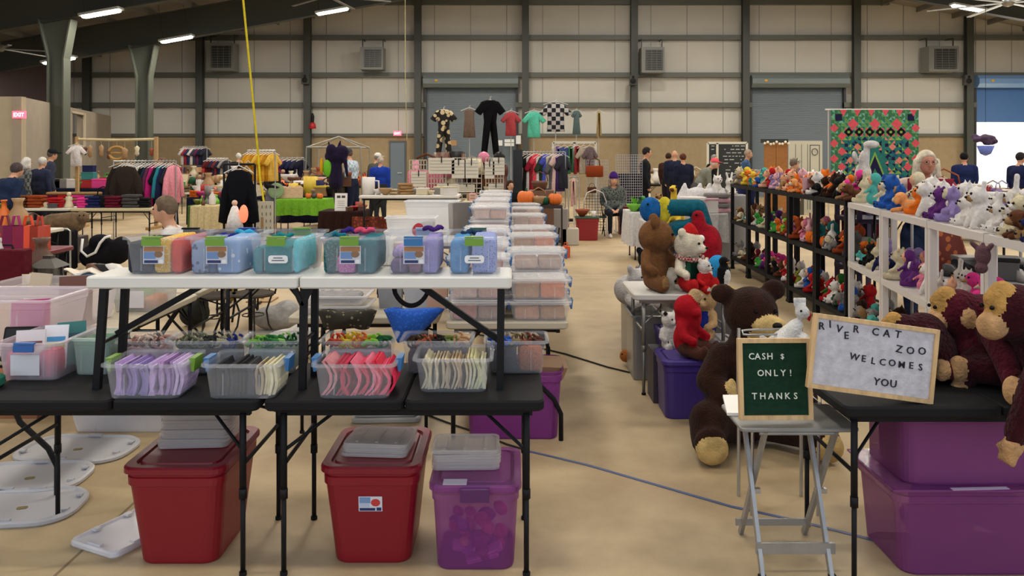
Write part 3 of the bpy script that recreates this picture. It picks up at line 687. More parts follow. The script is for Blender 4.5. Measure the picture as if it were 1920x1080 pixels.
# ================================================================ totes and lids under the tables
def tote(label, x, y, w, d, h, m, lidm=None, taper=.78, label_side=None, name='storage_tote', rz=0, handle=None, z=0, rimh=.03, rings=True, lidlabel=None):
    t = thing(name, label, 'storage tote', (x, y, z), rz)
    b = B(); R = []
    for zz, k in ((0, taper-.02), (.01, taper), (h*.84, .94), (h*.85, .97), (h*.93, .975), (h*.94, .955), (h-.005, .96), (h-.005, 1.0), (h+.004, 1.0)):
        R.append([(px, py, zz) for px, py in b.rrect(w*k, d*k, min(.06, w*.14), 5)])
    b.loft(R, 0, True, lidm is None and False); tb_ = part('tote_body', b, m, t, False)
    if lidm:
        b = B(); R = []
        for zz, k in ((h-.012, 1.0), (h-.008, 1.03), (h+.012, 1.03), (h+.02, 1.0), (h+.018, .86), (h+.006, .84), (h+.006, .80), (h+.018, .78), (h+.018, .2)):
            R.append([(px, py, zz) for px, py in b.rrect(w*k, d*k, min(.07, w*.15)*min(1, k), 5)])
        b.loft(R); part('lid', b, lidm, t, False)
    if handle:
        b = B(); b.hexa([(-.06, -d/2-.02, h-.045), (.06, -d/2-.02, h-.045), (.06, -d/2, h-.045), (-.06, -d/2, h-.045)], [(-.06, -d/2-.03, h+.012), (.06, -d/2-.03, h+.012), (.06, -d/2+.02, h+.014), (-.06, -d/2+.02, h+.014)]); part('latch', b, handle, t)
    if label_side:
        px, pz = label_side; k = taper+(.94-taper)*pz/(h*.84); yy = -d/2*k-.003; tl = math.atan((.94-taper)*d/2/(h*.84))
        b = B(); b.box(-.05, .05, -.001, 0, -.033, .033, 0); b.box(-.046, 0, -.002, -.001, .004, .03, 1); b.ell((.022, -.0015, .006), (.02, .001, .017), 2); b.box(-.046, .02, -.002, -.001, -.03, -.018, 3); b.box(.026, .046, -.002, -.001, -.03, -.016, 3); b.box(-.046, -.004, -.002, -.001, -.014, .002, 4)
        o = part('paper_label', b, [mat('d8dce4'), mat('7a9ac8'), mat('c83c3c'), mat('203068'), mat('b8c8e0')], tb_, label='small white and blue printed label'); o.location = (px, yy, pz); o.rotation_euler = (tl, 0, 0)
    return t
red = mat('860c20', 'plastic', rough=.38, s=30); redlid = mat('800e22', 'plastic', rough=.4, s=40)
tote('closed red plastic tote carrying a tall stack of clear lids', -1.43, 3.62, .43, .52, .415, red, redlid)
tote('closed red plastic tote with a printed label, under the front right black table', -.60, 3.62, .42, .50, .415, red, redlid, label_side=(.0, .27))
pur = mat('a452a4', 'clear', a=.40, rough=.25); purl = mat('a85aa6', 'clear', a=.45, rough=.2)
tote('translucent pinkish purple tote with lid, under the right end of the black table', -.155, 3.56, .38, .44, .35, pur, purl, taper=.86, handle=mat('5c2c66'))
b = B(); b.box(-.05, .05, -.03, .03, 0, .001); single('paper_note', b, mat('e0d4e4'), 'small white paper note on the front of the purple tote lid', 'paper', (-.24, 3.37, .371))
rnd = random.Random(3)
for i in range(26):
    c = rnd.choice(['b83a4a', '7a2a5a', 'c85a6a', '5a2a6a', 'b8506a', 'c8806a', '8a4a8a']); b = B(); r = .022+.02*rnd.random()
    b.ell((0, 0, 0), (r, r*.8, r*.7), 0, (rnd.random(), rnd.random(), 0), 8, 6)
    single('craft_pom', b, mat(c, 'cloth'), 'red or plum craft scrap piled inside the purple tote', 'craft supply', (-.155+rnd.uniform(-.11, .11), 3.52+rnd.uniform(-.12, .1), .03+.16*(i/26)), 0, 'scraps inside the purple tote', True)
for i, (w, rz, dx) in enumerate(((.14, .5, .03), (.12, .9, .06), (.1, -.3, -.05))):
    b = B(); b.rslab(w, .05, 0, .02, .01, .003); single('plastic_case', b, mat('c06ab0', 'plastic'), ['long', 'middle sized', 'short'][i]+' pink plastic case inside the purple tote', 'case', (-.155+dx, 3.42, .03+.02*i), 0, rot=(.3, -rz*.5, 0))
lidm = mat('ece6e2', 'clear', a=.42, rough=.2)
def lid_mesh(w, d, t=.011):
    b = B(); R = []
    for zz, k in ((0, 1.0), (t*.7, 1.0), (t, .985), (t, .90), (t*.55, .88), (t*.55, .3)):
        R.append([(x, y, zz) for x, y in b.rrect(w*k, d*k, .03, 4)])
    b.loft(R, 0, False, True)
    for s in (-.3, 0, .3): b.cbox((w*s, 0, t*.75), (w*.05, d*.7, t*.4))
    return b.mesh('bin_lid', lidm)
def lid_stack(n, x, y, z, w, d, t, label, grp, fan=0, rz=0, slide=0):
    me = lid_mesh(w, d, t); rnd = random.Random(int(abs(x)*1000))
    for i in range(n):
        o = bpy.data.objects.new('bin_lid', me); C.objects.link(o)
        o.location = (x+rnd.uniform(-1, 1)*.006+slide*i, y+rnd.uniform(-1, 1)*.008+fan*i, z+i*t*1.02); o.rotation_euler = (0, 0, rz+rnd.uniform(-.03, .03)); tag(o, label, 'lid', grp)
lid_stack(15, -1.44, 3.70, .436, .31, .25, .0125, 'clear plastic bin lid in the tall stack on the left red tote', 'clear lids on the left red tote', .004, .05)
lid_stack(4, -.59, 3.60, .436, .29, .24, .013, 'clear plastic bin lid in the low stack on the labelled red tote', 'clear lids on the right red tote', 0, -.08)
lid_stack(6, -.205, 3.60, .372, .30, .22, .0135, 'clear plastic bin lid in the stack on the purple tote', 'clear lids on the purple tote', 0, .03)
greylid = mat('b8b8bc', 'plastic', rough=.35)
def big_lid(label, x, y, w, d, rz, m=greylid, oval=True):
    b = B(); R = []; r = .16 if oval else .035
    for zz, k in ((0, .97), (.008, 1.0), (.022, 1.0), (.03, .97), (.03, .92), (.018, .88), (.018, .2)):
        R.append([(px, py, zz) for px, py in b.rrect(w*k, d*k, r*k, 6)])
    b.loft(R, 0, True, True)
    for s in (-1, 1): b.cbox((0, s*d*.44, .032), (.08, .02, .012)); b.cbox((s*w*.42, d*.2, .03), (.03, .03, .01)); b.cbox((s*w*.42, -d*.2, .03), (.03, .03, .01))
    o = single('tote_lid', b, m, label, 'lid', (x, y, 0), rz)
    return o
big_lid('big grey tote lid on the floor, farthest back of the three overlapping lids', -2.56, 4.72, .66, .42, -.05)
o = big_lid('big grey tote lid on the floor, middle of the three overlapping lids', -2.62, 4.30, .66, .42, .08)
o = big_lid('big grey tote lid on the floor, nearest of the three overlapping lids', -2.42, 3.94, .58, .42, .12)
big_lid('small white rectangular lid on the floor left of the red tote', -1.76, 3.70, .30, .42, -.45, mat('d8d6da', 'plastic', rough=.3), False)
for i, (x, y) in enumerate(((-2.55, 4.70), (-2.58, 4.28), (-2.4, 3.92))):
    b = B(); b.rslab(.05, .03, 0, .004, .012, .001); single('lid_sticker', b, mat('8a7a50'), 'small brown sticker on the '+['farthest', 'middle', 'nearest'][i]+' grey floor lid', 'sticker', (x, y, .018), .3)
# white underbed box on floor
clear_bin('low white underbed box on the floor behind the front left black table', .62, .36, .15, (-2.47, 5.2, 0), m=MILK, name='underbed_box', lid=MILK)
b = B(); b.rslab(.45, .3, 0, .035, .04, .008); b.rslab(.41, .26, .035, .05, .04, .008); b.tube([(.14, -.12, .05), (.18, .1, .05)], .02); single('folded_case', b, mat('a8a8a4', 'plastic'), 'flat grey plastic case on the floor behind the right red tote', 'case', (-.83, 5.35, 0), .05)
clear_bin('flat clear box with a blue rim on the floor behind the right red tote', .3, .2, .04, (-.68, 4.65, 0), m=MILK, name='flat_box')
# purple tote behind
tote('translucent purple tote on the floor under the row of clear bins', .01, 5.1, .62, .42, .42, mat('8e3a92', 'clear', a=.72, rough=.3), None, taper=.88)
b = B(); b.hexa([(-.1, -.1, 0), (.14, -.08, 0), (.14, .1, 0), (-.1, .1, 0)], [(-.12, -.1, .09), (.17, -.08, .07), (.16, .1, .1), (-.1, .1, .11)]); single('cardboard_box', b, mat('a07a58', 'paint'), 'crushed brown cardboard piece on top of the purple tote by the aisle', 'box', (.18, 5.1, .34))
block('plum fabric pile inside the purple tote under the row of clear bins', '7a2a6a', (.0, 5.1, .01), .5, .32, .33)
# ================================================================ signs, tray stand, plush figures on the right
woodf = mat('caa878', 'wood', sc=(20, 20, 4))
def letter_board(label, w, h, loc, rot, felt, words, lcol, fr=.018):
    t = thing('letter_board', label, 'sign', loc, rot=rot)
    for nm, a in (('frame_rail', (-w/2, w/2, 0, fr)), ('frame_rail', (-w/2, w/2, h-fr, h)), ('frame_stile', (-w/2, -w/2+fr, fr, h-fr)), ('frame_stile', (w/2-fr, w/2, fr, h-fr))):
        b = B(); b.box(a[0], a[1], -.012, .012, a[2], a[3]); part(nm, b, woodf, t)
    b = B(); b.box(-w/2+fr*.6, w/2-fr*.6, -.003, .008, fr*.6, h-fr*.6)
    n = int(h/.007)
    for i in range(n): z = fr+(h-2*fr)*(i+.5)/n; b.box(-w/2+fr, w/2-fr, -.0045, -.003, z-.0018, z+.0018)
    part('felt_panel', b, felt, t)
    lm = mat(lcol, 'plastic')
    for s, x, z, sz, r in words:
        o = part('letter', text_mesh(s, sz, lm, 'letter', .0015), None, t); o.rotation_euler = (PI/2, r, 0); o.location = (x, -.006, z)
    return t
def spaced(s, x0, x1, z, sz, jit=None):
    out = []; n = len(s)
    for i, ch in enumerate(s):
        if ch == ' ': continue
        dz, r = (jit[i] if jit else (0, 0)); out.append((ch, x0+(x1-x0)*i/(n-1), z+dz, sz, r))
    return out
S = 3.32/1500
W = spaced('CASH', -.098, -.02, .249, .037)+[('$', .033, .251, .03, 0)]+spaced('ONLY!', -.061, .066, .18, .037)+spaced('THANKS', -.090, .084, .085, .037)
letter_board('green letter board reading CASH $ ONLY! THANKS on the silver tray table', .31, .335, (X(1455, 3.36), 3.36, .638), (-.09, 0, .02), mat('1e3a2a', 'cloth'), W, 'd8dcd0')
J = [(0, -.08), (.012, -.15), (-.002, .15), (-.024, -.1), (.006, .02)]
W = spaced('RIVER', -.222, -.082, .238, .042, J)+spaced('CAT', -.002, .09, .244, .042, [(0, .0), (0, .03), (.002, .05)])+spaced('ZOO', .10, .195, .188, .042, [(0, .1), (.0, 0), (.004, 0)])
W += spaced('WELCOMES', -.078, .196, .128, .038, [(.006, .12), (.004, 0), (0, .05), (0, 0), (.002, 0), (0, 0), (.002, -.03), (.0, -.08)])+spaced('YOU', .022, .092, .046, .042, [(.0, .1), (0, 0), (0, .0)])
letter_board('white letter board in a pale wood frame reading RIVER CAT ZOO WELCOMES YOU', .515, .30, (X(1629, 3.25), 3.25, .742+.030), (-.07, .135, .0), mat('c9c6ca', 'cloth'), W, '26242a', .017)
# tray stand with crossed legs
t = thing('tray_stand', 'small silver folding tray table with crossed legs under the green sign', 'table', (1.19, 3.46, 0))
alu = mat('a6a7a8', 'metal', rough=.4, m=.75)
b = B(); b.rslab(.49, .33, .605, .622, .02, .004); part('tray_top', b, mat('8f8e8a', 'metal', rough=.5, m=.5), t)
for sx, o in ((-.155, 0), (.13, 0)):
    b = B(); b.flat((sx, .13, .605), (sx, -.155, 0), .028, .016, 0, (0, 1, 0)); part('leg', b, alu, t)
    sx2 = sx+(.02 if sx < 0 else .028)
    b = B(); b.flat((sx2, -.13, .605), (sx2-.0, .235, 0), .028, .016, 0, (0, 1, 0)); part('leg', b, alu, t)
    b = B(); b.cbox((sx+.012, -.005, .30), (.05, .02, .02)); part('pivot_bolt', b, chrome, t)
b = B(); b.cbox((-.005, -.115, .105), (.33, .012, .045)); part('crossbar', b, alu, t)
b = B(); b.cbox((.0, .19, .075), (.34, .012, .03)); part('crossbar', b, alu, t)
b = B(); b.tube([(-.16, -.13, .59), (.16, -.13, .59)], .008); part('crossbar', b, alu, t)
for s in (-1, 1):
    b = B(); b.cbox((s*.145-.01, -.155, .006), (.03, .03, .012)); part('rubber_foot', b, blackm, t)
b = B(); b.hexa([(-.11, -.1, 0), (.14, -.12, 0), (.14, .16, 0), (-.06, .16, 0)], [(-.11, -.1, .012), (.14, -.12, .012), (.14, .16, .012), (-.06, .16, .012)]); single('paper_pad', b, mat('f2f0ea', 'paint'), 'white paper pad sticking out left of the green sign on the tray table', 'paper', (1.04, 3.56, .622))
# right black table
fold_table('black plastic folding table at the right edge holding the maroon monkeys', 1.33, 2.62, 3.2, 3.82, .74, blackm, inset=.06)
pur2 = mat('9a4e92', 'clear', a=.5, rough=.3)
tote('translucent dark purple tote on the floor under the right table, lower of two', 1.97, 3.52, .78, .44, .36, pur2, None, taper=.88)
tote('translucent dark purple tote with fabric, upper of two under the right table', 1.97, 3.52, .72, .40, .31, pur2, None, taper=.93, z=.372)
b = B(); b.cbox((0, 0, .367), (.8, .46, .008)); single('tote_lid', b, purl, 'flat purple lid between the two stacked purple totes', 'lid', (1.97, 3.52, 0))
rnd = random.Random(9)
for i in range(14):
    b = B(); r = .05+.04*rnd.random(); b.ell((0, 0, 0), (r*1.3, r, r*.7), 0, (rnd.random(), rnd.random(), rnd.random()), 9, 7)
    single('plush_toy', b, mat(rnd.choice(['6a3a5a', '8a3a4a', '5a4a6a', '9a6a7a']), 'fur'), 'rounded plush toy seen dimly inside the lower dark purple tote', 'plush toy', (1.97+rnd.uniform(-.22, .22), 3.52+rnd.uniform(-.11, .11), .08+.2*(i/14)), 0, 'plush toys inside the lower purple tote', True)
block('mauve folded fabric inside the upper dark purple tote', '8a5a80', (1.97, 3.52, .38), .58, .3, .25)
b = B(); b.box(-.12, .12, -.012, .012, 0, .001); single('paper_note', b, mat('e8d8ec'), 'white paper strip on the front lip of the lower dark purple tote', 'paper', (1.93, 3.30, .3725), .05)
# ---------------------------------------------------------------- plush figures
def eyes(t, pts, r, c='0c0a0a', name='eye'):
    for p in pts:
        b = B(); b.ell(p, r, 0, (0, 0, 0), 10, 8); part(name, b, mat(c, 'plastic', rough=.15), t, True)
def plush(name, label, fig, mats, loc, rz=0, vox=.012, eye=None, er=.012, nose=None, extra=None, it=2, cat='plush toy', group=None):
    t = thing(name, label, cat, loc, rz, group)
    me = fig.mesh('body', mats, vox, it); part('body', me, None, t)
    if eye: eyes(t, eye, er)
    if nose:
        b = B(); b.ell(nose[0], nose[1], 0, (0, 0, 0), 10, 8); part('nose', b, mat(nose[2] if len(nose) > 2 else '120c0a', 'plastic', rough=.3), t, True)
    return t
def teddy_fig(H, head=.2, turn=0, arms=None, pad=2, muz=1, legs=None, earr=.075, mi=0, body=0, arm=0, leg=0):
    f = Fig(); c, s = math.cos(turn), math.sin(turn)
    def hd(x, y, z): return ((x*c-y*s)*H, (x*s+y*c)*H, (.70+z)*H)
    f.el((0, .02*H, .25*H), (.2*H, .17*H, .25*H), body); f.el((0, 0, .42*H), (.15*H, .13*H, .13*H), body)
    f.el((0, 0, .70*H), (head*H, head*.92*H, head*.95*H), mi)
    f.el(hd(0, -head*.85, -.05), (.09*H, .09*H, .07*H), muz)
    for sx in (-1, 1):
        f.el(hd(sx*head*.85, .02, head*.85), (earr*H, .04*H, earr*H), mi)
        a = (arms or [((.17, 0, .46), (.25, -.08, .32), (.22, -.22, .27)), ((.17, 0, .46), (.25, -.08, .32), (.22, -.22, .27))])[0 if sx < 0 else 1]
        p = [(sx*q[0]*H, q[1]*H, q[2]*H) for q in a]
        f.cap(p[0], p[1], .075*H, .07*H, arm); f.cap(p[1], p[2], .07*H, .062*H, arm)
        l = legs or ((.11, -.04, .12), (.2, -.36, .09))
        p = [(sx*q[0]*H, q[1]*H, q[2]*H) for q in l]
        f.cap(p[0], p[1], .115*H, .085*H, leg); f.el((p[1][0], p[1][1]-.02*H, p[1][2]+.035*H), (.085*H, .05*H, .115*H), leg); f.el((p[1][0], p[1][1]-.055*H, p[1][2]+.03*H), (.066*H, .03*H, .09*H), pad)
    return f, hd
# the giant dark brown bear
H = 1.02
f = Fig()
f.el((.0, .05, .26), (.25, .22, .26)); f.el((.0, .03, .46), (.19, .17, .2)); f.el((0, 0, .60), (.13, .13, .12))
f.el((.0, -.02, .80), (.165, .16, .155)); f.el((.06, -.17, .745), (.10, .09, .065), 1); f.el((.035, -.10, .70), (.09, .09, .05), 1)
f.el((-.165, .0, .91), (.075, .045, .06)); f.el((.15, .0, .93), (.075, .045, .065))
f.cap((-.17, 0, .53), (-.26, -.06, .40), .085, .085); f.cap((-.26, -.06, .40), (-.20, -.16, .33), .085, .075); f.el((-.175, -.20, .37), (.035, .045, .085), 1)
f.cap((.17, 0, .53), (.28, -.08, .40), .085, .085); f.cap((.28, -.08, .40), (.26, -.2, .32), .085, .075); f.el((.25, -.24, .36), (.035, .04, .07), 1)
f.cap((-.13, 0, .16), (-.30, -.18, .20), .15, .12); f.cap((-.30, -.18, .20), (-.33, -.26, .12), .12, .10); f.el((-.335, -.33, .115), (.10, .05, .10), 0); f.el((-.335, -.355, .095), (.095, .05, .085), 1)
f.cap((.13, 0, .16), (.28, -.18, .15), .15, .12); f.cap((.28, -.18, .15), (.30, -.26, .11), .12, .10); f.el((.315, -.33, .115), (.10, .05, .10), 0); f.el((.335, -.355, .095), (.085, .05, .085), 1)
plush('teddy_bear', 'giant dark brown teddy bear with tan soles sitting on the floor behind the green sign', f, [mat('2e1a12', 'fur'), mat('c8ab70', 'fur')], (X(1405, 4.85), 4.85, 0), .05, .014,
      [(-.02, -.165, .83), (.10, -.165, .83)], .014, ((.075, -.255, .765), (.03, .02, .02)))
# maroon orangutans
mar = mat('4e1320', 'fur', bd=.03, s=60); mar2 = mat('3a1018', 'fur', bd=.03, s=60); tan = mat('c49a6c', 'fur'); tan2 = mat('b88d4e', 'fur', s=60, bd=.02)
def ape(label, loc, rz, m, s=1.0, arm=None, arm2=None, headp=(0, -.05, .40), vox=.011, lean=0):
    f = Fig(); hx, hy, hz = headp
    f.el((0, .06, .16), (.155, .17, .18)); f.el((0, .03, .27), (.135, .14, .13))
    f.el((hx, hy+.02, hz), (.10, .11, .115)); f.el((hx, hy-.085, hz-.045), (.062, .05, .055), 1); f.el((hx, hy-.06, hz+.03), (.055, .045, .05), 2); f.cap((hx, hy-.04, hz+.08), (hx, hy-.08, hz+.06), .05, .035, 2)
    for sx in (-1, 1): f.el((hx+sx*.10, hy+.02, hz-.01), (.02, .032, .045), 1)
    A = [arm or ((.13, 0, .27), (.2, -.08, .14), (.17, -.19, .02)), arm2 or ((.13, 0, .27), (.2, -.08, .14), (.17, -.19, .02))]
    for sx, a in ((-1, A[0]), (1, A[1])):
        p = [Vector((sx*q[0], q[1], q[2])) for q in a]
        f.cap(p[0], p[1], .062, .055); f.cap(p[1], p[2], .055, .045)
        d = (p[2]-p[1]).normalized(); h = p[2]+d*.055; f.el(h, (.038, .036, .038), 1)
        sd = d.cross(Vector((0, 1, 0))).normalized() if abs(d.y) < .9 else Vector((1, 0, 0))
        for k in (-1.2, -.1, 1.0): f.cap(h+sd*k*.02, h+sd*k*.024+d*.055, .0155, .014, 1)
        f.cap(h, h-sd*.04*sx+d*.012+Vector((0, -.015, 0)), .015, .013, 1)
        f.cap((sx*.08, -.02, .07), (sx*.14, -.17, .07), .07, .055); f.el((sx*.15, -.235, .07), (.04, .035, .055), 1)
    for q in range(len(f.P)):
        p = f.P[q]
        f.P[q] = (p[0]*s, p[1]*s, p[2]*s, p[3]*s, p[4], p[5])
    t = plush('plush_orangutan', label, f, [m, tan, tan2], loc, rz, vox, [((hx-.028)*s, (hy-.105)*s, (hz+.03)*s), ((hx+.028)*s, (hy-.105)*s, (hz+.03)*s)], .009*s)
    return t
ape('small maroon plush orangutan sitting behind the white letter board', (X(1722, 3.62), 3.62, .74), -1.5, mar2, .74, headp=(0, -.12, .28))
ape('maroon plush orangutan in the middle with one hand over the table edge', (X(1828, 3.64), 3.64, .74), -1.6, mar, .94, arm2=((.14, 0, .25), (.27, -.02, .17), (.40, -.03, .03)), headp=(0, -.10, .31))
ape('dark maroon plush orangutan at the right edge with its long arm hanging down', (X(1950, 3.36), 3.36, .74), -1.45, mar2, 1.08, arm2=((.13, 0, .25), (.24, -.20, .16), (.215, -.27, -.06)), headp=(0, -.12, .32))
# bears on the grey side table
fold_table('white topped folding table with grey tube legs holding the brown and cream bears', .88, 1.62, 5.78, 6.4, .74, mat('c8c4bc', 'plastic'), mat('8a8884', 'metal', m=.6), seam=False)
f, hd = teddy_fig(.56, .25, .9, earr=.09)
plush('teddy_bear', 'brown teddy bear sitting at the left end of the grey legged table', f, [mat('6f4a2a', 'fur'), mat('7f5a36', 'fur'), mat('8a6a44', 'fur')], (X(1232, 6.0), 6.05, .74), .55, .012, [hd(-.09, -.22, .04), hd(.09, -.22, .04)], .011, (hd(0, -.31, -.03), (.018, .014, .013)))
f, hd = teddy_fig(.48, .24, .5, earr=.08, body=3, leg=4, pad=4)
f.cap((-.07, -.09, .10), (-.05, -.07, .23), .018, .018, 3); f.cap((.07, -.09, .10), (.05, -.07, .23), .018, .018, 3)
f.P.insert(0, (Vector((0, .02, .2)), Vector((.085, .075, .07)), 0, 0, 0, Euler((0, 0, 0)).to_matrix()))
t = plush('teddy_bear', 'cream teddy bear in green trousers and a red santa hat on the grey legged table', f, [mat('cfc4ac', 'fur'), mat('d8ceb8', 'fur'), mat('cfc4ac', 'fur'), mat('17402e', 'cloth'), mat('a81a1c', 'cloth')], (X(1290, 6.0), 5.98, .74), .45, .011, [hd(-.09, -.21, .04), hd(.09, -.21, .04)], .010, (hd(0, -.30, -.03), (.014, .01, .01)))
b = B(); b.lathe([(.07, 0), (.06, .03), (.035, .07), (.01, .09)], (.01, 0, .41), 12); o = part('santa_hat', b, mat('b01c1c', 'cloth'), t, True)
b = B(); b.ell((.10, -.02, .38), .028); part('pompom', b, mat('e8e4dc', 'fur'), o, True)
b = B(); b.tube([(-.1, -.03, .245), (-.05, -.1, .235), (.03, -.11, .235), (.1, -.04, .245), (.06, .08, .25), (-.06, .08, .25), (-.1, -.03, .245)], .017); part('scarf', b, mat('8a2a2c', 'plaid', c2='b8a89c', s=60), t, True)
f, hd = teddy_fig(.27, .2, .3, body=3, leg=3, arm=3)
plush('teddy_bear', 'small white bear in a red outfit in front of the cream bear', f, [mat('d8d0c4', 'fur'), mat('d8d0c4', 'fur'), mat('c8c0b4', 'fur'), mat('b01c1e', 'cloth')], (X(1322, 5.85), 5.88, .74), .5, .008, [hd(-.07, -.19, .04), hd(.07, -.19, .04)], .006, (hd(0, -.26, -.03), (.009, .007, .006)))
def penguin(label, loc, rz, H):
    f = Fig(); f.el((0, 0, .38*H), (.24*H, .2*H, .38*H), 0); f.el((0, -.07*H, .34*H), (.18*H, .16*H, .3*H), 1); f.el((0, 0, .82*H), (.17*H, .16*H, .16*H), 0)
    for s in (-1, 1): f.cap((s*.22*H, 0, .6*H), (s*.3*H, -.03*H, .3*H), .06*H, .03*H, 0); f.el((s*.1*H, -.1*H, .02*H), (.08*H, .12*H, .03*H), 2)
    f.cap((0, -.14*H, .8*H), (0, -.26*H, .78*H), .04*H, .015*H, 2)
    return plush('plush_penguin', label, f, [mat('141416', 'fur'), mat('e0dcd4', 'fur'), mat('d88a30', 'fur')], loc, rz, .05*H, [(-.07*H, -.15*H, .86*H), (.07*H, -.15*H, .86*H)], .02*H)
penguin('small black and white penguin plush at the right end of the grey legged table', (X(1357, 6.1), 6.1, .74), .6, .24)
# floor group left of the giant bear
tote('dark violet plastic tote in front, carrying the red hooded bear', X(1290, 5.45), 5.45, .40, .36, .37, mat('3c2a78', 'plastic', rough=.4), mat('41307f', 'plastic'), taper=.9)
tote('violet plastic tote just behind the one carrying the red hooded bear', X(1272, 6.05), 6.05, .32, .34, .42, mat('4a3684', 'plastic', rough=.4), mat('4a3684', 'plastic'), taper=.9)
f, hd = teddy_fig(.46, .2, -.2, earr=.01, mi=0, body=0, arm=0, leg=3, pad=3, muz=1)
f.el((.03, .0, .26), (.10, .09, .13), 0)
f.el((.03, -.05, .40), (.03, .05, .055), 2)
plush('teddy_bear', 'bear in a bright red hooded coat sitting on the dark violet tote', f, [mat('a01420', 'cloth'), mat('a01420', 'cloth'), mat('b89a70', 'fur'), mat('4a2c22', 'fur')], (X(1288, 5.4), 5.42, .392), .9, .012)
f, hd = teddy_fig(.50, .24, -.3, earr=.09)
plush('teddy_bear', 'cream white bear standing behind the red hooded bear', f, [mat('bfb8a8', 'fur'), mat('c8c0b0', 'fur'), mat('b8b09c', 'fur')], (X(1268, 6.05), 6.05, .442), .4, .012, [hd(-.08, -.22, .04), hd(.08, -.22, .04)], .010, (hd(0, -.31, -.03), (.014, .01, .01)))
f, hd = teddy_fig(.42, .22, .3, earr=.09, body=3)
plush('teddy_bear', 'tan bear in a royal blue vest between the red bear and the giant bear', f, [mat('b8966a', 'fur'), mat('c8a67a', 'fur'), mat('c8a67a', 'fur'), mat('1f2f80', 'cloth')], (X(1328, 5.75), 5.85, .40), -.9, .011, [hd(-.08, -.21, .04), hd(.08, -.21, .04)], .009, (hd(0, -.3, -.03), (.013, .01, .01)))
tote('grey plastic tote under the tan bear in the blue vest', X(1330, 5.9), 5.9, .34, .3, .38, mat('6a6468', 'plastic'), mat('6a6468', 'plastic'), taper=.9)
f, hd = teddy_fig(.30, .2, .2, earr=.06)
for p in ((-.04, -.02, .26), (.05, -.03, .22), (.03, -.06, .13), (-.05, -.06, .07)): f.el(p, .014, 3)
plush('plush_dalmatian', 'small white dalmatian puppy with black spots beside the violet tote', f, [mat('d0ccc4', 'fur'), mat('d8d4cc', 'fur'), mat('c8c4bc', 'fur'), mat('1a1818', 'fur')], (X(1246, 5.9), 5.72, .36), .3, .008, [hd(-.07, -.19, .04), hd(.07, -.19, .04)], .007, (hd(0, -.27, -.03), (.012, .009, .009)))
b = B(); b.box(-.13, .13, -.12, .12, 0, .36); single('crate', b, mat('3a3444', 'plastic'), 'dark narrow crate under the dalmatian puppy', 'crate', (X(1246, 5.9), 5.75, 0))
for i, (px, py, c, lb) in enumerate(((1208, 678, 'a8642c', 'orange and brown plush lion lying on the floor by the table leg'), (1232, 690, 'b07a50', 'tan plush paw toy lying on the floor beside the violet tote'), (1222, 668, '4a2c1e', 'dark brown plush lying on the floor behind the plush lion'))):
    f = Fig(); f.cap((-.1, 0, .06), (.08, 0, .06), .06, .055); f.el((-.15, -.02, .08), (.06, .055, .055)); f.cap((.08, -.04, .03), (.12, -.12, .03), .03, .03); f.cap((-.08, -.04, .03), (-.1, -.13, .03), .03, .03)
    plush('plush_lion' if i == 0 else 'plush_animal', lb, f, [mat(c, 'fur')], G(px, py+6), .4*i, .012, [(-.19, -.05, .1), (-.15, -.07, .1)], .007)
b = B(); b.box(-.14, .14, -.12, .12, 0, .02); single('spare', b, mat('888'+'480'), 'x', 'x') if False else None
for i, (px, d, w, h, c, lb) in enumerate(((1205, 6.3, .22, .50, '8a8884', 'tall grey plastic bin standing under the bear table, nearest the aisle'), (1190, 6.9, .2, .46, '6d6b68', 'tall dark grey plastic bin behind the nearest grey bin under the bear table'))):
    clear_bin(lb, w, .4, h, (X(px, d)+.02, d+.1, 0), m=mat(c, 'clear', a=.93), taper=.97, name='tall_bin')
f = Fig(); f.el((0, 0, .14), (.13, .14, .13)); f.el((.0, -.1, .25), (.09, .09, .085)); f.cap((-.08, -.1, .08), (-.1, -.2, .04), .05, .045); f.cap((.08, -.1, .08), (.1, -.2, .04), .05, .045); f.el((-.07, -.08, .33), (.03, .02, .04), 0); f.el((.07, -.08, .33), (.03, .02, .04), 0)
plush('plush_rabbit', 'white and grey plush dog slumped over the aisle end under the bear table', f, [mat('b8b4b2', 'fur')], (X(1182, 6.7), 6.75, .47), .6, .013, [(-.03, -.18, .27), (.03, -.18, .27)], .008)
b = B(); b.box(-.12, .12, -.14, .14, 0, .47); single('crate', b, mat('4c4a4e', 'plastic'), 'charcoal crate under the slumped white and grey plush', 'crate', (X(1182, 6.7), 6.75, 0)) if False else None
# wire cart basket with white rooster
t = thing('wire_cart', 'silver wire cart basket behind the green sign', 'cart', (X(1462, 3.95), 3.98, 0))
b = B(); b.box(-.165, .165, -.115, .115, .693, .699); part('basket_floor', b, chrome, t)
for z in (.55, .62, .69, .76, .80):
    b = B(); b.tube([(-.17, -.12, z), (.17, -.12, z), (.17, .12, z), (-.17, .12, z), (-.17, -.12, z)], .003, 0, 5); part('basket_rail', b, chrome, t)
for i in range(7):
    x = -.17+.34*i/6; b = B(); b.tube([(x, -.12, .8), (x, -.12, .55), (x, .12, .55), (x, .12, .8)], .0022, 0, 4); part('basket_wire', b, chrome, t)
for sx in (-1, 1):
    b = B(); b.tube([(sx*.16, .12, .0), (sx*.16, .12, .86)], .009); part('post', b, chrome, t)
    b = B(); b.tube([(sx*.16, -.1, .0), (sx*.16, -.12, .55)], .008); part('post', b, chrome, t)
b = B(); b.tube([(.16, .12, .86), (-.18, -.1, .9), (-.21, -.115, .9), (-.21, -.13, .885), (-.18, -.12, .88), (.16, .09, .84)], .005); part('handle', b, chrome, t, True)
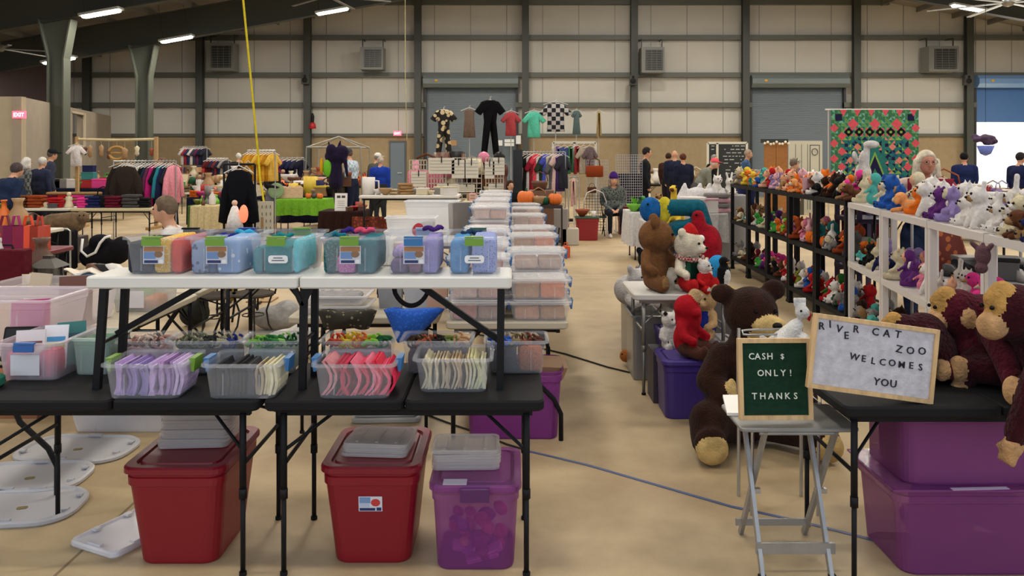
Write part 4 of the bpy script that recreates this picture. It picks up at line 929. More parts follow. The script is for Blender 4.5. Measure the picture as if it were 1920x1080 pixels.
f = Fig(); f.cap((-.09, 0, .03), (.05, 0, .20), .085, .035); f.cap((.0, 0, .02), (.07, 0, .12), .07, .05); f.el((.075, -.01, .27), (.035, .035, .035)); f.el((0, .0, .05), (.09, .07, .06)); f.cap((-.06, 0, .08), (-.12, 0, .14), .03, .015)
for i in range(4): f.cap((.05+.012*i, 0, .30), (.04+.018*i, 0, .335), .012, .008, 0)
f.el((.11, -.01, .25), (.012, .012, .03), 1)
plush('plush_rooster', 'white plush rooster with a red wattle standing in the wire cart basket', f, [mat('dedcd6', 'fur'), mat('a82020', 'cloth')], (X(1474, 3.98), 3.98, .70), 0, .008, [(.06, -.04, .28)], .006)
b = B(); b.box(-.03, .03, -.02, .02, 0, 0.001); 
b = B(); b.box(-.15, .15, -.1, .1, .0, .012); single('wire_tray_board', b, mat('c8c0a0', 'plastic'), 'cream cardboard in the wire cart basket', 'board', (X(1450, 3.98), 3.98, .56), rot=(.0, 0, 0)) if False else None
# blue tape line and cable on the floor
def floor_line(name, pts, w, h, m, lb, cat):
    b = B(); P = [G(*p) for p in pts]
    for p, q in zip(P, P[1:]): b.flat((p[0], p[1], h/2+.001), (q[0], q[1], h/2+.001), w, h)
    return single(name, b, m, lb, cat)
floor_line('floor_tape', [(985, 845), (1100, 872), (1370, 950), (1500, 978), (1625, 1010), (1700, 1030)], .022, .002, mat('4a5a80', 'paint'), 'blue line of tape running across the floor under the tray stand', 'tape')
b = B(); P = [G(*p) for p in [(640, 700), (850, 790), (870, 800)]]; 
b.tube([tuple(Vector(G(*p))+Vector((0, 0, .007))) for p in [(880, 625), (980, 646), (1060, 665), (1140, 690), (1230, 712), (1290, 722)]], .007, 0, 6); single('power_cable', b, mat('2a2826'), 'dark cable crossing the aisle floor towards the violet totes', 'cable')
b = B(); b.tube([tuple(Vector(G(*p))+Vector((0, 0, .006))) for p in [(790, 775), (850, 798), (900, 815), (950, 835), (985, 845)]], .006, 0, 6); single('floor_cable', b, mat('2a2826'), 'dark cable on the floor under the right front black table', 'cable')
# ================================================================ shelf rows of small plush
def shelf_unit(label, p, q, depth, zs, m, post=.045, name='shelf_unit', brac=True):
    """p, q: floor ends of the front face (x, y); shelves reach to the right of the line"""
    v = Vector((q[0]-p[0], q[1]-p[1])); L_ = v.length; a = math.atan2(v.y, v.x)
    t = thing(name, label, 'shelf', (p[0], p[1], 0), a)
    for x in (post/2, L_-post/2):
        for y in (post/2, depth-post/2):
            b = B(); b.cbox((x, -y if False else y, (zs[-1]+.0)/2), (post, post, zs[-1])); b.cbox((x, y, .015), (post+.012, post+.012, .03)); part('post', b, m, t)
    for z in zs:
        b = B(); b.box(0, L_, 0, depth, z-.012, z)
        b.box(0, L_, -.004, .02, z-.045, z+.004); b.box(0, L_, depth-.02, depth+.004, z-.045, z+.004); b.box(-.0, .02, 0, depth, z-.045, z+.004); b.box(L_-.02, L_, 0, depth, z-.045, z+.004)
        part('shelf_board', b, m, t)
    return t
wsh = mat('d6d0ca', 'plastic', rough=.4); bsh = mat('131314', 'plastic', rough=.6)
ZS = (.2, .75, 1.3)
def line(p, q, ys): return [(p[0]+(q[0]-p[0])*(y-p[1])/(q[1]-p[1]), y) for y in ys]
WL = line((3.15, 7.5), (2.6, 4.1), (7.5, 6.47, 5.42, 4.52, 3.95)); BLK = line((3.36, 12.3), (3.22, 7.7), (12.3, 11.35, 10.4, 9.5, 8.6, 7.72))
wl = ['farthest white plastic shelf unit, beside the black shelves', 'second white plastic shelf unit from the black shelves', 'third white plastic shelf unit, under the purple plush', 'white plastic shelf unit at the right edge, behind the monkeys']
bl = ['black plastic shelf unit farthest down the row of black shelves', 'second farthest black plastic shelf unit', 'middle black plastic shelf unit of the black row', 'black plastic shelf unit holding the plush pumpkins', 'nearest black plastic shelf unit, touching the white shelves']
for i in range(4):
    p, q = WL[i+1], WL[i]; v = Vector((q[0]-p[0], q[1]-p[1])).normalized()*.006
    shelf_unit(wl[i], (q[0]-v.x, q[1]-v.y), (p[0]+v.x, p[1]+v.y), .42, ZS, wsh)
for i in range(5):
    p, q = BLK[i+1], BLK[i]; v = Vector((q[0]-p[0], q[1]-p[1])).normalized()*.006
    shelf_unit(bl[i], (q[0]-v.x, q[1]-v.y), (p[0]+v.x, p[1]+v.y), .42, ZS, bsh)
# ---- small plush kinds, unit height
PK = {}
F0 = [mat('a08060', 'fur', s=30), mat('d8c8b0', 'fur', s=30), mat('181414', 'plastic', rough=.2)]
def kind(name, f, hdpts, er=.03):
    for p in hdpts: f.extra.ell(p, er, 2, (0, 0, 0), 6, 5)
    PK[name] = f.mesh('plush_'+name, F0, .042, 2)
f, hd = teddy_fig(1, .24, 0, earr=.09); kind('bear', f, [hd(-.09, -.23, .05), hd(.09, -.23, .05), hd(0, -.31, -.02)])
f, hd = teddy_fig(.82, .23, 0, earr=.01)
for s in (-1, 1): f.cap((s*.09, .0, .72), (s*.14, .02, .98), .05, .055)
kind('rabbit', f, [(-.07, -.19, .62), (.07, -.19, .62), (0, -.25, .56)])
f = Fig(); f.el((0, .05, .25), (.24, .32, .22)); f.el((0, -.3, .5), (.24, .22, .22)); f.el((0, -.5, .43), (.12, .12, .1), 1)
for s in (-1, 1): f.cap((s*.22, -.3, .6), (s*.3, -.32, .36), .07, .08); f.cap((s*.16, -.3, .12), (s*.18, -.52, .07), .09, .08); f.el((s*.2, .2, .12), (.13, .16, .12))
f.cap((0, .35, .25), (.05, .5, .38), .06, .04); kind('dog', f, [(-.09, -.49, .58), (.09, -.49, .58), (0, -.62, .46)])
f = Fig(); f.el((0, 0, .3), (.22, .22, .3)); f.el((0, -.08, .68), (.22, .2, .19)); f.el((0, -.24, .62), (.1, .08, .07), 1)
for s in (-1, 1): f.cap((s*.12, -.05, .8), (s*.17, -.05, .93), .07, .02); f.cap((s*.12, -.14, .3), (s*.13, -.24, .05), .08, .07)
f.cap((.15, .15, .1), (.3, .1, .35), .05, .04); kind('cat', f, [(-.08, -.25, .73), (.08, -.25, .73), (0, -.32, .65)])
f, hd = teddy_fig(.9, .2, 0, earr=.09, muz=1); f.P.pop(3) if False else None
f.cap((.2, 0, .4), (.42, -.05, .2), .06, .05); f.el((0, -.15, .66), (.13, .06, .12), 1); kind('monkey', f, [(-.05, -.21, .7), (.05, -.21, .7)], .025)
f = Fig(); f.el((0, .05, .3), (.25, .34, .28)); f.el((0, -.2, .7), (.19, .19, .19)); f.cap((0, -.35, .67), (0, -.5, .64), .07, .03, 1); f.el((-.24, .08, .33), (.06, .22, .15)); f.el((.24, .08, .33), (.06, .22, .15)); f.cap((0, .3, .4), (0, .45, .55), .1, .04); f.el((-.12, -.1, .03), (.1, .15, .04), 1); f.el((.12, -.1, .03), (.1, .15, .04), 1)
kind('bird', f, [(-.1, -.35, .76), (.1, -.35, .76)])
f = Fig()
for k in range(9): a = 2*PI*k/9; f.el((.24*math.cos(a), .24*math.sin(a), .36), (.22, .22, .34))
f.cap((0, 0, .62), (.06, 0, .88), .08, .05, 1)
for s in (-1, 1): f.extra.add([(s*.2, -.46, .5), (s*.08, -.48, .5), (s*.14, -.47, .62)], [(0, 1, 2), (2, 1, 0)], 2)
f.extra.ell((0, -.45, .27), (.2, .04, .06), 2); kind('pumpkin', f, [], .01)
f = Fig(); f.el((0, .1, .25), (.2, .32, .2)); f.cap((0, -.1, .3), (.02, -.2, .8), .11, .08); f.el((.02, -.3, .88), (.1, .18, .09)); f.el((.02, -.45, .86), (.07, .06, .06), 1)
for s in (-1, 1): f.cap((.02+s*.05, -.2, .93), (.02+s*.07, -.18, 1.0), .03, .025, 1); f.cap((s*.12, -.1, .15), (s*.14, -.3, .05), .07, .06); f.cap((s*.12, .3, .15), (s*.16, .36, .04), .07, .06)
kind('giraffe', f, [(-.07, -.33, .93), (.11, -.33, .93)])
f = Fig(); f.el((0, .05, .22), (.34, .36, .22)); f.el((0, -.25, .38), (.24, .2, .15)); f.el((0, -.2, .18), (.22, .24, .14), 1)
for s in (-1, 1): f.el((s*.13, -.25, .55), (.09, .09, .09)); f.cap((s*.3, .1, .1), (s*.42, -.25, .06), .09, .07)
kind('frog', f, [(-.13, -.33, .57), (.13, -.33, .57)], .04)
f = Fig(); f.el((0, 0, .2), (.24, .22, .2), 0); f.el((0, 0, .45), (.15, .12, .2), 0); f.el((0, -.02, .78), (.15, .15, .16), 1); f.el((0, .06, .8), (.19, .17, .2), 0); f.cap((-.14, 0, .55), (-.22, -.2, .4), .05, .05, 0); f.cap((.14, 0, .55), (.22, -.2, .4), .05, .05, 0); f.el((-.22, -.24, .38), .05, 1); f.el((.22, -.24, .38), .05, 1)
kind('doll', f, [(-.05, -.16, .8), (.05, -.16, .8)], .018)
f = Fig(); f.el((0, .05, .35), (.26, .36, .27)); f.el((0, -.35, .5), (.2, .18, .2)); f.cap((0, -.5, .45), (0, -.62, .15), .08, .05)
for s in (-1, 1): f.el((s*.24, -.28, .52), (.05, .16, .18), 1); f.cap((s*.15, -.2, .25), (s*.15, -.22, .07), .09, .09); f.cap((s*.15, .25, .25), (s*.15, .27, .07), .09, .09)
kind('elephant', f, [(-.1, -.51, .58), (.1, -.51, .58)])
CN = {'orange': 'd86a20', 'pale orange': 'd8945a', 'yellow': 'd8b83a', 'peach': 'd8a080', 'pink': 'c8708a', 'hot pink': 'd83a88', 'pale pink': 'd0a0a8', 'red': 'a81c22', 'maroon': '5c1428', 'purple': '5a2a6a', 'lavender': '8a78a8', 'blue': '24509a', 'navy': '1e2450', 'teal': '2a7a78', 'aqua': '4aa098', 'green': '3a8a38', 'lime green': '6ab030', 'dark green': '1e4a30', 'olive': '7a8030', 'brown': '5a3622', 'dark brown': '2e1c14', 'tan': '9a7850', 'cream': 'c8bc9c', 'white': 'd4cec8', 'grey': '7c7876', 'dark grey': '444242', 'black': '161516', 'rust': '8a3c1c'}
def small_plush(kd, cn, H, loc, rz, label, c2='cream', group=None):
    o = bpy.data.objects.new('plush_'+kd, PK[kd]); C.objects.link(o); o.location = loc; o.rotation_euler = (0, 0, rz); o.scale = (H, H, H)
    recolor(o, mat(CN[cn], 'fur', s=22, bd=.003, bs=.4, v=.1), mat(CN[c2], 'fur', s=22, bd=.003, bs=.4, v=.1)); return tag(o, label, 'plush toy', group)
NB = {'bear': 'teddy bear', 'bird': 'bird', 'doll': 'doll'}
def fill_shelf(P, Q, z, place, seq, Hr, depth=.42, rows=2, seed=0):
    """seq: list of (kind, colour) along the shelf from P to Q"""
    rnd = random.Random(seed); P = Vector((P[0], P[1])); Q = Vector((Q[0], Q[1])); v = (Q-P).normalized(); nrm = Vector((-v.y, v.x)) if v.y < 0 else Vector((v.y, -v.x))
    if nrm.x < 0: nrm = -nrm
    n = len(seq); ang = math.atan2(nrm.y, nrm.x)+PI/2
    for r in range(rows):
        for i in range(n):
            kd, cn = seq[i] if r == 0 else seq[(i*5+3) % n]
            if r and rnd.random() < .25: continue
            H = rnd.uniform(*Hr)*(1 if r == 0 else 1.1)*{'pumpkin': .75, 'frog': .8, 'dog': .85}.get(kd, 1)
            w = (Q-P).length/n
            c = P+v*(w*(i+.5)+(0 if r == 0 else w*.2))+nrm*(.12 if r == 0 else .29)
            nb = seq[i-1] if i else None
            lb = f"{cn} plush {NB.get(kd, kd)}, {'front' if r == 0 else 'back row'}, {place}"
            if nb and r == 0: lb = f"{cn} plush {NB.get(kd, kd)}, {place}, by the {nb[1]} {NB.get(nb[0], nb[0])}"
            H = min(H, w*2.2+.05)
            small_plush(kd, cn, H, (c.x, c.y, z+.004), ang+PI+rnd.uniform(-.5, .4)-.25, lb, rnd.choice(['cream', 'white', 'tan', cn]) if kd not in ('doll', 'pumpkin') else ('peach' if kd == 'doll' else 'green'))
def S(s):
    out = []
    for w_ in s.split(','):
        k, c = w_.strip().split(':'); out.append((k, c))
    return out
bunits = ['farthest black unit', 'second black unit', 'middle black unit', 'fourth black unit', 'nearest black unit']
seqs = {
 (0, 2): 'bear:cream,cat:tan,elephant:grey,bird:yellow,bear:yellow,bird:orange,frog:teal',
 (1, 2): 'bird:yellow,bear:orange,dog:blue,bird:aqua,bear:peach,doll:red,cat:lavender',
 (2, 2): 'bear:pale pink,rabbit:lavender,bear:peach,dog:tan,bear:peach,monkey:orange',
 (3, 2): 'dog:pale orange,bear:orange,frog:orange,bear:brown,bear:white,dog:black',
 (4, 2): 'cat:dark brown,doll:orange,bear:dark brown,cat:black,doll:hot pink,dog:tan,dog:brown',
 (0, 1): 'bear:tan,cat:brown,dog:cream,frog:teal,bear:tan,dog:brown', (1, 1): 'rabbit:white,bird:green,frog:green,bear:cream,cat:tan,bird:purple',
 (2, 1): 'frog:green,bird:orange,doll:lime green,bear:rust,rabbit:pale pink,bear:pink', (3, 1): 'bear:rust,doll:pink,rabbit:pale pink,pumpkin:orange,pumpkin:orange,cat:teal',
 (4, 1): 'pumpkin:orange,rabbit:white,elephant:grey,cat:black,bear:rust,bird:orange,bear:dark grey',
 (0, 0): 'bear:grey,dog:cream,bear:brown,cat:dark brown', (1, 0): 'doll:maroon,frog:green,cat:purple,bird:hot pink,bear:tan', (2, 0): 'penguinx:black,bear:brown,doll:red,bear:white,dog:red',
 (3, 0): 'cat:olive,bear:white,doll:blue,bear:red,doll:green,cat:red', (4, 0): 'doll:green,bear:red,bear:white,frog:dark green,doll:red,elephant:grey,bear:blue,cat:grey'}
lv = ['bottom shelf of', 'middle shelf of', 'top of']
for (u, l), s in seqs.items():
    fill_shelf(BLK[u], BLK[u+1], ZS[l], lv[l]+' '+bunits[u], S(s.replace('penguinx', 'bird')), (.2, .28), seed=u*7+l, rows=2 if l != 2 else 2)
wunits = ['farthest white unit', 'second white unit', 'third white unit', 'last white unit']
seqs = {
 (0, 2): 'rabbit:cream,doll:aqua,doll:cream,bear:blue', (1, 2): 'monkey:blue,dog:pale orange,bear:orange,cat:white,bear:purple', (2, 2): 'monkey:lavender,rabbit:white,cat:white,rabbit:white', (3, 2): 'rabbit:white,bear:cream,dog:brown,bear:tan,dog:navy',
 (0, 1): 'frog:aqua,bear:black,rabbit:cream,doll:lavender,elephant:navy', (1, 1): 'bear:cream,doll:purple,monkey:purple,doll:pink,cat:white,rabbit:white', (2, 1): 'monkey:peach,frog:lime green,frog:dark green,bird:hot pink,rabbit:pale pink', (3, 1): 'cat:white,bear:pale pink,bear:grey',
 (0, 0): 'cat:dark brown,elephant:grey,cat:grey,dog:aqua,bear:brown,doll:rust', (1, 0): 'elephant:grey,doll:blue,bear:grey,cat:brown,doll:lavender', (2, 0): 'bear:grey,dog:dark grey,bear:brown', (3, 0): 'bear:orange,bear:tan'}
for (u, l), s in seqs.items():
    fill_shelf(WL[u], WL[u+1], ZS[l], lv[l]+' '+wunits[u], S(s), (.22, .30) if l == 2 else (.2, .27), seed=u*11+l+50)
# things standing or hanging at the shelves
def on_shelf(Lp, y, off=.2):
    for a, c in zip(Lp, Lp[1:]):
        if c[1] <= y <= a[1]: return (a[0]+(c[0]-a[0])*(y-a[1])/(c[1]-a[1])+off, y)
f = Fig(); f.el((0, 0, .12), (.07, .09, .12)); f.cap((0, -.02, .2), (0, -.04, .40), .045, .035); f.el((-.02, -.09, .44), (.05, .09, .045)); f.el((.10, .04, .30), (.13, .02, .06), 0, (0, -.5, 0)); f.el((-.1, .06, .30), (.10, .02, .06), 0, (0, .5, 0)); f.cap((.05, .08, .08), (.16, .1, .03), .03, .012)
x, y = 3.75, 9.0
shelf_unit('low dark display stand behind the nearest black shelves under the white dragon', (3.75, 9.3), (3.72, 8.6), .4, (.5, 1.05, 1.42), mat('3a3050', 'plastic'), name='display_stand')
plush('plush_dragon', 'white plush winged dragon standing tall behind the black shelves', f, [mat('cfcac4', 'fur')], (X(1622, 8.9), 8.95, 1.424), .9, .012, [(-.04, -.13, .46), (.0, -.15, .46)], .008)
# acrylic display boxes behind the white shelves
for i, (px, d, w, h, z) in enumerate(((1675, 8.2, .28, .28, 1.38), (1648, 8.4, .38, .2, 1.38))):
    pass
fold_table('grey covered table behind the farthest white shelf unit', 3.75, 4.6, 8.1, 8.5, 1.2, mat('a8a4a8', 'plastic'), mat('555555', 'metal'), seam=False) 
for i, (px, w, h) in enumerate(((1674, .17, .22), (1640, .24, .3))):
    b = B(); b.box(-w/2, w/2, -.12, .12, 0, h); b.box(-w/2-.01, w/2+.01, -.13, .13, h, h+.008); single('display_case', b, mat('c8d0d0', 'clear', a=.28), ['small clear acrylic display case in front of the quilt', 'larger clear acrylic display case on the grey covered table'][i], 'display case', (X(px, 8.3)+(.12 if i == 0 else .06), 8.3, 1.204))
# ================================================================ people
SKIN = 'c49274'
def person(label, loc, rz=0, h=1.7, top='303038', bottom='24262e', hair='8a8884', hairstyle='short', sit=False, lean=0, arms='down', vox=.024, shoes='1c1a1a', cap=None, skirt=False, build=1.12, topk='cloth', skin=SKIN, topk_args=None, hands=False, look=0, vest=None):
    k = h/1.72; f = Fig(); bw = build
    def L(x, y, z):   # lean about the hips
        hz = .92 if not sit else .5
        if z > hz:
            dz = z-hz; c, s = math.cos(lean), math.sin(lean); y, z = y*c-dz*s, hz+dz*c+y*s
        return (x*k, y*k, z*k)
    dz = -.42 if sit else 0
    f.el(L(0, 0, .95+dz), (.165*k*bw, .12*k*bw, .13*k), 2); f.el(L(0, 0, 1.10+dz), (.155*k*bw, .115*k*bw, .14*k), 1); f.el(L(0, .01, 1.29+dz), (.185*k*bw, .115*k*bw, .16*k), 1)
    f.cap(L(-.15*bw, .01, 1.40+dz), L(.15*bw, .01, 1.40+dz), .062*k, .062*k, 1)
    f.cap(L(0, .01, 1.42+dz), L(0, -.01, 1.50+dz), .058*k, .052*k, 0)
    hc = Vector(L(0, -.03, 1.60+dz)); ca, sa = math.cos(look), math.sin(look)
    f.el(hc, (.075*k, .092*k, .108*k), 0); f.el(hc+Vector((0, -.035, -.06))*k, (.05*k, .05*k, .045*k), 0); f.el(hc+Vector((0, -.095, -.015))*k, (.014*k, .022*k, .02*k), 0)
    for s in (-1, 1): f.el(hc+Vector((s*.077, .005, -.01))*k, (.012*k, .02*k, .03*k), 0)
    if sit:
        for s in (-1, 1):
            f.cap(L(s*.10, 0, .50), (s*.13*k, -.42*k, .50*k), .085*k, .065*k, 2); f.cap((s*.13*k, -.42*k, .50*k), (s*.13*k, -.44*k, .09*k), .058*k, .042*k, 2); f.cap((s*.13*k, -.42*k, .04*k), (s*.14*k, -.58*k, .035*k), .045*k, .038*k, 3)
    elif skirt:
        f.cap(L(0, 0, .88), (0, 0, .45*k), .16*k, .20*k, 2)
        for s in (-1, 1): f.cap((s*.09*k, 0, .45*k), (s*.09*k, 0, .08*k), .05*k, .04*k, 0); f.cap((s*.09*k, .0, .04*k), (s*.1*k, -.15*k, .035*k), .042*k, .036*k, 3)
    else:
        for s in (-1, 1):
            st = .03*s
            f.cap(L(s*.085, 0, .90), (s*.095*k, -st*k, .50*k), .100*k*bw, .075*k*bw, 2); f.cap((s*.095*k, -st*k, .50*k), (s*.10*k, st*k+.01, .09*k), .072*k*bw, .055*k, 2); f.cap((s*.10*k, .03*k, .04*k), (s*.115*k, -.14*k, .033*k), .045*k, .036*k, 3)
    A = {'down': ((.19, .02, 1.38), (.235, .03, 1.12), (.225, -.06, .88)), 'front': ((.19, .02, 1.38), (.235, .0, 1.12), (.13, -.24, 1.08)), 'reach': ((.19, .0, 1.38), (.23, -.16, 1.17), (.18, -.42, 1.10)), 'lap': ((.19, .02, 1.38), (.24, -.03, 1.13), (.08, -.24, 1.02))}[arms]
    for s in (-1, 1):
        p = [Vector(L(s*q[0]*(bw if i == 0 else 1), q[1], q[2]+dz)) for i, q in enumerate(A)]
        if arms in ('reach', 'front') and lean: p[2] = p[1]+(p[2]-p[1]).normalized()*.26*k
        f.cap(p[0], p[1], .064*k, .052*k, 1); f.cap(p[1], p[2], .050*k, .036*k, 1)
        d = (p[2]-p[1]).normalized(); hd = p[2]+d*.06*k; f.el(hd, (.032*k, .034*k, .042*k), 0)
        sd = Vector((1, 0, 0)); sd = (sd-d*sd.dot(d)).normalized(); nn = d.cross(sd)
        if vox < .03:
            for j, ln in enumerate((.055, .065, .06, .045)): f.cap(hd+sd*(j-1.5)*.018*k+d*.02*k, hd+sd*(j-1.5)*.02*k+d*(.02+ln)*k+nn*.012*k*s, .0095*k, .008*k, 0)
            f.cap(hd+nn*.0-sd*s*.028*k, hd-sd*s*.045*k+d*.045*k, .011*k, .009*k, 0)
    t = thing('person', label, 'person', loc, rz)
    tm = mat(top, topk, **(topk_args or {}))
    me = f.mesh('body', [mat(skin, 'skin'), tm, mat(bottom, 'cloth'), mat(shoes, 'plastic')], vox, 2); part('body', me, None, t)
    hf = Fig()
    if hairstyle in ('short', 'bob', 'long'):
        hf.el(hc+Vector((0, .012, .03))*k, (.088*k, .098*k, .1*k)); 
        if hairstyle == 'bob': hf.el(hc+Vector((0, .045, -.03))*k, (.105*k, .085*k, .12*k)); hf.cap(hc+Vector((-.095, .0, .02))*k, hc+Vector((-.1, .0, -.11))*k, .028*k, .032*k); hf.cap(hc+Vector((.095, .0, .02))*k, hc+Vector((.1, .0, -.11))*k, .028*k, .032*k)
        if hairstyle == 'long': hf.cap(hc+Vector((0, .06, 0))*k, hc+Vector((0, .09, -.25))*k, .09*k, .06*k)
        me = hf.mesh('hair', [mat(hair, 'fur', s=50)], .02 if vox > .018 else .012, 1)
        o = part('hair', me, None, t)
        # keep the hair off the face
        bm_co = np.empty(len(me.vertices)*3); me.vertices.foreach_get('co', bm_co); co = bm_co.reshape(-1, 3); h3 = np.array(hc)
        yy = co[:, 1]-h3[1]; zz = co[:, 2]-h3[2]; lim = -(.045+np.clip(zz/k-.04, 0, .08)*.7)*k
        u = (zz < .12*k) & (yy < lim) & (np.abs(co[:, 0]-h3[0]) < .085*k); co[u, 1] = h3[1]+lim[u]; me.vertices.foreach_set('co', co.ravel()); me.update()
    if cap:
        b = B(); b.lathe([(.094*k, 0), (.096*k, .03*k), (.08*k, .075*k), (.04*k, .1*k), (.005, .105*k)], hc+Vector((0, .005, .035))*k, 14); b.hexa([tuple(hc+Vector(q)*k) for q in ((-.07, -.16, .03), (.07, -.16, .03), (.08, -.06, .045), (-.08, -.06, .045))], [tuple(hc+Vector(q)*k) for q in ((-.07, -.16, .04), (.07, -.16, .04), (.08, -.06, .06), (-.08, -.06, .06))]); part('cap', b, mat(cap, 'cloth'), t, True)
    for s in (-1, 1):
        b = B(); b.ell(hc+Vector((s*.03, -.082, .012))*k, (.010*k, .008*k, .007*k), 0, (0, 0, 0), 8, 6); part('eye', b, mat('1a1414'), t, True)
    b = B(); b.ell(hc+Vector((0, -.079, -.058))*k, (.022*k, .01*k, .005*k), 0, (0, 0, 0), 8, 5); part('mouth', b, mat('9a5a50'), t, True)
    return t, hc, k, f, L
def headz(py, d, off=.0): return Z(py, d)
def stand_h(py_top, d): return Z(py_top, d)
# near and middle distance
t, hc, k, f, L = person('seated woman with short brown-grey hair and a white top, turned to the left', (X(327, 7.2), 7.25, .0), -1.35, 1.83, 'd4ccc4', '303540', '6a5a4a', 'short', True, .1, 'lap', .016)
t, hc, k, f, L = person('woman with white bobbed hair, glasses and a red vest looking down behind the white shelves', (X(1728, 8.0), 8.0, 0), -.1, 1.80, 'c8b0a4', '26324e', 'd4c8b0', 'bob', False, .12, 'front', .015, build=1.1, skin='b87a64')
b = B()
for s in (-1, 1): b.tube([tuple(hc+Vector((s*.035+.026*math.cos(a), -.098, .012+.02*math.sin(a)))*k) for a in [i*PI/6 for i in range(13)]], .0025*k, 0, 5); b.tube([tuple(hc+Vector((s*.06, -.098, .014))*k), tuple(hc+Vector((s*.085, .0, .01))*k)], .002*k, 0, 4)
part('glasses', b, mat('705048'), t)
b = B()
for s in (-1, 1):
    b.sheet(lambda u, v, s=s: tuple(Vector(L(s*(.03+.175*u-.02*v), -.135-.03*math.sin(PI*u)*.6, 1.47-.42*v))), 4, 6, 0, (0, -.012, 0))
part('vest', b, mat('7c1e34', 'cloth'), t, True)
t, hc, k, f, L = person('seated woman with a purple hat and grey patterned jacket beside the red tub', (X(1150, 17.2), 17.3, 0), .05, 1.76, '5c625e', '1c1e26', '8a7a6a', 'bob', True, .12, 'lap', .022, 'c8c0b4', topk='print', topk_args={'c2': '2c302e', 's': 26, 't': .4})
b = B(); b.lathe([(.1, 0), (.1, .05), (.07, .12), (.03, .15)], hc+Vector((0, .01, .04)), 12); part('hat', b, mat('40206a', 'cloth'), t, True)
def far(label, px, ptop, d, rz, **k2):
    """standing person whose head top shows at pixel row ptop"""
    h = k2.pop('h', None) or Z(ptop, d)*1.0
    return person(label, (X(px, d), d, 0), rz, h, vox=.03, **k2)
far('person in dark navy at the left edge, seen from behind', 3, 300, 11.9, 2.8, h=1.68, top='1e2a44', bottom='1a1c24', hair='4a4040', lean=.35)
far('person with white hair and a grey plaid shirt at the far left table', 42, 292, 17, 2.6, h=1.70, top='6a6c6a', bottom='2c3850', hair='c8c4bc', hairstyle='bob', topk='plaid', topk_args={'c2': '34383c', 's': 12}, lean=.1)
far('person with white hair and a dark blue jacket beside the man in the cap', 76, 290, 17.5, 2.9, h=1.70, top='2c3248', bottom='20222c', hair='c4c0b8', lean=.05)
far('man in a dark cap and slate jacket beside the left steel column', 89, 276, 18.3, 2.4, h=1.88, top='3a3e50', bottom='22242c', hair='5a5048', cap='1c1e22', lean=.1)
far('person bending in an orange shirt behind the clothing rack', 323, 287, 17.6, -.5, h=1.74, top='c04a1c', bottom='2c2c38', hair='6a5040', lean=.35, arms='reach')
far('person with white hair in black between the far clothes and the yellow garments', 447, 283, 26, 3.0, h=1.80, top='1a1a1e', bottom='1c1c20', hair='c8c4bc')
far('dark haired woman in black with a grey skirt beside the yellow garments', 511, 294, 17.5, 1.2, h=1.66, top='1c1c20', bottom='6a6a74', hair='20181a', hairstyle='long', arms='front', skirt=True)
far('man in a light plaid shirt and jeans at the centre left stalls', 661, 275, 20, -1.9, h=1.90, top='8aa0b4', bottom='1e2438', hair='5a4a40', cap='3c4048', topk='plaid', topk_args={'c2': 'c0ccd4', 's': 14}, arms='front', lean=.12)
far('person in a bright royal blue jacket seen from behind', 713, 293, 20.5, 3.0, h=1.70, top='1e3a9a', bottom='2c3034', hair='b0a498', build=1.15)
far('man in a white cap beside the blue jacket', 701, 285, 21.6, 2.4, h=1.80, top='4a4a44', bottom='2a2c34', hair='8a8078', cap='d8d4cc', lean=.15)
t = person('seated person in black at the right end of the white lattice racks', (X(955, 17.0), 17.0, 0), .4, 1.60, '161618', '16161a', '3a2820', 'long', True, .05, 'lap', .03)[0]
far('tall dark haired man in a black suit by the wire grid panels', 1209, 276, 19, 1.5, h=1.93, top='1c1e22', bottom='1a1a1e', hair='2a2624', lean=.03)
far('person in a brown jacket at the edge of the dark clothed group', 1253, 286, 23, 2.6, h=1.80, top='3a2420', bottom='1e1e24', hair='3c2c24')
far('bald man in navy within the dark clothed group', 1265, 280, 22.2, 2.9, h=1.88, top='1e2438', bottom='1c1e28', hairstyle='none')
far('person in navy with auburn hair within the dark clothed group', 1281, 287, 21, 3.3, h=1.78, top='1c2034', bottom='1c1e28', hair='5a3428', build=1.1)
far('man in a pink cap and grey coat bending over a table', 1305, 291, 18.6, 1.4, h=1.80, top='7a7c70', bottom='4a4844', hair='c8b8a8', cap='e05a64', lean=.6, arms='reach', build=1.15)
far('grey haired person in black in front of the chalkboards', 1334, 290, 24, .8, h=1.76, top='1a1c1e', bottom='1a1c20', hair='8a8480', lean=.1)
far('man in a blue shirt beside the chalkboards', 1396, 279, 22, 1.2, h=1.90, top='3c5878', bottom='2a2c38', hair='a08a78', lean=.1)
far('grey haired person bent over in a navy top behind the black shelves', 1372, 330, 14, 1.7, h=1.62, top='1a2040', bottom='24262e', hair='6a6864', lean=.75, arms='reach', build=1.15)
far('brown haired person behind the top of the black shelves', 1487, 296, 17, 1.5, h=1.66, top='3a3030', bottom='26262e', hair='6a5a50')
far('person with a dark bun and navy coat near the open blue rolling door', 1808, 285, 18.5, 2.9, h=1.80, top='1e2850', bottom='1c1e2a', hair='1a181c', build=1.1)
far('person in dark navy at the right edge near the open door', 1912, 284, 17, 1.8, h=1.80, top='1c2244', bottom='181a28', hair='2a2628')
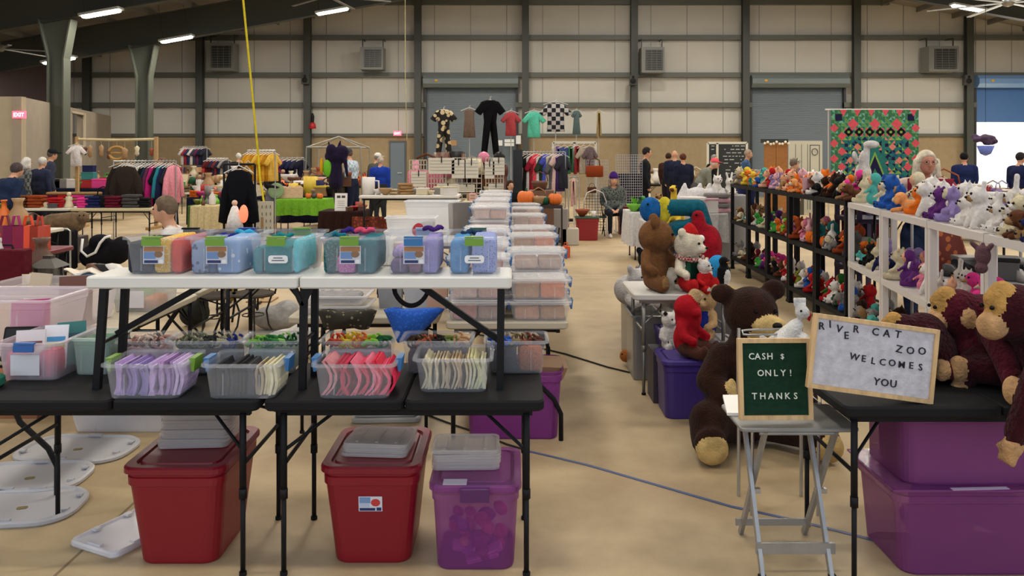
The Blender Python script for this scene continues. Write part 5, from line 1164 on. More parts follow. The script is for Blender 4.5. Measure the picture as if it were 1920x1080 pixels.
# ================================================================ goods and stalls
ITEMS = {}
def item_mesh(kd):
    if kd in ITEMS: return ITEMS[kd]
    b = B()
    if kd == 'vase': b.lathe([(.02, 0), (.22, 0), (.34, .25), (.30, .5), (.14, .72), (.13, .85), (.2, 1.0), (.17, 1.0), (.1, .85)], n=12)
    elif kd == 'bowl': b.lathe([(.15, 0), (.2, .03), (.45, .35), (.5, .5), (.47, .5), (.4, .34), (.1, .1)], n=14)
    elif kd == 'mug': b.lathe([(.02, 0), (.36, 0), (.38, 1), (.33, 1), (.32, .1), (.02, .08)], n=12); b.tube([(.36, 0, .8), (.58, 0, .78), (.6, 0, .35), (.37, 0, .25)], .05, 0, 6)
    elif kd == 'bottle': b.lathe([(.02, 0), (.2, 0), (.21, .05), (.21, .55), (.08, .75), (.08, .95), (.1, .95), (.1, 1), (.02, 1)], n=12)
    elif kd == 'candlestick': b.lathe([(.02, 0), (.25, 0), (.2, .06), (.05, .15), (.09, .35), (.04, .5), (.08, .62), (.14, .66), (.06, .68), (.055, 1), (.01, 1)], n=10)
    elif kd == 'lamp': b.lathe([(.02, 0), (.2, 0), (.2, .04), (.06, .1), (.16, .3), (.04, .5), (.04, .6)], n=12); b.lathe([(.3, .55), (.18, .98), (.16, .98), (.28, .55)], n=14, mi=1)
    elif kd == 'box': b.rslab(1, .7, 0, .55, .03, .02); b.rslab(1.04, .74, .5, .62, .03, .02, 1)
    elif kd == 'basket':
        R = []
        for z, r in ((0, .3), (.15, .38), (.35, .44), (.5, .46)): R.append([(r*math.cos(a*PI/8)*(1.03 if a % 2 else .97), r*.8*math.sin(a*PI/8)*(1.03 if a % 2 else .97), z) for a in range(16)])
        b.loft(R); b.tube([(-.43, 0, .48), (-.38, 0, .8), (0, 0, 1.0), (.38, 0, .8), (.43, 0, .48)], .03, 0, 6)
    elif kd == 'picture_frame': b.at((0, 0, 0), (-.25, 0, 0)); b.box(-.4, .4, -.02, .03, 0, 1); b.box(-.32, .32, -.03, -.02, .08, .92, 1); b.at()
    elif kd == 'hat': b.lathe([(.6, 0), (.58, .05), (.34, .1), (.32, .4), (.2, .5), (.02, .5)], n=14); b.lathe([(.345, .1), (.335, .2)], n=14, mi=1)
    elif kd == 'cloth_pile':
        for i in range(4): b.at((.02*(-1)**i, 0, i*.2), (0, 0, .1*(-1)**i)); b.rslab(1, .7, 0, .18, .08, .05, i % 2)
        b.at()
    elif kd == 'figurine': b.lathe([(.02, 0), (.3, 0), (.26, .1), (.14, .5), (.16, .62), (.08, .72), (.07, .75)], n=10); b.ell((0, 0, .85), .14, 1); b.ell((.16, 0, .55), (.06, .06, .16)); b.ell((-.16, 0, .55), (.06, .06, .16))
    elif kd == 'plant':
        b.lathe([(.02, 0), (.2, 0), (.27, .35), (.24, .35), (.22, .3), (.02, .28)], n=10, mi=1)
        for i in range(14):
            a = i*2.4; r = .25+.15*(i % 3)/2; h = .75+.25*((i*7) % 5)/5
            b.add([(0, 0, .3), (r*math.cos(a+.25)*.6, r*math.sin(a+.25)*.6, h*.8), (r*math.cos(a), r*math.sin(a), h), (r*math.cos(a-.25)*.6, r*math.sin(a-.25)*.6, h*.8)], [(0, 1, 2, 3), (3, 2, 1, 0)])
    elif kd == 'pumpkin':
        for k in range(8): a = PI*k/4; b.ell((.22*math.cos(a), .22*math.sin(a), .36), (.22, .22, .35), 0, (0, 0, 0), 8, 6)
        b.tube([(0, 0, .6), (.04, 0, .85)], .06, 1, 6)
    elif kd == 'shoe': b.loft([[(x*.16*w_, y, z*h_) for x, z in ((-1, 0), (1, 0), (.8, 1), (-.8, 1))] for y, w_, h_ in ((-.5, .5, .12), (-.42, 1, .2), (-.1, 1.1, .3), (.1, .9, .48), (.4, 1, .5), (.48, .7, .45))], 0)
    elif kd == 'handbag': b.rslab(.9, .3, 0, .6, .06, .05); b.tube([(-.28, 0, .58), (-.24, 0, .9), (0, 0, 1.0), (.24, 0, .9), (.28, 0, .58)], .03, 1, 6)
    elif kd == 'card': b.at((0, 0, 0), (-.2, 0, 0)); b.box(-.4, .4, 0, .02, 0, 1); b.box(-.3, .3, -.004, 0, .55, .8, 1); b.box(-.3, .3, -.004, 0, .2, .45, 1); b.at()
    me = b.mesh(kd, [mat('808080'), mat('606060')], kd not in ('box', 'picture_frame', 'card', 'cloth_pile', 'plant'))
    ITEMS[kd] = me; return me
def item(kd, cn, H, loc, place, rz=0, c2='tan', group=None, nm=None):
    o = bpy.data.objects.new(nm or kd, item_mesh(kd)); C.objects.link(o); o.location = loc; o.rotation_euler = (0, 0, rz); o.scale = (H, H, H)
    k = 'cloth' if kd in ('cloth_pile', 'hat', 'handbag') else 'plastic'
    recolor(o, mat(CN.get(cn, cn), k), mat(CN.get(c2, c2), k))
    return tag(o, f"{cn} {(nm or kd).replace('_', ' ')} {place}", (nm or kd).replace('_', ' '), group)
def scatter(n, x0, x1, y0, y1, z, kinds, cols, Hr, place, seed=0):
    rnd = random.Random(seed)
    nx = max(1, n); order = []
    for i in range(n):
        x = x0+(x1-x0)*(i+.5)/n+rnd.uniform(-.3, .3)*(x1-x0)/n; y = rnd.uniform(y0, y1)
        kd = rnd.choice(kinds); cn = rnd.choice(cols)
        item(kd, cn, rnd.uniform(*Hr), (x, y, z+.002), place, rnd.uniform(-.6, .6), rnd.choice(cols))
def cloth_table(label, x0, x1, y0, y1, z, drop, col, kind='cloth', m=None):
    """table hidden by a cloth: the cloth lies on a plain folding table"""
    t = fold_table('plain folding table hidden under the '+' '.join(label.split()[:9]).rstrip(','), x0+.03, x1-.03, y0+.03, y1-.03, z-.006, mat('8a8680', 'plastic'), seam=False)
    b = B(); w, d = x1-x0, y1-y0; R = []
    N = 64
    def ring(k, zz, wave):
        out = []
        per = 2*(w+d)
        for i in range(N):
            s = per*i/N
            if s < w: p = (-w/2+s, -d/2); nn = (0, -1)
            elif s < w+d: p = (w/2, -d/2+s-w); nn = (1, 0)
            elif s < 2*w+d: p = (w/2-(s-w-d), d/2); nn = (0, 1)
            else: p = (-w/2, d/2-(s-2*w-d)); nn = (-1, 0)
            o = wave*(.5+.5*math.sin(i*1.9)); out.append((p[0]+nn[0]*o, p[1]+nn[1]*o, zz-.01*math.sin(i*.9)*(wave > .01)))
        return out
    b.loft([ring(1, z-drop, .05), ring(1, z-drop*.5, .035), ring(1, z-.02, .008), [(p[0]*.99, p[1]*.98, z) for p in ring(1, z, 0)]], 0, False, True)
    return single('tablecloth', b, m or mat(col, kind), label, 'tablecloth', ((x0+x1)/2, (y0+y1)/2, 0), 0, None, False)
def garment(label, col, loc, rz=0, h=.7, w=.5, kd='shirt', kind='cloth', group=None, name=None, hanger=True, th=.07, **k):
    nm = name or kd; t = thing(nm, label, 'clothing', loc, rz, group)      # origin at the hanger's hook
    P = {'shirt': [(-.08, -.1), (-.22, -.14), (-.5, -.42), (-.38, -.5), (-.24, -.36), (-.26, -1), (.26, -1), (.24, -.36), (.38, -.5), (.5, -.42), (.22, -.14), (.08, -.1)],
         'jacket': [(-.08, -.1), (-.25, -.14), (-.42, -.4), (-.5, -.85), (-.34, -.88), (-.28, -.5), (-.3, -1), (.3, -1), (.28, -.5), (.34, -.88), (.5, -.85), (.42, -.4), (.25, -.14), (.08, -.1)],
         'dress': [(-.1, -.06), (-.22, -.1), (-.42, -.28), (-.3, -.34), (-.2, -.26), (-.22, -.5), (-.3, -1), (.3, -1), (.22, -.5), (.2, -.26), (.3, -.34), (.42, -.28), (.22, -.1), (.1, -.06)],
         'jumpsuit': [(-.12, -.05), (-.28, -.08), (-.5, -.24), (-.36, -.3), (-.24, -.22), (-.2, -.42), (-.3, -1), (-.12, -1), (0, -.52), (.12, -1), (.3, -1), (.2, -.42), (.24, -.22), (.36, -.3), (.5, -.24), (.28, -.08), (.12, -.05)],
         'vest': [(-.1, -.1), (-.22, -.14), (-.2, -.4), (-.26, -1), (.26, -1), (.2, -.4), (.22, -.14), (.1, -.1)],
         'scarf': [(-.12, -.08), (-.18, -1), (-.02, -1), (.0, -.2), (.04, -.95), (.18, -.95), (.12, -.08)]}[kd]
    pts = []
    for i, p in enumerate(P):
        q = P[(i+1) % len(P)]; pts.append(p); pts.append(((p[0]+q[0])/2+.006*math.sin(i*2), (p[1]+q[1])/2))
    cx, cz = 0, -.5
    def ring(y, s): return [((x*s)*w, y*(.5+.5*abs(z)**.5), (cz+(z-cz)*(s*.3+.7))*h) for x, z in pts]
    b = B(); b.loft([ring(-th/2, .82), ring(-th/3, .95), ring(0, 1), ring(th/3, .95), ring(th/2, .82)])
    part('fabric', b, mat(col, kind, **k), t, True)
    if hanger:
        b = B(); b.tube([(-.36*w, 0, -.15*h if kd != 'dress' else -.1*h), (0, 0, -.04*h), (.36*w, 0, -.15*h if kd != 'dress' else -.1*h)], .007, 0, 5); b.tube([(0, 0, -.05*h), (0, 0, .0), (.02, 0, .025), (.04, 0, .0)], .004, 0, 5)
        part('hanger', b, mat('d8d4cc', 'plastic'), t)
    return t
def rack(label, x0, x1, y, z, m=None, name='clothes_rack', feet=.22):
    t = thing(name, label, 'clothes rack', ((x0+x1)/2, y, 0)); m = m or chrome; w = (x1-x0)/2
    b = B(); b.tube([(-w, 0, z), (w, 0, z)], .013); part('rail', b, m, t)
    for s in (-1, 1):
        b = B(); b.tube([(s*w, 0, .03), (s*w, 0, z)], .013); part('post', b, m, t)
        b = B(); b.tube([(s*w, -feet, .015), (s*w, feet, .015)], .014); part('foot', b, m, t)
    return t
def chair(label, loc, rz=0, m=None, seatm=None, name='folding_chair'):
    m = m or blacktube; t = thing(name, label, 'chair', loc, rz)
    b = B(); b.rslab(.40, .38, .43, .455, .05, .008); part('seat', b, seatm or blackm, t)
    b = B(); b.at((0, .21, .78), (PI/2-.12, 0, 0)); b.rslab(.40, .20, -.008, .008, .05, .003); part('backrest', b, seatm or blackm, t)
    for s in (-1, 1):
        b = B(); b.tube([(s*.2, -.2, 0), (s*.2, .19, .60), (s*.2, .22, .88)], .011); part('leg', b, m, t)
        b = B(); b.tube([(s*.185, .24, 0), (s*.185, -.12, .44)], .011); part('leg', b, m, t)
    return t
# ---------------------------------------------------------------- row of clear bins along the aisle
ROWX = (-.40, .34)
beige = mat('b8ae98', 'plastic')
yy = 4.82
for i, lb in enumerate(('beige folding table nearest in the row of clear bins', 'beige folding table second in the row of clear bins', 'beige folding table third in the row of clear bins', 'beige folding table farthest in the row of clear bins')):
    fold_table(lb, ROWX[0], ROWX[1], yy, yy+1.82, .74, beige, seam=True, axis='y', style='wish'); yy += 1.84
pe = ['e08a58', 'd8a68c', 'c8906c', 'd8b8a0', 'c89a84', 'b87a6a', 'd8c0a8', 'b88a5c', 'c8a890', 'b8605a', 'a88a78', 'd0b0a0']
pen = ['peach', 'salmon', 'apricot', 'blush', 'dusty rose', 'rust pink', 'cream', 'tan', 'sand', 'red-brown', 'taupe', 'pale rose']
proto = clear_bin('x', .36, .27, .108, (0, 0, -9), side_latch=mat('3a6a9a'), lid=mat('f8f8f8', 'clear', a=.34), m=mat('f8f8fa', 'clear', a=.24), rim=.012)
REG.pop('x')
rows = []
first = True; y = 4.83; r = 0
Oo = ['first', 'second', 'third', 'fourth', 'fifth', 'sixth', 'seventh', 'eighth', 'ninth', 'tenth', 'eleventh', 'twelfth', 'thirteenth', 'fourteenth', 'fifteenth', 'sixteenth', 'seventeenth', 'eighteenth', 'nineteenth', 'twentieth']
rnd = random.Random(21)
while y < 10.9:
    for cx, cn_ in ((.17, 'aisle'), (-.21, 'inner')):
        n = (2, 3, 2, 2, 3, 2, 3, 2, 2)[r % 9] if cn_ == 'aisle' else (3, 2, 3, 3, 2, 3)[r % 6]
        if y > 7.2 and cn_ == 'inner': n += 1
        for k in range(n):
            z = .74+k*.132; lb = f"clear lidded bin, {Oo[r]} row from the front in the {cn_} column, {['bottom', 'second', 'third', 'fourth'][k] if k else 'bottom'} of its stack"
            if first: o = proto; o.location = (cx, y+.15, z); o['label'] = lb; REG[lb] = [o]; first = False
            else: o = dup(proto, (cx+rnd.uniform(-.012, .012), y+.15+rnd.uniform(-.01, .01), z), rnd.uniform(-.04, .04), lb)
            c0 = rnd.randrange(12); 
            for j in range(2):
                c = (c0+j*5) % 12; w = .15; b = B()
                hh = .06+.035*rnd.random()
                R = [[(px_, py_, zz) for px_, py_ in b.rrect(w-e, .2-e, .02, 2)] for zz, e in ((0, .01), (.01, 0), (hh-.01, 0), (hh, .015))]
                b.loft(R); single('folded_fabric', b, mat(pe[c], 'cloth'), f"{pen[c]} folded fabric, {'left' if j == 0 else 'right'} half of the {['bottom', 'second', 'third', 'fourth'][k]} bin, {Oo[r]} row, {cn_} column", 'fabric', (cx-.078+.156*j, y+.15, z+.006), 0)
    y += .335 if r < 6 else .36; r += 1
# ---------------------------------------------------------------- table with camouflage and blue bags under the bench's right half
fold_table('beige folding table behind the bench holding flat clear boxes and grey bags', -1.40, -.46, 4.98, 5.65, .74, beige, seam=False)
for i, (x, y, z, lb) in enumerate(((-1.12, 5.18, .74, 'shallow clear tray box above the camouflage bag, lower of two'), (-1.13, 5.2, .80, 'shallow clear tray box above the camouflage bag, upper of two'))):
    clear_bin(lb, .40, .30, .055, (x, y, z), m=mat('e8e6e6', 'clear', a=.5), name='tray_box')
block('folded grey plastic bag in the upper shallow tray box', '8e8c8c', (-1.13, 5.2, .81), .3, .2, .035)
for i, (x, c) in enumerate(((-.80, 'grey'), (-.63, 'pale grey'), (-.50, 'peach'))):
    b = B(); b.hexa([(-.07, -.05, 0), (.07, -.05, 0), (.07, .05, 0), (-.07, .05, 0)], [(-.09, -.03, .21), (.08, -.04, .2), (.08, .03, .22), (-.085, .04, .21)]); single('plastic_bag', b, mat({'grey': '8f9092', 'pale grey': 'b4b4b6', 'peach': 'd0a890'}[c], 'clear', a=.85), f'{c} upright plastic bag behind the blue cloth bag', 'bag', (x, 5.3, .74))
# blue bag hanging over the table's front edge, camouflage bag beside it
def drape_bag(label, x0, x1, xb0, xb1, y, z0, z1, m, name, strapm=None, k=.05):
    t = thing(name, label, 'bag', (0, y, z1)); b = B(); n = 10
    def fn(u, v, s): # u across, v down
        a = x0+(x1-x0)*u; c = xb0+(xb1-xb0)*u; e = math.sin(PI*min(max(u, 0), 1))**.5
        return (a+(c-a)*v, s*k*e*(.4+.6*math.sin(PI*min(1, v*.9+.15))), -(z1-z0)*v+.012*math.sin(u*9+v*3))
    R = []
    for j in range(8):
        v = j/7; R.append([fn(i/n, v, -1) for i in range(n+1)]+[fn(1-i/n, v, 1) for i in range(1, n)])
    b.loft(R); part('bag_body', b, m, t, True)
    if strapm: b = B(); b.tube([(x0+.05, 0, 0), (x0+.02, -.03, .03), (x1-.02, -.03, .04), (x1-.05, 0, 0)], .01); part('strap', b, strapm, t, True)
    return t
drape_bag('bright blue fabric bag hanging from the beige table behind the bench', X(718, 4.88), X(834, 4.88), X(742, 4.88), X(768, 4.88), 4.9, Z(640, 4.88), Z(582, 4.88), mat('1f56b4', 'print', c2='2d68cc', s=60), 'cloth_bag', None)
drape_bag('dark camouflage fabric bag hanging beside the blue bag', X(592, 4.88), X(706, 4.88), X(605, 4.88), X(690, 4.88), 4.9, Z(616, 4.88), Z(585, 4.88), mat('2e2a20', 'print', c2='7a745c', s=26, t=.22), 'cloth_bag', None)
# ---------------------------------------------------------------- centre: white bins farther back
fold_table('white folding table in the middle distance with rumpled plastic bins', -1.45, -.55, 8.15, 8.85, .86, mat('d0ccc6', 'plastic'), seam=False)
wb = mat('fafafa', 'clear', a=.62)
clear_bin('white rumpled bin with a pink melon picture, on the middle distance table', .50, .34, .24, (-1.05, 8.4, .86), m=wb, name='storage_bin'); 
b = B(); b.ell((0, 0, 0), (.055, .02, .07), 0, (0, .5, 0)); single('plush_melon', b, mat('b8404c', 'cloth'), 'pink oval cloth piece in the white rumpled bin', 'cloth piece', (-.97, 8.23, .98))
block('grey folded fabric in the white rumpled bin', '7c7c7c', (-.88, 8.4, .87), .12, .25, .17)
for i, (x, yq, h, w, lb) in enumerate(((-.95, 9.6, .34, .62, 'large white plastic bin standing behind the rumpled bin with the melon picture'),)):
    clear_bin(lb, w, .4, h, (x, yq, .86), m=mat('f2f2f2', 'clear', a=.8))
fold_table('white folding table under the large white plastic bin', -1.5, -.5, 9.3, 9.95, .86, mat('d0ccc6', 'plastic'), seam=False)
for i in range(7):
    b = B(); b.rslab(.42, .30, 0, .02, .03, .005); single('bin_lid', b, mat('b8b2ac', 'plastic'), 'grey bin lid standing on edge beside the large white bin', 'lid', (-.56+.045*i, 8.95+.0*i, 1.02), 0, 'grey lids standing on edge', rot=(0, 1.25, PI/2))
b = B(); b.cbox((0, 0, .43), (.34, .22, .86)); 
fold_table('white side table carrying the row of standing grey lids', -.62, -.2, 8.75, 9.2, .86, mat('c8c4be', 'plastic'), seam=False, inset=.06)
# bins on a table directly behind the bench's left half
fold_table('pale folding table just behind the bench, carrying low clear bins', -2.14, -1.41, 5.75, 6.35, .9, mat('c8c4bc', 'plastic'), seam=False)
for px, w, h, lb, c in ((500, .48, .18, 'clear bin of pale pink goods behind the second bench bin', 'd8a8b0'), (565, .3, .24, 'tall clear bin with grey netting behind the aqua bench bin', '5a625c')):
    x = X(px, 6.0); clear_bin(lb, w*.8, .36, h, (x, 6.02, .9), m=CLEARL); block(['pink','grey'][px > 520]+' crumpled fabric in the bin behind the '+['second', 'aqua'][px > 520]+' bench bin', c, (x, 6.02, .91), w*.6, .28, h*.6)
fold_table('small grey table behind the fourth bench bin', -1.95, -.72, 6.45, 6.9, .86, mat('a8a49c', 'plastic'), seam=False) if False else None
t = clear_bin('mauve bin with a dark purple handle behind the dark teal bench bin', .30, .3, .22, (X(650, 6.0), 6.0, .92), m=mat('b8a8b8', 'clear', a=.75))
b = B(); b.tube([(-.05, -.17, .12), (-.05, -.2, .16), (.05, -.2, .16), (.05, -.17, .12)], .012); part('handle', b, mat('35245a'), t)
block('white rumpled cloth pile behind the lavender bench bin', 'd8d4c8', (X(712, 6.0), 6.05, .92), .22, .2, .2)
b = B(); b.hexa([(-.05, -.04, 0), (.05, -.04, 0), (.05, .04, 0), (-.05, .04, 0)], [(-.045, -.04, .17), (.045, -.04, .17), (.045, .04, .17), (-.045, .04, .17)]); single('carton', b, mat('c8a8a4', 'paint'), 'small pale pink carton behind the lavender bench bin', 'carton', (X(752, 6.0), 6.0, .92))
fold_table('pale folding table behind the bench, under the mauve bin and white cloth pile', X(600, 5.8), X(800, 5.8), 5.78, 6.3, .92-.0, mat('c8c4bc', 'plastic'), seam=False)
# ---------------------------------------------------------------- left: tables behind the craft bin
fold_table('beige folding table at left with big open bins, edge running away from the viewer', -3.05, -2.28, 4.0, 5.82, .74, beige, seam=True, axis='y', style='wish')
fold_table('beige folding table farther back at left with the lantern and jars', -4.9, -2.3, 5.86, 6.62, .74, beige, seam=False)
big = mat('f0e8ec', 'clear', a=.42)
clear_bin('big open pinkish bin at the left edge behind the craft bin', .66, .42, .26, (-2.72, 4.32, .74), m=big)
clear_bin('second big open pinkish bin just behind the first at the left edge', .60, .40, .25, (-2.76, 4.82, .74), m=big)
clear_bin('clear bin with a white sheet label and green and orange contents under the bench', .30, .34, .20, (X(250, 5.1), 5.28, .74), m=mat('dcdcd8', 'clear', a=.5), paper='sheet')
block('green folded fabric in the bin seen between the left bench legs', '7fa060', (X(235, 5.1), 5.28, .74), .12, .25, .10); block('orange folded fabric in the bin seen between the left bench legs', 'c87030', (X(262, 5.1), 5.28, .74), .10, .25, .07)
clear_bin('pale green clear bin behind the sheet-labelled bin on the left beige table', .30, .3, .18, (-2.62, 5.62, .74), m=mat('c8d4cc', 'clear', a=.6))
for i, (c, x, y, h, lb) in enumerate((('d8b890', -2.78, 4.25, .2, 'peach paper sheet sticking out of the nearest big pinkish bin'), ('e0d0d4', -2.6, 4.3, .22, 'white paper sheet in the nearest big pinkish bin'), ('b82a78', -2.52, 4.18, .24, 'magenta card in the nearest big pinkish bin'), ('c8b8a0', -2.9, 4.85, .28, 'tan card in the second big pinkish bin'), ('6a4030', -2.62, 4.8, .27, 'brown card in the second big pinkish bin'))):
    b = B(); b.box(-.09, .09, -.004, .004, 0, h); single('paper_sheet', b, mat(c, 'paint'), lb, 'paper', (x, y, .75), .4*(-1)**i, rot=(-.2, 0, .4*(-1)**i))
b = B(); b.rslab(.24, .17, 0, .012, .01, .003); b.box(-.11, .11, -.075, .075, .012, .013, 1); single('tablet_case', b, [blackm, mat('2a2a2c')], 'black tablet case leaning in front of the big pinkish bin', 'case', (-2.43, 4.02, .80), rot=(1.25, 0, .1))
b = B(); b.rslab(.26, .14, 0, .05, .03, .01); single('cloth_pile', b, mat('2a6a54', 'cloth'), 'green folded cloth at the left end of the front left black table', 'cloth', (-2.16-.18, 3.44, .742), .1)
# lantern, jars, vase, maroon case
t = thing('lantern', 'dark metal and wood lantern with a pyramid roof at the left tables', 'lantern', (X(92, 6.15), 6.15, .742)); t.scale = (.9, .9, .78)
b = B(); b.hexa([(-.12, -.12, .19), (.12, -.12, .19), (.12, .12, .19), (-.12, .12, .19)], [(-.04, -.04, .27), (.04, -.04, .27), (.04, .04, .27), (-.04, .04, .27)]); b.box(-.035, .035, -.035, .035, .27, .30); part('roof', b, mat('3a342c', 'paint'), t)
for sx in (-1, 1):
    for sy in (-1, 1): b = B(); b.cbox((sx*.07, sy*.07, .1), (.02, .02, .19)); part('corner_post', b, mat('3a342c', 'paint'), t)
b = B(); b.box(-.06, .06, -.06, .06, .01, .19); part('glass', b, mat('8a8478', 'clear', a=.5), t)
b = B(); b.rslab(.19, .19, 0, .015, .01, .003); part('base', b, mat('3a342c', 'paint'), t)
item('vase', 'brown', .34, (X(75, 6.4), 6.42, .742), 'with a wide belly behind the lantern', c2='brown')
b = B(); b.rslab(.34, .13, 0, .30, .02, .008); b.tube([(-.06, 0, .3), (-.05, 0, .33), (.05, 0, .33), (.06, 0, .3)], .008, 1, 6); single('suitcase', b, [mat('571620', 'cloth'), blackm], 'maroon box case standing at the left edge of the lantern table', 'case', (X(10, 6.0), 6.0, .742))
for px, kd, c, H, lb in ((33, 'mug', 'white', .09, 'on the lantern table, left of the lantern'), (50, 'bottle', 'white', .18, 'with a red cap beside the lantern'), (62, 'mug', 'cream', .12, 'right beside the lantern foot'), (8, 'figurine', 'white', .12, 'on top of the maroon case'), (43, 'mug', 'red', .07, 'in front of the white bottle')):
    item(kd, c, H, (X(px, 6.05), 5.98+.1*(kd == 'bottle'), 1.045 if px == 8 else .742), lb, c2='red')
for i, (px, py, c, lb, rz) in enumerate(((140, 512, 'c8c0bc', 'white crumpled paper pile right of the lantern', .2), (150, 528, 'a8c0d4', 'pale blue folded paper right of the lantern', .5), (120, 520, 'd8ccbc', 'cream crumpled paper beside the lantern foot', -.3))):
    b = B(); b.sheet(lambda u, v: ((u-.5)*.34, (v-.5)*.24, .02+.02*math.sin(u*9+v*5)), 8, 6, 0, (0, 0, .008)); single('paper_pile', b, mat(c, 'paint'), lb, 'paper', (X(px, 6.2)+.05*i, 6.1+.13*i, .742+.03*i), rz)
for px, py, c, rz, lb in ((185, 500, 'brown', 1.2, 'brown and cream shoe at the right end of the lantern table'), (200, 495, 'black', 1.4, 'black and white shoe at the right end of the lantern table'), (222, 497, 'white', 1.3, 'white sports shoe beside the grey bench bin')):
    o = item('shoe', c, .26, (X(px, 6.4), 6.42, .742), lb, rz); o['label'] = lb
# bright bags and things behind the lantern table
fold_table('folding table with orange and magenta bags behind the lantern table', -6.3, -4.86, 8.2, 8.9, .74, mat('6a2030', 'plastic'), seam=False)
for px, c, lb, w in ((48, 'e0481c', 'bright orange plastic bag', .26), (25, 'a8206a', 'magenta plastic bag', .22), (4, '7a1a30', 'dark red plastic bag', .26), (70, 'b8402c', 'rust red plastic bag', .16)):
    b = B(); b.hexa([(-w/2, -.06, 0), (w/2, -.06, 0), (w/2, .06, 0), (-w/2, .06, 0)], [(-w/2, -.05, .26), (w/2, -.05, .26), (w/2, .05, .26), (-w/2, .05, .26)]); b.tube([(-w*.2, 0, .25), (-w*.1, 0, .36), (w*.1, 0, .36), (w*.2, 0, .25)], .014, 0, 6)
    single('shopping_bag', b, mat(c, 'plastic'), lb+' on the table behind the lantern', 'bag', (X(px, 8.4), 8.45, .742))
item('vase', 'tan', .42, (X(34, 10.8), 10.8, .742), 'shaped like a tower behind the orange bag', nm='birdhouse'); 
fold_table('white folding table with the tan tower birdhouse at the far left', -8.3, -6.2, 10.4, 11.1, .74, mat('c8c4ba', 'plastic'), seam=False)
for px, kd, c, H in ((3, 'bottle', 'orange', .4), (-8, 'bottle', 'lime green', .35), (16, 'candlestick', 'rust', .35), (50, 'basket', 'brown', .22)): item(kd, c, H, (X(px, 10.7), 10.75+.1*(px > 10), .742), 'on the far left white table beside the tower birdhouse')
# suitcase and car seat on the floor
t = thing('suitcase', 'upright black suitcase with a silver frame on the floor at left', 'suitcase', (X(117, 12.0), 12.0, 0))
b = B(); b.rslab(.36, .26, .03, .62, .05, .02); part('shell', b, mat('0e0e12', 'cloth'), t)
b = B(); b.tube([(-.19, -.13, .03), (-.19, -.13, .62), (-.15, -.13, .65), (.15, -.13, .65), (.19, -.13, .62), (.19, -.13, .03)], .014); part('frame', b, chrome, t)
f = Fig(); f.cap((-.22, 0, .2), (.1, .1, .25), .18, .2); f.el((.2, .05, .3), (.16, .18, .2)); f.el((-.1, 0, .42), (.16, .16, .12))
t = thing('car_seat', 'black baby car seat with a white curved handle on the floor beside the suitcase', 'car seat', (X(187, 12.0), 12.2, 0)); part('shell', f.mesh('shell', [mat('101014', 'cloth')], .025), None, t)
b = B(); b.tube([(-.30, -.12, .48), (-.3, -.16, .3), (-.2, -.18, .22), (-.08, -.17, .28), (-.02, -.15, .42), (.05, -.14, .5), (.12, -.1, .52)], .02); part('handle', b, mat('d8d8d8'), t, True)
plush('plush_dog', 'taupe fuzzy plush dog lying behind the silver framed suitcase', (lambda f: (f.cap((-.15, 0, .2), (.2, 0, .22), .16, .17), f.el((.32, -.05, .3), (.12, .1, .1)), f.cap((-.2, -.05, .1), (-.24, -.1, .02), .06, .05), f.cap((.2, -.05, .1), (.24, -.1, .02), .06, .05), f)[-1])(Fig()), [mat('6e5a44', 'fur')], (X(108, 12.9), 13.0, .43), .2, .02, [(.38, -.14, .34), (.32, -.15, .34)], .012)
b = B(); b.rslab(.7, .4, 0, .43, .03, .01); single('crate', b, mat('3a3436', 'plastic'), 'dark crate on the floor under the taupe plush dog', 'crate', (X(108, 12.9), 13.0, 0))
# wrought iron chairs behind the bench
def iron_chair(label, loc, rz):
    t = thing('iron_chair', label, 'chair', loc, rz); m = mat('1c1a1a', 'paint', rough=.4)
    b = B(); b.lathe([(.02, .43), (.19, .43), (.2, .445), (.19, .46), (.02, .46)]); part('seat', b, mat('4a443c', 'cloth'), t)
    for k in range(4):
        a = PI/4+k*PI/2; c, s = math.cos(a), math.sin(a); b = B(); b.tube([(c*.17, s*.17, .43), (c*.12, s*.12, .28), (c*.14, s*.14, .15), (c*.22, s*.22, 0)], .009); part('leg', b, m, t, True)
    b = B(); b.tube([(.1*math.cos(i*PI/6), .1*math.sin(i*PI/6), .25) for i in range(13)], .006, 0, 5); part('ring', b, m, t)
    b = B(); b.tube([(-.17, .1, .44), (-.19, .16, .7), (-.12, .18, .88), (0, .19, .93), (.12, .18, .88), (.19, .16, .7), (.17, .1, .44)], .009); part('back_frame', b, m, t, True)
    for x in (-.07, .07): b = B(); b.tube([(x, .14, .46), (x*1.8, .17, .68), (x, .19, .9)], .005, 0, 5); part('back_scroll', b, m, t)
    return t
iron_chair('black wrought iron chair seen under the left half of the bench, left one', (X(395, 7.3), 7.4, 0), .3); iron_chair('black wrought iron chair seen under the bench beside the middle legs', (X(468, 7.4), 7.5, 0), -.4)
b = B(); b.lathe([(.02, .70), (.34, .70), (.35, .715), (.02, .73)], n=20); 
t = thing('round_table', 'small round bistro table with black iron legs between the iron chairs', 'table', (X(440, 8.0), 8.1, 0)); part('tabletop', b, mat('3a3632', 'paint'), t)
for k in range(3): a = k*2.1; b = B(); b.tube([(.05*math.cos(a), .05*math.sin(a), .7), (.1*math.cos(a), .1*math.sin(a), .35), (.3*math.cos(a), .3*math.sin(a), 0)], .012); part('leg', b, blacktube, t)
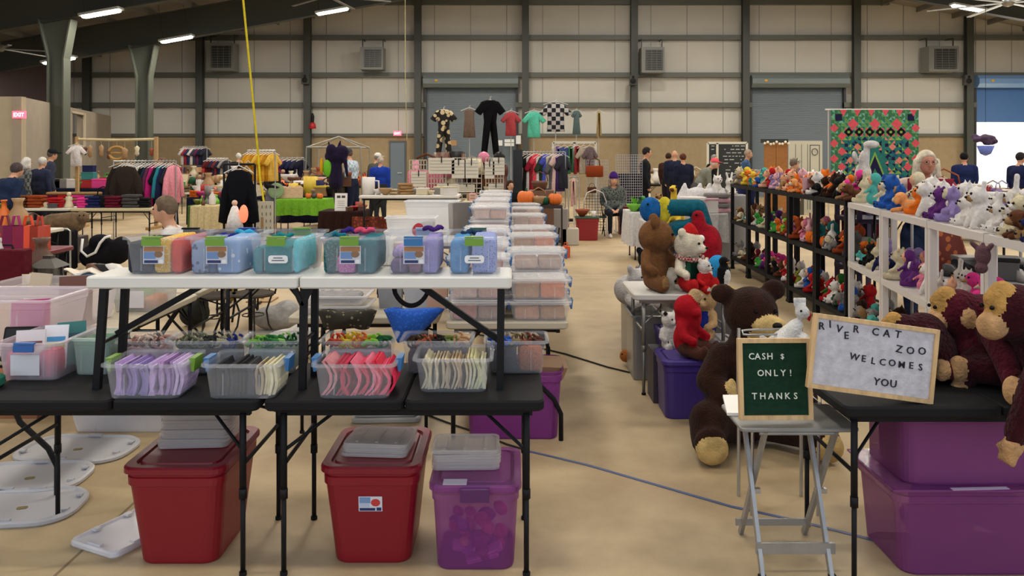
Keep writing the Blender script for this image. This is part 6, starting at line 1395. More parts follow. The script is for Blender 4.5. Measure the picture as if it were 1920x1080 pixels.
for px, d, w, c, lb in ((345, 9.0, .4, '1a2038', 'dark navy bag on the floor seen under the left brace of the bench'), (365, 8.2, .3, '2a2a26', 'black tote bag on the floor beside the left iron chair'), (520, 8.0, .5, 'a8a6a2', 'grey plastic wrapped bundle on the floor behind the middle bench legs'), (545, 6.9, .5, 'c0bcb4', 'pale plastic sheet bundle on the floor behind the middle bench legs'), (434, 9.6, .12, '8a7a30', 'small yellow pot on the floor behind the iron chairs')):
    f = Fig(); f.el((0, 0, .12), (w/2, .16, .13)); f.el((w*.2, 0, .2), (w/4, .12, .1)); single('bundle', f.mesh('bundle', [mat(c, 'cloth')], .025), None, lb, 'bundle', (X(px, d), d, .0))
b = B(); b.hexa([(-.3, -.2, 0), (.3, -.2, 0), (.3, .2, 0), (-.3, .2, 0)], [(-.3, -.2, .3), (.3, -.2, .3), (.3, .2, .3), (-.3, .2, .3)]); b.box(-.18, .0, -.203, -.2, .08, .2, 1); single('cardboard_box', b, [mat('8a5a38', 'paint'), mat('6a3020', 'paint')], 'brown cardboard box on the floor at the far left under the tables', 'box', (X(20, 5.5), 5.5, 0))
chair('black folding chair under the seated woman in the white top', (X(327, 7.2)-.02, 7.27, 0), -1.35)
chair('black folding chair under the woman with the purple hat', (X(1150, 17.2), 17.36, 0), .05)
chair('black folding chair under the person in black by the white racks', (X(955, 17.0), 17.05, 0), .4)
# ================================================================ far stalls, left
fold_table('beige folding table in the middle distance with piles of clothes, left', X(130, 14.9), X(286, 14.9), 14.9, 15.6, .74, mat('b8ac88', 'plastic'), seam=False)
fold_table('white folding table with hats and red clothes left of the beige one', X(-60, 15), X(128, 15), 15.0, 15.7, .74, mat('c8c4b8', 'plastic'), seam=False)
for px, kd, c, H, lb in ((150, 'cloth_pile', 'hot pink', .24, 'on the beige clothes table'), (168, 'cloth_pile', 'navy', .28, 'on the beige clothes table'), (185, 'handbag', 'black', .4, 'on the beige clothes table'), (205, 'cloth_pile', 'maroon', .28, 'on the beige clothes table'), (240, 'cloth_pile', 'dark grey', .32, 'on the beige clothes table'), (262, 'cloth_pile', 'black', .24, 'on the beige clothes table'),
                      (5, 'cloth_pile', 'orange', .22, 'on the white hat table'), (28, 'cloth_pile', 'brown', .3, 'on the white hat table'), (78, 'hat', 'cream', .2, 'on the white hat table'), (95, 'cloth_pile', 'red', .24, 'on the white hat table'), (98, 'box', 'dark grey', .14, 'in front of the red clothes on the white hat table'), (120, 'figurine', 'cream', .3, 'on the white hat table'), (60, 'cloth_pile', 'rust', .3, 'on the white hat table')):
    item(kd, c, H, (X(px, 15.1), 15.15+(.2 if kd == 'box' else .12)*(1 if kd != 'box' else -.2), .742), lb, c2=c)
for px in (105, 125, 150, 175):
    item('cloth_pile', ['maroon', 'red', 'hot pink', 'grey'][(px//25) % 4], .3, (X(px, 16.6), 16.6, .742), f'on the back clothes table')
fold_table('back folding table with red and maroon clothes behind the beige clothes table', X(88, 16.4), X(200, 16.4), 16.3, 17.0, .74, mat('5a1a28', 'plastic'), seam=False)
cloth_table('dark navy cloth table with boxes of green goods at far left', X(72, 21), X(214, 21), 21.0, 21.8, .86, .62, '12162a')
for px, kd, c, H in ((97, 'box', 'teal', .3), (92, 'bowl', 'lime green', .3), (100, 'box', 'white', .4), (112, 'box', 'grey', .4), (120, 'plant', 'lime green', .3), (130, 'box', 'white', .38), (141, 'plant', 'olive', .34), (150, 'basket', 'green', .36), (164, 'box', 'red', .35), (187, 'box', 'hot pink', .4), (205, 'box', 'green', .3)):
    item(kd, c, H, (X(px, 21.2), 21.3, .862), 'on the navy cloth table', c2=c)
item('box', 'teal', .32, (X(163, 21.2), 21.32, 1.085), 'stacked on the red box of the navy cloth table', c2='teal'); item('box', 'navy', .28, (X(163, 21.2), 21.32, 1.29), 'topmost of the stack on the navy cloth table', c2='navy')
# wooden beam frame with hanging crafts
t = thing('craft_stand', 'pale wooden beam frame with hanging wood crafts at far left', 'display frame', (X(219, 19), 19, 0)); w = (X(293, 19)-X(145, 19))/2; zt = Z(261, 19)
wdm = mat('a8865a', 'wood')
b = B(); b.tube([(-w, 0, zt), (0, 0, zt-.02), (w, 0, zt)], .03); part('beam', b, mat('c8b88c', 'wood'), t)
for s in (-1, 1): b = B(); b.cbox((s*w, 0, zt/2+.03), (.07, .07, zt+.06)); part('post', b, wdm, t); b = B(); b.cbox((s*w, 0, .03), (.1, .9, .06)); part('foot', b, wdm, t)
for i, (px, py, w_, h_, c) in enumerate(((160, 283, .07, .2, 'brown'), (169, 284, .08, .3, 'tan'), (190, 283, .08, .3, 'tan'), (204, 290, .07, .22, 'brown'), (234, 288, .1, .28, 'tan'), (257, 283, .08, .25, 'cream'), (284, 285, .07, .2, 'rust'))):
    z = Z(py, 19); tt = thing('wood_carving', f'{c} hanging wood carving on the beam frame, {["leftmost", "second", "third", "fourth", "fifth", "sixth", "rightmost"][i]} of the row', 'carving', (X(px, 19), 19, z))
    b = B(); b.lathe([(.01, -h_/2), (w_*.7, -h_*.3), (w_*.5, 0), (w_*.8, h_*.3), (.01, h_/2)], n=8); part('carving', b, mat(CN[c], 'wood'), tt, True); b = B(); b.tube([(0, 0, h_/2), (0, 0, zt-z)], .004, 0, 4); part('cord', b, mat('b8a88c', 'cloth'), tt)
tt = thing('wood_wreath', 'round woven wood wreath hanging in the middle of the beam frame', 'wreath', (X(219, 19), 19, Z(287, 19)))
b = B(); b.tube([(.19*math.cos(i*PI/10), 0, .15*math.sin(i*PI/10)) for i in range(21)], .035, 0, 6); b.tube([(-.18, 0, 0), (.18, 0, 0)], .03, 0, 6); part('ring', b, mat('a8803c', 'wood'), tt, True); b = B(); b.tube([(0, 0, .15), (0, 0, zt-Z(287, 19)-.02)], .004, 0, 4); part('cord', b, mat('b8a88c', 'cloth'), tt)
garment('white blouse hanging at the left post of the wooden beam frame', 'd8d0cc', (X(143, 18.8), 18.8, Z(268, 18.8)), .1, .55, .5, 'shirt')
# clothing rack with jackets
rk = rack('chrome clothes rack of dark jackets in the middle left', X(213, 16.3), X(330, 16.3), 16.3, 1.62)
rc = [('2a221e', 'dark brown'), ('161618', 'black'), ('1e1e20', 'jet black'), ('c8c4b4', 'cream'), ('2c3420', 'dark olive'), ('16181c', 'ink black'), ('d0ccc4', 'white'), ('141416', 'soft black'), ('1e2a3c', 'slate blue'), ('5a2a44', 'plum'), ('a8206a', 'magenta'), ('12141c', 'blue black'), ('2a7a8a', 'turquoise'), ('1c2040', 'navy'), ('26262c', 'charcoal'), ('d88a98', 'pink')]
for i, (c, n_) in enumerate(rc): garment(f'{n_} jacket on the chrome clothes rack, {Oo[i]} from its left end', c, (X(226+6.6*i, 16.3), 16.3, 1.62), 1.25 if i else .2, .86+.05*(i % 3), .62, 'jacket' if i % 3 != 2 else 'shirt', th=.09)
garment('brown grey jacket hanging face-on at the front of the chrome rack', '2e2622', (X(236, 16.0), 16.02, 1.6), .05, .80, .70, 'jacket', th=.12)
# black draped garment stand
rk = rack('black garment stand in the middle left', X(420, 9.2), X(478, 9.2), 9.2, Z(308, 9.2), blacktube, 'garment_stand')
garment('big black shawl top hanging on the garment stand', '0c0d12', (X(449, 9.2), 9.18, Z(305, 9.2)), .1, .80, .46, 'jacket', th=.14); garment('long black skirt cloth hanging behind the shawl top on the garment stand', '0a0b10', (X(462, 9.3), 9.3, Z(305, 9.2)), .2, 1.05, .30, 'vest', th=.12)
# beige cloth table, angel
cloth_table('beige cloth covered small table in the middle left', X(357, 15.4), X(428, 15.4), 15.4, 16.0, .76, .45, 'bcac84')
item('vase', 'brown', .14, (X(381, 15.6), 15.6, .762), 'on the beige cloth covered table'); item('bottle', 'white', .3, (X(405, 16), 15.8, .762), 'with a red label on the beige cloth covered table')
t = thing('angel_figure', 'white angel doll with a glowing red lamp behind the second bench bin', 'doll', (X(440, 8.8), 8.8, .92))
b = B(); b.lathe([(.02, 0), (.10, 0), (.07, .15), (.035, .25), (.02, .27)], n=12); part('gown', b, mat('e8e0d8', 'cloth'), t, True); b = B(); b.ell((0, 0, .30), .032); part('head', b, mat('e0b8a0', 'skin'), t, True)
b = B(); b.ell((.1, .0, .18), (.05, .04, .1)); part('lamp', b, mat('e87050', 'emit', e=.9), t, True)
fold_table('small dark table under the white angel doll', X(400, 8.7), X(480, 8.7), 8.6, 9.0, .92, mat('3a2a26', 'plastic'), seam=False, inset=.06)
# right of it: board with white letters (cream block) and yellow rope
t = thing('notice_board', 'cream notice board with rows of dark marks behind the third bench bin', 'board', (X(492, 9.6), 9.6, 0))
b = B(); b.rslab(.2, .04, 0, .0, .01, .0) if False else b.cbox((0, 0, .5), (.03, .03, 1.0)); b.cbox((0, 0, .01), (.3, .3, .02)); part('stand', b, wdm, t)
b = B(); b.cbox((0, 0, 1.0), (.26, .02, .38)); part('panel', b, mat('d0c8b0', 'paint'), t)
b = B()
for r_ in range(4):
    for c_ in range(5): b.cbox((-.1+.05*c_, -.012, .87+.085*r_), (.012, .003, .035))
part('marks', b, mat('8a8068', 'paint'), t)
b = B(); p0 = Vector((X(456, 10.0), 10, Z(0, 10))); p1 = Vector((X(484, 10.0), 10, Z(290, 10))); dv = (p1-p0)/(p1.z-p0.z)
top = p0+dv*(roof_z(p0.x)-.4-p0.z); bot = p1
b.tube([tuple(top), tuple(p1), (X(488, 9.9), 9.9, Z(340, 9.9)), (X(495, 9.75), 9.75, 1.17)], .013, 0, 6); single('yellow_rope', b, mat('c8b428', 'cloth'), 'long yellow rope running from the roof down to the cream notice board', 'rope')
b = B(); b.tube([(X(759, 24), 24, roof_z(X(759, 24))-.1), (X(760, 24), 24, Z(150, 24)), (X(763, 24), 24, Z(262, 24))], .012, 0, 5); single('ceiling_rope', b, mat('a8a078', 'cloth'), 'thin pale cord hanging from the roof left of the first rolling door', 'cord')
# yellow garments
rack('rack of golden yellow garments in the middle left distance', X(464, 16), X(516, 16), 16, Z(282, 16))
for i in range(8): garment(f'golden yellow garment on its rack, {Oo[i]} from the left', ['b8841c', 'c8942c', 'a87418', 'd0a848'][i % 4], (X(467+6.4*i, 16), 16, Z(282, 16)), 1.1, .62, .5, 'shirt', th=.09)
# far racks of small clothes at the back wall
for (pa, pb, py, d, nm, cs) in ((343, 388, 275, 27, 'small clothes rack by the second steel column', ['b8b4b0', '8a2a3a', '2a3050', 'c8c0bc', '3a3a4a', '5a2a4a', '1c2438', '2a2a34']), (388, 428, 297, 25, 'low rack of dark red and navy clothes', ['5a1c24', '4a1820', '2a2a40', '6a2a30', '1e2438', '8a8480', '30303a']), (515, 570, 296, 22, 'far rack of pink and navy clothes', ['8a2a5a', 'a83a6a', '1c2040', '222644', '2a2a3a', '1a1c2c'])):
    rack(nm, X(pa, d), X(pb, d), d, Z(py, d))
    for i, c in enumerate(cs): garment(f'garment {["on the left end", "second", "third", "fourth", "fifth", "sixth", "seventh", "eighth"][i]} of the {nm}', c, (X(pa+(pb-pa)*(i+.5)/len(cs), d), d, Z(py, d)), .9, .62, .5, 'shirt', th=.1)
# tables of goods in the left distance
def goods(label, px0, px1, d, z, col, n, kinds, cols, Hr, place, seed, drop=None, rows=1):
    x0, x1 = X(px0, d), X(px1, d)
    if drop: cloth_table(label, x0, x1, d, d+.75, z, drop, col)
    else: fold_table(label, x0, x1, d, d+.75, z, mat(col, 'plastic'), seam=False)
    for r_ in range(rows): scatter(n, x0+.1, x1-.1, d+.12+.35*r_, d+.3+.35*r_, z, kinds, cols, Hr, place+(', back row' if r_ else ''), seed+r_*77)
MIX = ['vase', 'bowl', 'bottle', 'candlestick', 'figurine', 'mug', 'box', 'basket', 'plant', 'picture_frame']
goods('white table of pale ceramics and dolls behind the clothes rack', 345, 425, 20, .80, 'c8c4b8', 12, ['figurine', 'vase', 'lamp', 'bowl'], ['cream', 'white', 'tan', 'brown', 'dark green'], (.3, .5), 'on the white ceramics table', 3, None, 2)
goods('dark blue cloth table with bright toys behind the ceramics', 350, 430, 18, .78, '1c2038', 12, ['bowl', 'box', 'mug', 'cloth_pile'], ['red', 'navy', 'hot pink', 'orange', 'grey'], (.18, .3), 'on the dark blue toy table', 4, .6)
goods('green cloth table with glassware in front of the toy table', 352, 412, 15.9+1.2, .66, '5c7a3c', 8, ['bottle', 'vase', 'bowl'], ['olive', 'grey', 'cream', 'lime green'], (.15, .25), 'on the green glassware table', 5, .5)
goods('long dark cloth table of dark ornaments behind the lime green table', 480, 622, 18.2, .80, '15162a', 20, MIX, ['black', 'dark grey', 'brown', 'white', 'yellow', 'navy', 'orange', 'tan'], (.2, .45), 'on the long dark ornament table', 6, .6, 2)
goods('low table of baskets beside the yellow garments', 425, 470, 17.5, .72, '6a5a44', 7, ['basket', 'bowl', 'box'], ['tan', 'brown', 'cream', 'red'], (.2, .3), 'on the low basket table', 7)
goods('far brown table under the beam frame', 165, 345, 23.5, .80, '5a4a3a', 26, MIX, ['brown', 'tan', 'dark grey', 'cream', 'green', 'rust', 'white'], (.25, .55), 'on the far brown table', 8, None, 2)
goods('far table along the back wall at left', 300, 480, 27.8, .80, '4a4038', 22, MIX+['lamp', 'hat'], ['brown', 'dark grey', 'white', 'cream', 'red', 'navy', 'tan'], (.3, .6), 'on the far back wall table at left', 9, None, 2)
goods('far table behind the plaid shirted man', 560, 700, 24.5, .80, '2c2824', 18, MIX, ['brown', 'tan', 'white', 'orange', 'rust', 'black'], (.3, .55), 'on the far table behind the plaid shirt', 10, None, 2)
goods('long white covered table of lamps and white ceramics behind the lime green table', 425, 560, 21.5, .95, 'c8c2b4', 16, ['lamp', 'vase', 'figurine', 'hat', 'bowl'], ['white', 'cream', 'tan', 'white', 'brown'], (.35, .6), 'on the long white ceramics table', 41, .6, 2)
goods('dark table of brown and golden goods beside the canopy frame', 560, 640, 19.4, .95, '2a241e', 10, ['basket', 'lamp', 'vase', 'box'], ['brown', 'tan', 'rust', 'yellow', 'dark green'], (.35, .6), 'on the dark table beside the canopy', 42, .6, 2)
# lime green table
cloth_table('lime green cloth covered table in the middle distance', X(515, 17.0), X(612, 17.0), 17.0, 17.7, .80, .34, '6aa02c')
b = B(); b.at((0, 0, .17), (1.4, 0, 0)); b.lathe([(.17, 0), (.17, .02), (.12, .03), (.02, .025)], n=18); single('green_plate', b, mat('7a9468'), 'round sage green plate standing on the lime green table', 'plate', (X(505, 17.2)+.12, 17.3, .802))
for i, px in enumerate((528, 543, 558)):
    b = B(); b.at((0, 0, 0), (-.15, 0, 0)); b.rslab(.2, .03, 0, .24, .012, .008); b.ell((0, 0, .235), (.085, .015, .035), 0); single('wooden_board', b, mat('c8a484', 'wood'), ['left', 'middle', 'right'][i]+' tan wooden board standing on the lime green table', 'board', (X(px, 17.3), 17.35, .802))
for px, c in ((576, 'orange'), (586, 'dark grey'), (600, 'orange'), (592, 'rust')): item('pumpkin' if c != 'dark grey' else 'vase', c, .16, (X(px, 17.2), 17.2+.12*(px % 5), .802), 'on the lime green table', c2='green')
# steel canopy frame
t = thing('canopy_frame', 'grey steel canopy frame in front of the brick wall', 'canopy frame', (X(625, 22), 22, 0)); cf = mat('8f8d84', 'metal', rough=.5, m=.4); W_ = X(678, 22)-X(625, 22); zt = Z(255, 22); ze = Z(276, 22)
for sx in (-1, 1):
    for sy in (0, 1.4): b = B(); b.tube([(sx*W_*1.05, sy, 0), (sx*W_*.95, sy, ze)], .02, 0, 6); part('leg', b, cf, t)
    b = B(); b.tube([(sx*W_*.95, 0, ze), (0, .7, zt)], .02, 0, 6); part('roof_bar', b, cf, t); b = B(); b.tube([(sx*W_*.95, 1.4, ze), (0, .7, zt)], .02, 0, 6); part('roof_bar', b, cf, t)
for y in (0, 1.4): 
    b = B(); b.tube([(-W_*.95, y, ze), (W_*.95, y, ze)], .03, 0, 6); part('eave_bar', b, cf, t)
# halloween witch, hanging ornaments
f = Fig(); f.cap((0, 0, .2), (0, 0, .9), .28, .2); f.el((0, 0, 1.15), (.42, .25, .3)); f.el((-.15, -.1, 1.35), (.2, .15, .25)); f.el((.22, 0, 1.3), (.25, .2, .25)); f.cap((-.2, 0, 1.4), (-.28, 0, 1.68), .08, .03); f.cap((.1, 0, 1.45), (.15, 0, 1.7), .08, .03); f.cap((.35, -.1, 1.0), (.42, -.1, .45), .08, .05)
t = thing('halloween_figure', 'spiky purple and black halloween figure standing in the middle left distance', 'halloween figure', (X(632, 18.0), 17.9, 1.0)); t.scale = (.62, .62, .62); part('body', f.mesh('body', [mat('1e1630', 'fur')], .035), None, t); b = B(); b.ell((-.28, -.12, .72), (.16, .1, .32)); part('green_cape', b, mat('6ab030', 'cloth'), t, True); b = B(); b.ell((-.5, -.1, .8), (.07, .08, .3)); part('yellow_ribbon', b, mat('c89a20', 'cloth'), t, True); b = B(); b.cbox((0, 0, -.8), (.1, .1, 1.62)); part('pole', b, mat('1a1a1a', 'cloth'), t)
t = thing('hanging_bell', 'red and black ornament hanging beside the dark column under the loudspeaker', 'ornament', (X(586, 32.4), 32.4, Z(237, 32.4))); b = B(); b.lathe([(.02, -.1), (.15, -.08), (.12, .1), (.03, .2)], n=10); part('bell', b, mat('b01c20'), t, True); b = B(); b.lathe([(.06, .15), (.08, .4), (.02, .55)], n=8); b.tube([(0, 0, .5), (0, 0, .8), (-.1, .2, .8)], .01, 0, 4); part('stem', b, mat('181818'), t)
b = B(); b.cbox((0, 0, .35), (.5, .04, .7)); b.cbox((0, -.03, .35), (.42, .01, .62), 1); b.cbox((0, -.04, .4), (.2, .01, .2), 2); single('poster', b, [mat('7a1a20'), mat('9a2a30'), mat('c8b8b0')], 'red and white framed poster beside the halloween figure', 'poster', (X(612, 23.5), 23.5, 1.2)) if False else None
# dark table with paper sign and brown fringe
cloth_table('dark brown cloth table with a white paper sign in the middle distance', X(597, 13.4), X(682, 13.4), 13.4, 14.1, .80, .5, '2a1814')
t = thing('paper_sign', 'white paper sign with a dark heading standing on the dark brown table', 'sign', (X(639, 13.5), 13.5, .80)); b = B(); b.at((0, 0, 0), (-.1, 0, 0)); b.box(-.105, .105, 0, .01, 0, .30); part('sheet', b, mat('e0dcd4', 'paint'), t)
b = B(); b.at((0, 0, 0), (-.1, 0, 0)); b.box(-.07, -.01, -.003, 0, .22, .26); b.box(.01, .07, -.003, 0, .22, .26); part('heading', b, mat('3a3432', 'paint'), t)
b = B(); b.at((0, 0, 0), (-.1, 0, 0))
for i in range(4): b.box(-.06, .06, -.003, 0, .06+.035*i, .066+.035*i)
part('text_lines', b, mat('8a8480', 'paint'), t)
scatter(7, X(652, 13.5), X(680, 13.5), 13.5, 13.9, .80, ['bowl', 'mug', 'box'], ['brown', 'red', 'cream', 'rust'], (.1, .16), 'on the dark brown cloth table', 15)
# white table at px 670-870
fold_table('long white folding table in the middle distance behind the rumpled bins', X(672, 12.6), X(860, 12.6), 12.6, 13.3, Z(367, 12.6), mat('d4d0c8', 'plastic'), seam=False)
zz = Z(367, 12.6)
item('mug', 'white', .28, (X(690, 12.9), 12.95, zz+.002), 'large, with a dark letter, on the long white table', c2='brown')
scatter(9, X(700, 12.8), X(850, 12.8), 12.75, 13.1, zz, ['box', 'bowl', 'cloth_pile'], ['cream', 'white', 'tan', 'grey'], (.12, .24), 'on the long white table', 16)
b = B(); b.cbox((0, 0, .3), (.4, .02, .6)); 
t = thing('fringed_rug', 'rust brown patterned rug hanging under the long white table', 'rug', (X(700, 13.0), 13.0, 0)); b = B(); b.sheet(lambda u, v: ((u-.5)*.7, .03*math.sin(u*20), .08+.66*v), 20, 2, 0, (0, .02, 0)); part('rug', b, mat('6a2c1c', 'print', c2='9a4a28', s=22), t)
# ================================================================ centre racks
lat = mat('c4bca8', 'paint')
def lattice(label, px0, px1, py0, py1, d, m, nx, nz, name='wire_grid_panel', r=.008, zfloor=True):
    x0, x1 = X(px0, d), X(px1, d); z1 = Z(py0, d); z0 = Z(py1, d); t = thing(name, label, 'display panel', ((x0+x1)/2, d, 0)); w = (x1-x0)/2
    b = B()
    for i in range(nx+1): x = -w+2*w*i/nx; b.cbox((x, 0, (z0+z1)/2), (r, r, z1-z0))
    for i in range(nz+1): z = z0+(z1-z0)*i/nz; b.cbox((0, 0, z), (2*w, r, r))
    part('grid', b, m, t)
    for s in (-1, 1): b = B(); b.cbox((s*w, 0, z0/2), (r*2, r*2, z0)); b.cbox((s*w, 0, .015), (.03, .5, .03)); part('stand', b, m, t)
    return t
for i, (a, c, y0_, y1_) in enumerate(((768, 800, 300, 372), (803, 836, 297, 372), (848, 903, 296, 372), (911, 944, 296, 372))):
    lattice(f'cream lattice display rack in the centre distance, {["first", "second", "third", "fourth"][i]} from the left', a, c, y0_, y1_, 17.3, lat, 6, 8, 'lattice_rack', .016)
cards = [(828, 296, 48, 30), (860, 300, 26, 34), (884, 300, 26, 34), (918, 303, 18, 32), (935, 296, 22, 32), (785, 322, 28, 28), (875, 346, 30, 14), (930, 345, 28, 22), (840, 345, 40, 20), (783, 352, 28, 16)]
for i, (px, py, w_, h_) in enumerate(cards):
    d = 17.2; w = w_*d/F; h = h_*d/F; t = thing('jewelry_card', f'cream panel of jewellery hung on the centre lattice racks, {Oo[i]} of ten', 'display panel', (X(px, d), d, Z(py+h_, d))); b = B(); b.box(-w/2, w/2, -.012, .012, 0, h); part('panel', b, mat('cfcabc', 'paint'), t)
    b = B()
    for r_ in range(4): b.box(-w*.45, w*.45, -.018, -.012, h*(.2+.2*r_), h*(.2+.2*r_)+.015)
    part('ridges', b, mat('a8a290', 'paint'), t); b = B(); b.box(-.01, .01, -.03, -.01, h*.7, h*1.1); part('clip', b, blackm, t)
goods('cream table under the centre lattice racks', 868, 946, 16.2, .80, 'd0c8a8', 9, ['box', 'card', 'bowl'], ['cream', 'white', 'tan', 'pale pink'], (.14, .26), 'on the cream table under the lattice racks', 17)
scatter(22, X(770, 17.6), X(940, 17.6), 17.75, 18.1, .85, ['figurine', 'hat', 'candlestick', 'handbag', 'lamp'], ['black', 'pink', 'brown', 'grey', 'cream'], (.7, 1.0), 'behind the centre lattice racks', 18)
fold_table('table behind the centre lattice racks', X(765, 17.7), X(945, 17.7), 17.65, 18.3, .85, mat('4a4440', 'plastic'), seam=False)
# hung garments on tall poles
GR = [(832, 209, 290, 'jumpsuit', '201c1a', 'floral black and cream jumpsuit hanging high on a pole, leftmost of the row', dict(kind='print', c2='c8b48c', s=7, t=.42), .72), (880, 207, 258, 'vest', '6e5c50', 'taupe lace top hanging high before the rolling door', {}, .62), (919, 190, 292, 'jumpsuit', '0c0c10', 'long black jumpsuit hanging highest before the rolling door', {}, .82), (958, 213, 255, 'shirt', 'a84448', 'coral red shirt hanging high at the right edge of the rolling door', {}, .56),
      (1001, 212, 258, 'shirt', '5cc0a4', 'mint green shirt hanging high before the white wall', {}, .66), (1042, 195, 247, 'shirt', '1c1e26', 'black and white plaid poncho hanging high before the white wall', dict(kind='plaid', c2='b8b4b0', s=9), .9), (1081, 212, 252, 'dress', '5a6a6a', 'small grey teal dress hanging high before the white wall', {}, .36), (1123, 212, 258, 'scarf', 'a8946a', 'tan scarf hanging high, rightmost of the row', {}, .4)]
d = 21.0
t = thing('garment_display_bar', 'tall thin pole display holding the row of high hung garments', 'display rack', (0, d+.06, 0))
for px, y0_, y1_, kd, c, lb, kw, w in GR:
    z0, z1 = Z(y0_-8, d), Z(y1_, d); garment(lb, c, (X(px, d), d, z0), .0, (z0-z1)*(1.0 if kd != 'jumpsuit' else 1.0), w, kd, th=.12, **kw)
    b = B(); b.tube([(X(px, d), 0, 0), (X(px, d), 0, z0-.0)], .012, 0, 6); b.tube([(X(px, d), 0, z0-.01), (X(px, d), -.06, z0-.01)], .008, 0, 5); part('pole', b, mat('b8b6b0', 'metal', m=.4), t)
for px in (832, 1123): pass
b = B(); b.cbox(((X(832, d)+X(1123, d))/2, 0, .03), (X(1123, d)-X(832, d), .3, .06)); part('base_rail', b, blacktube, t)
for i, (px, py, w_, h_) in enumerate(((938, 268, 8, 10), (955, 264, 18, 6), (955, 271, 18, 6), (972, 262, 9, 16), (850, 268, 12, 10))):
    dd = DW-.6; w = w_*dd/F; h = h_*dd/F; b = B(); b.box(-w/2, w/2, -.01, .6-.0, -h/2, h/2) if False else b.box(-w/2, w/2, 0, .02, -h/2, h/2); b.box(-.02, .02, .02, .55, -.02, .02); single('wall_notice', b, mat('d8d8d4' if i < 4 else 'a07a4c', 'paint'), ['small square white', 'upper long white', 'lower long white', 'tall white', 'tan square'][i]+' notice on the grey rolling door', 'notice', (X(px, dd), dd, Z(py, dd)))
# racks of garments and wire grids right of centre
rack('rack of mixed small clothes between the black pillar and the white display frame', X(978, 18.5), X(1060, 18.5), 18.5, Z(285, 18.5))
mc = [('c8a890', 'blush'), ('1a1a1c', 'black'), ('c8c4bc', 'white'), ('8a2030', 'crimson'), ('d84050', 'coral'), ('d0ccc8', 'ivory'), ('2a3a2a', 'dark green'), ('4a50b0', 'periwinkle blue'), ('b8ae98', 'beige'), ('5a5a5c', 'grey'), ('d0b0a8', 'peach'), ('402a5a', 'purple'), ('303038', 'charcoal')]
for i, (c, n_) in enumerate(mc): garment(f'{n_} garment on the mixed rack, {Oo[i]} from the left', c, (X(982+6.1*i, 18.5), 18.5, Z(285, 18.5)), .5, .85+.25*((i*3) % 4)/4, .5, ['shirt', 'dress', 'vest'][i % 3], th=.1)
t = thing('clothing_stand', 'white rectangular display frame above the mixed clothes rack', 'display frame', (X(1077, 20), 20, 0)); w = X(1117, 20)-X(1077, 20); zt = Z(267, 20); wf = mat('c8c4b4', 'paint')
b = B(); b.cbox((0, 0, zt), (2*w, .05, .06)); part('top_bar', b, wf, t)
for s in (-1, 0, 1): b = B(); b.cbox((s*w, 0, zt/2), (.06, .05, zt)); part('post', b, wf, t)
for i, (c, n_, kd) in enumerate((('6a5a90', 'violet', 'scarf'), ('3a4a7a', 'denim blue', 'shirt'), ('3a6a4a', 'green', 'scarf'), ('8a2a30', 'red striped', 'scarf'), ('a89a88', 'taupe', 'shirt'), ('6a5a5c', 'grey brown', 'shirt'))):
    garment(f'{n_} garment hanging on the white display frame', c, (X(1046+12*i, 19.9), 19.9, zt-.04), .2, .75, .45, kd)
lattice('white wire grid panel with bags, left of the two grids', 1100, 1140, 300, 398, 17.9, mat('b0acb0', 'metal', m=.3), 10, 16)
lattice('black wire grid panel behind the woman with the purple hat', 1155, 1204, 290, 388, 18.1, mat('b4b0b4', 'metal', m=.3), 12, 20)
b = B(); b.box(-.02, .02, 0, .0, 0, 0) if False else b.cbox((0, 0, .75), (.55, .06, 1.1)); single('black_panel', b, mat('16171c', 'cloth'), 'black board standing behind the wire grid panels', 'board', (X(1180, 18.9), 18.9, .0))
for px, py, c, H, lb in ((1115, 322, 'rust', .42, 'large, hanging on the left wire grid'), (1110, 352, 'brown', .22, 'small, below the rust handbag')):
    item('handbag', c, H, (X(px, 17.8), 17.83, Z(py+10, 17.8)), lb, c2='brown')
garment('pink long scarf hanging left of the wire grids', 'd0a09c', (X(1075, 17), 17, Z(332, 17)), 0, .62, .3, 'scarf')
rack('small rack holding the pink long scarf', X(1066, 17), X(1086, 17), 17, Z(332, 17))
b = B(); b.cbox((0, 0, .93), (.22, .22, 1.86)); single('display_plinth', b, mat('14151b', 'paint'), 'tall black display plinth beside the mixed clothes rack', 'plinth', (X(971, 17.9), 18.35, 0))
# arched black grid back
# pumpkins on wire shelves
t = shelf_unit('dark wire plant stand holding orange pumpkins by the aisle', (X(972, 13.4), 13.6), (X(1056, 13.4), 13.55), .35, (.3, .88), mat('2c1e1a', 'paint'), .03, 'plant_stand')
for px, kd, c, H, lb in ((986, 'pumpkin', 'orange', .34, 'big, left on the dark plant stand'), (1010, 'basket', 'tan', .3, 'with green ribbon between the pumpkins'), (1041, 'pumpkin', 'orange', .28, 'right on the dark plant stand'), (1022, 'pumpkin', 'dark green', .2, 'beside the basket on the dark plant stand')):
    item(kd, c, H, (X(px, 13.7), 13.76, .885), lb, c2='dark green')
item('pumpkin', 'orange', .22, (X(1003, 13.7), 13.86, .885), 'small, behind the basket on the dark plant stand', c2='brown')
item('basket', 'brown', .34, (X(1012, 14.6), 14.6, 1.102), 'on top of the tall stand behind the pumpkins')
b = B(); b.cbox((0, 0, .55), (.5, .4, 1.1)); single('wooden_crate', b, mat('6a4a34', 'wood'), 'brown wooden crate stack behind the pumpkins', 'crate', (X(1012, 14.6), 14.65, 0))
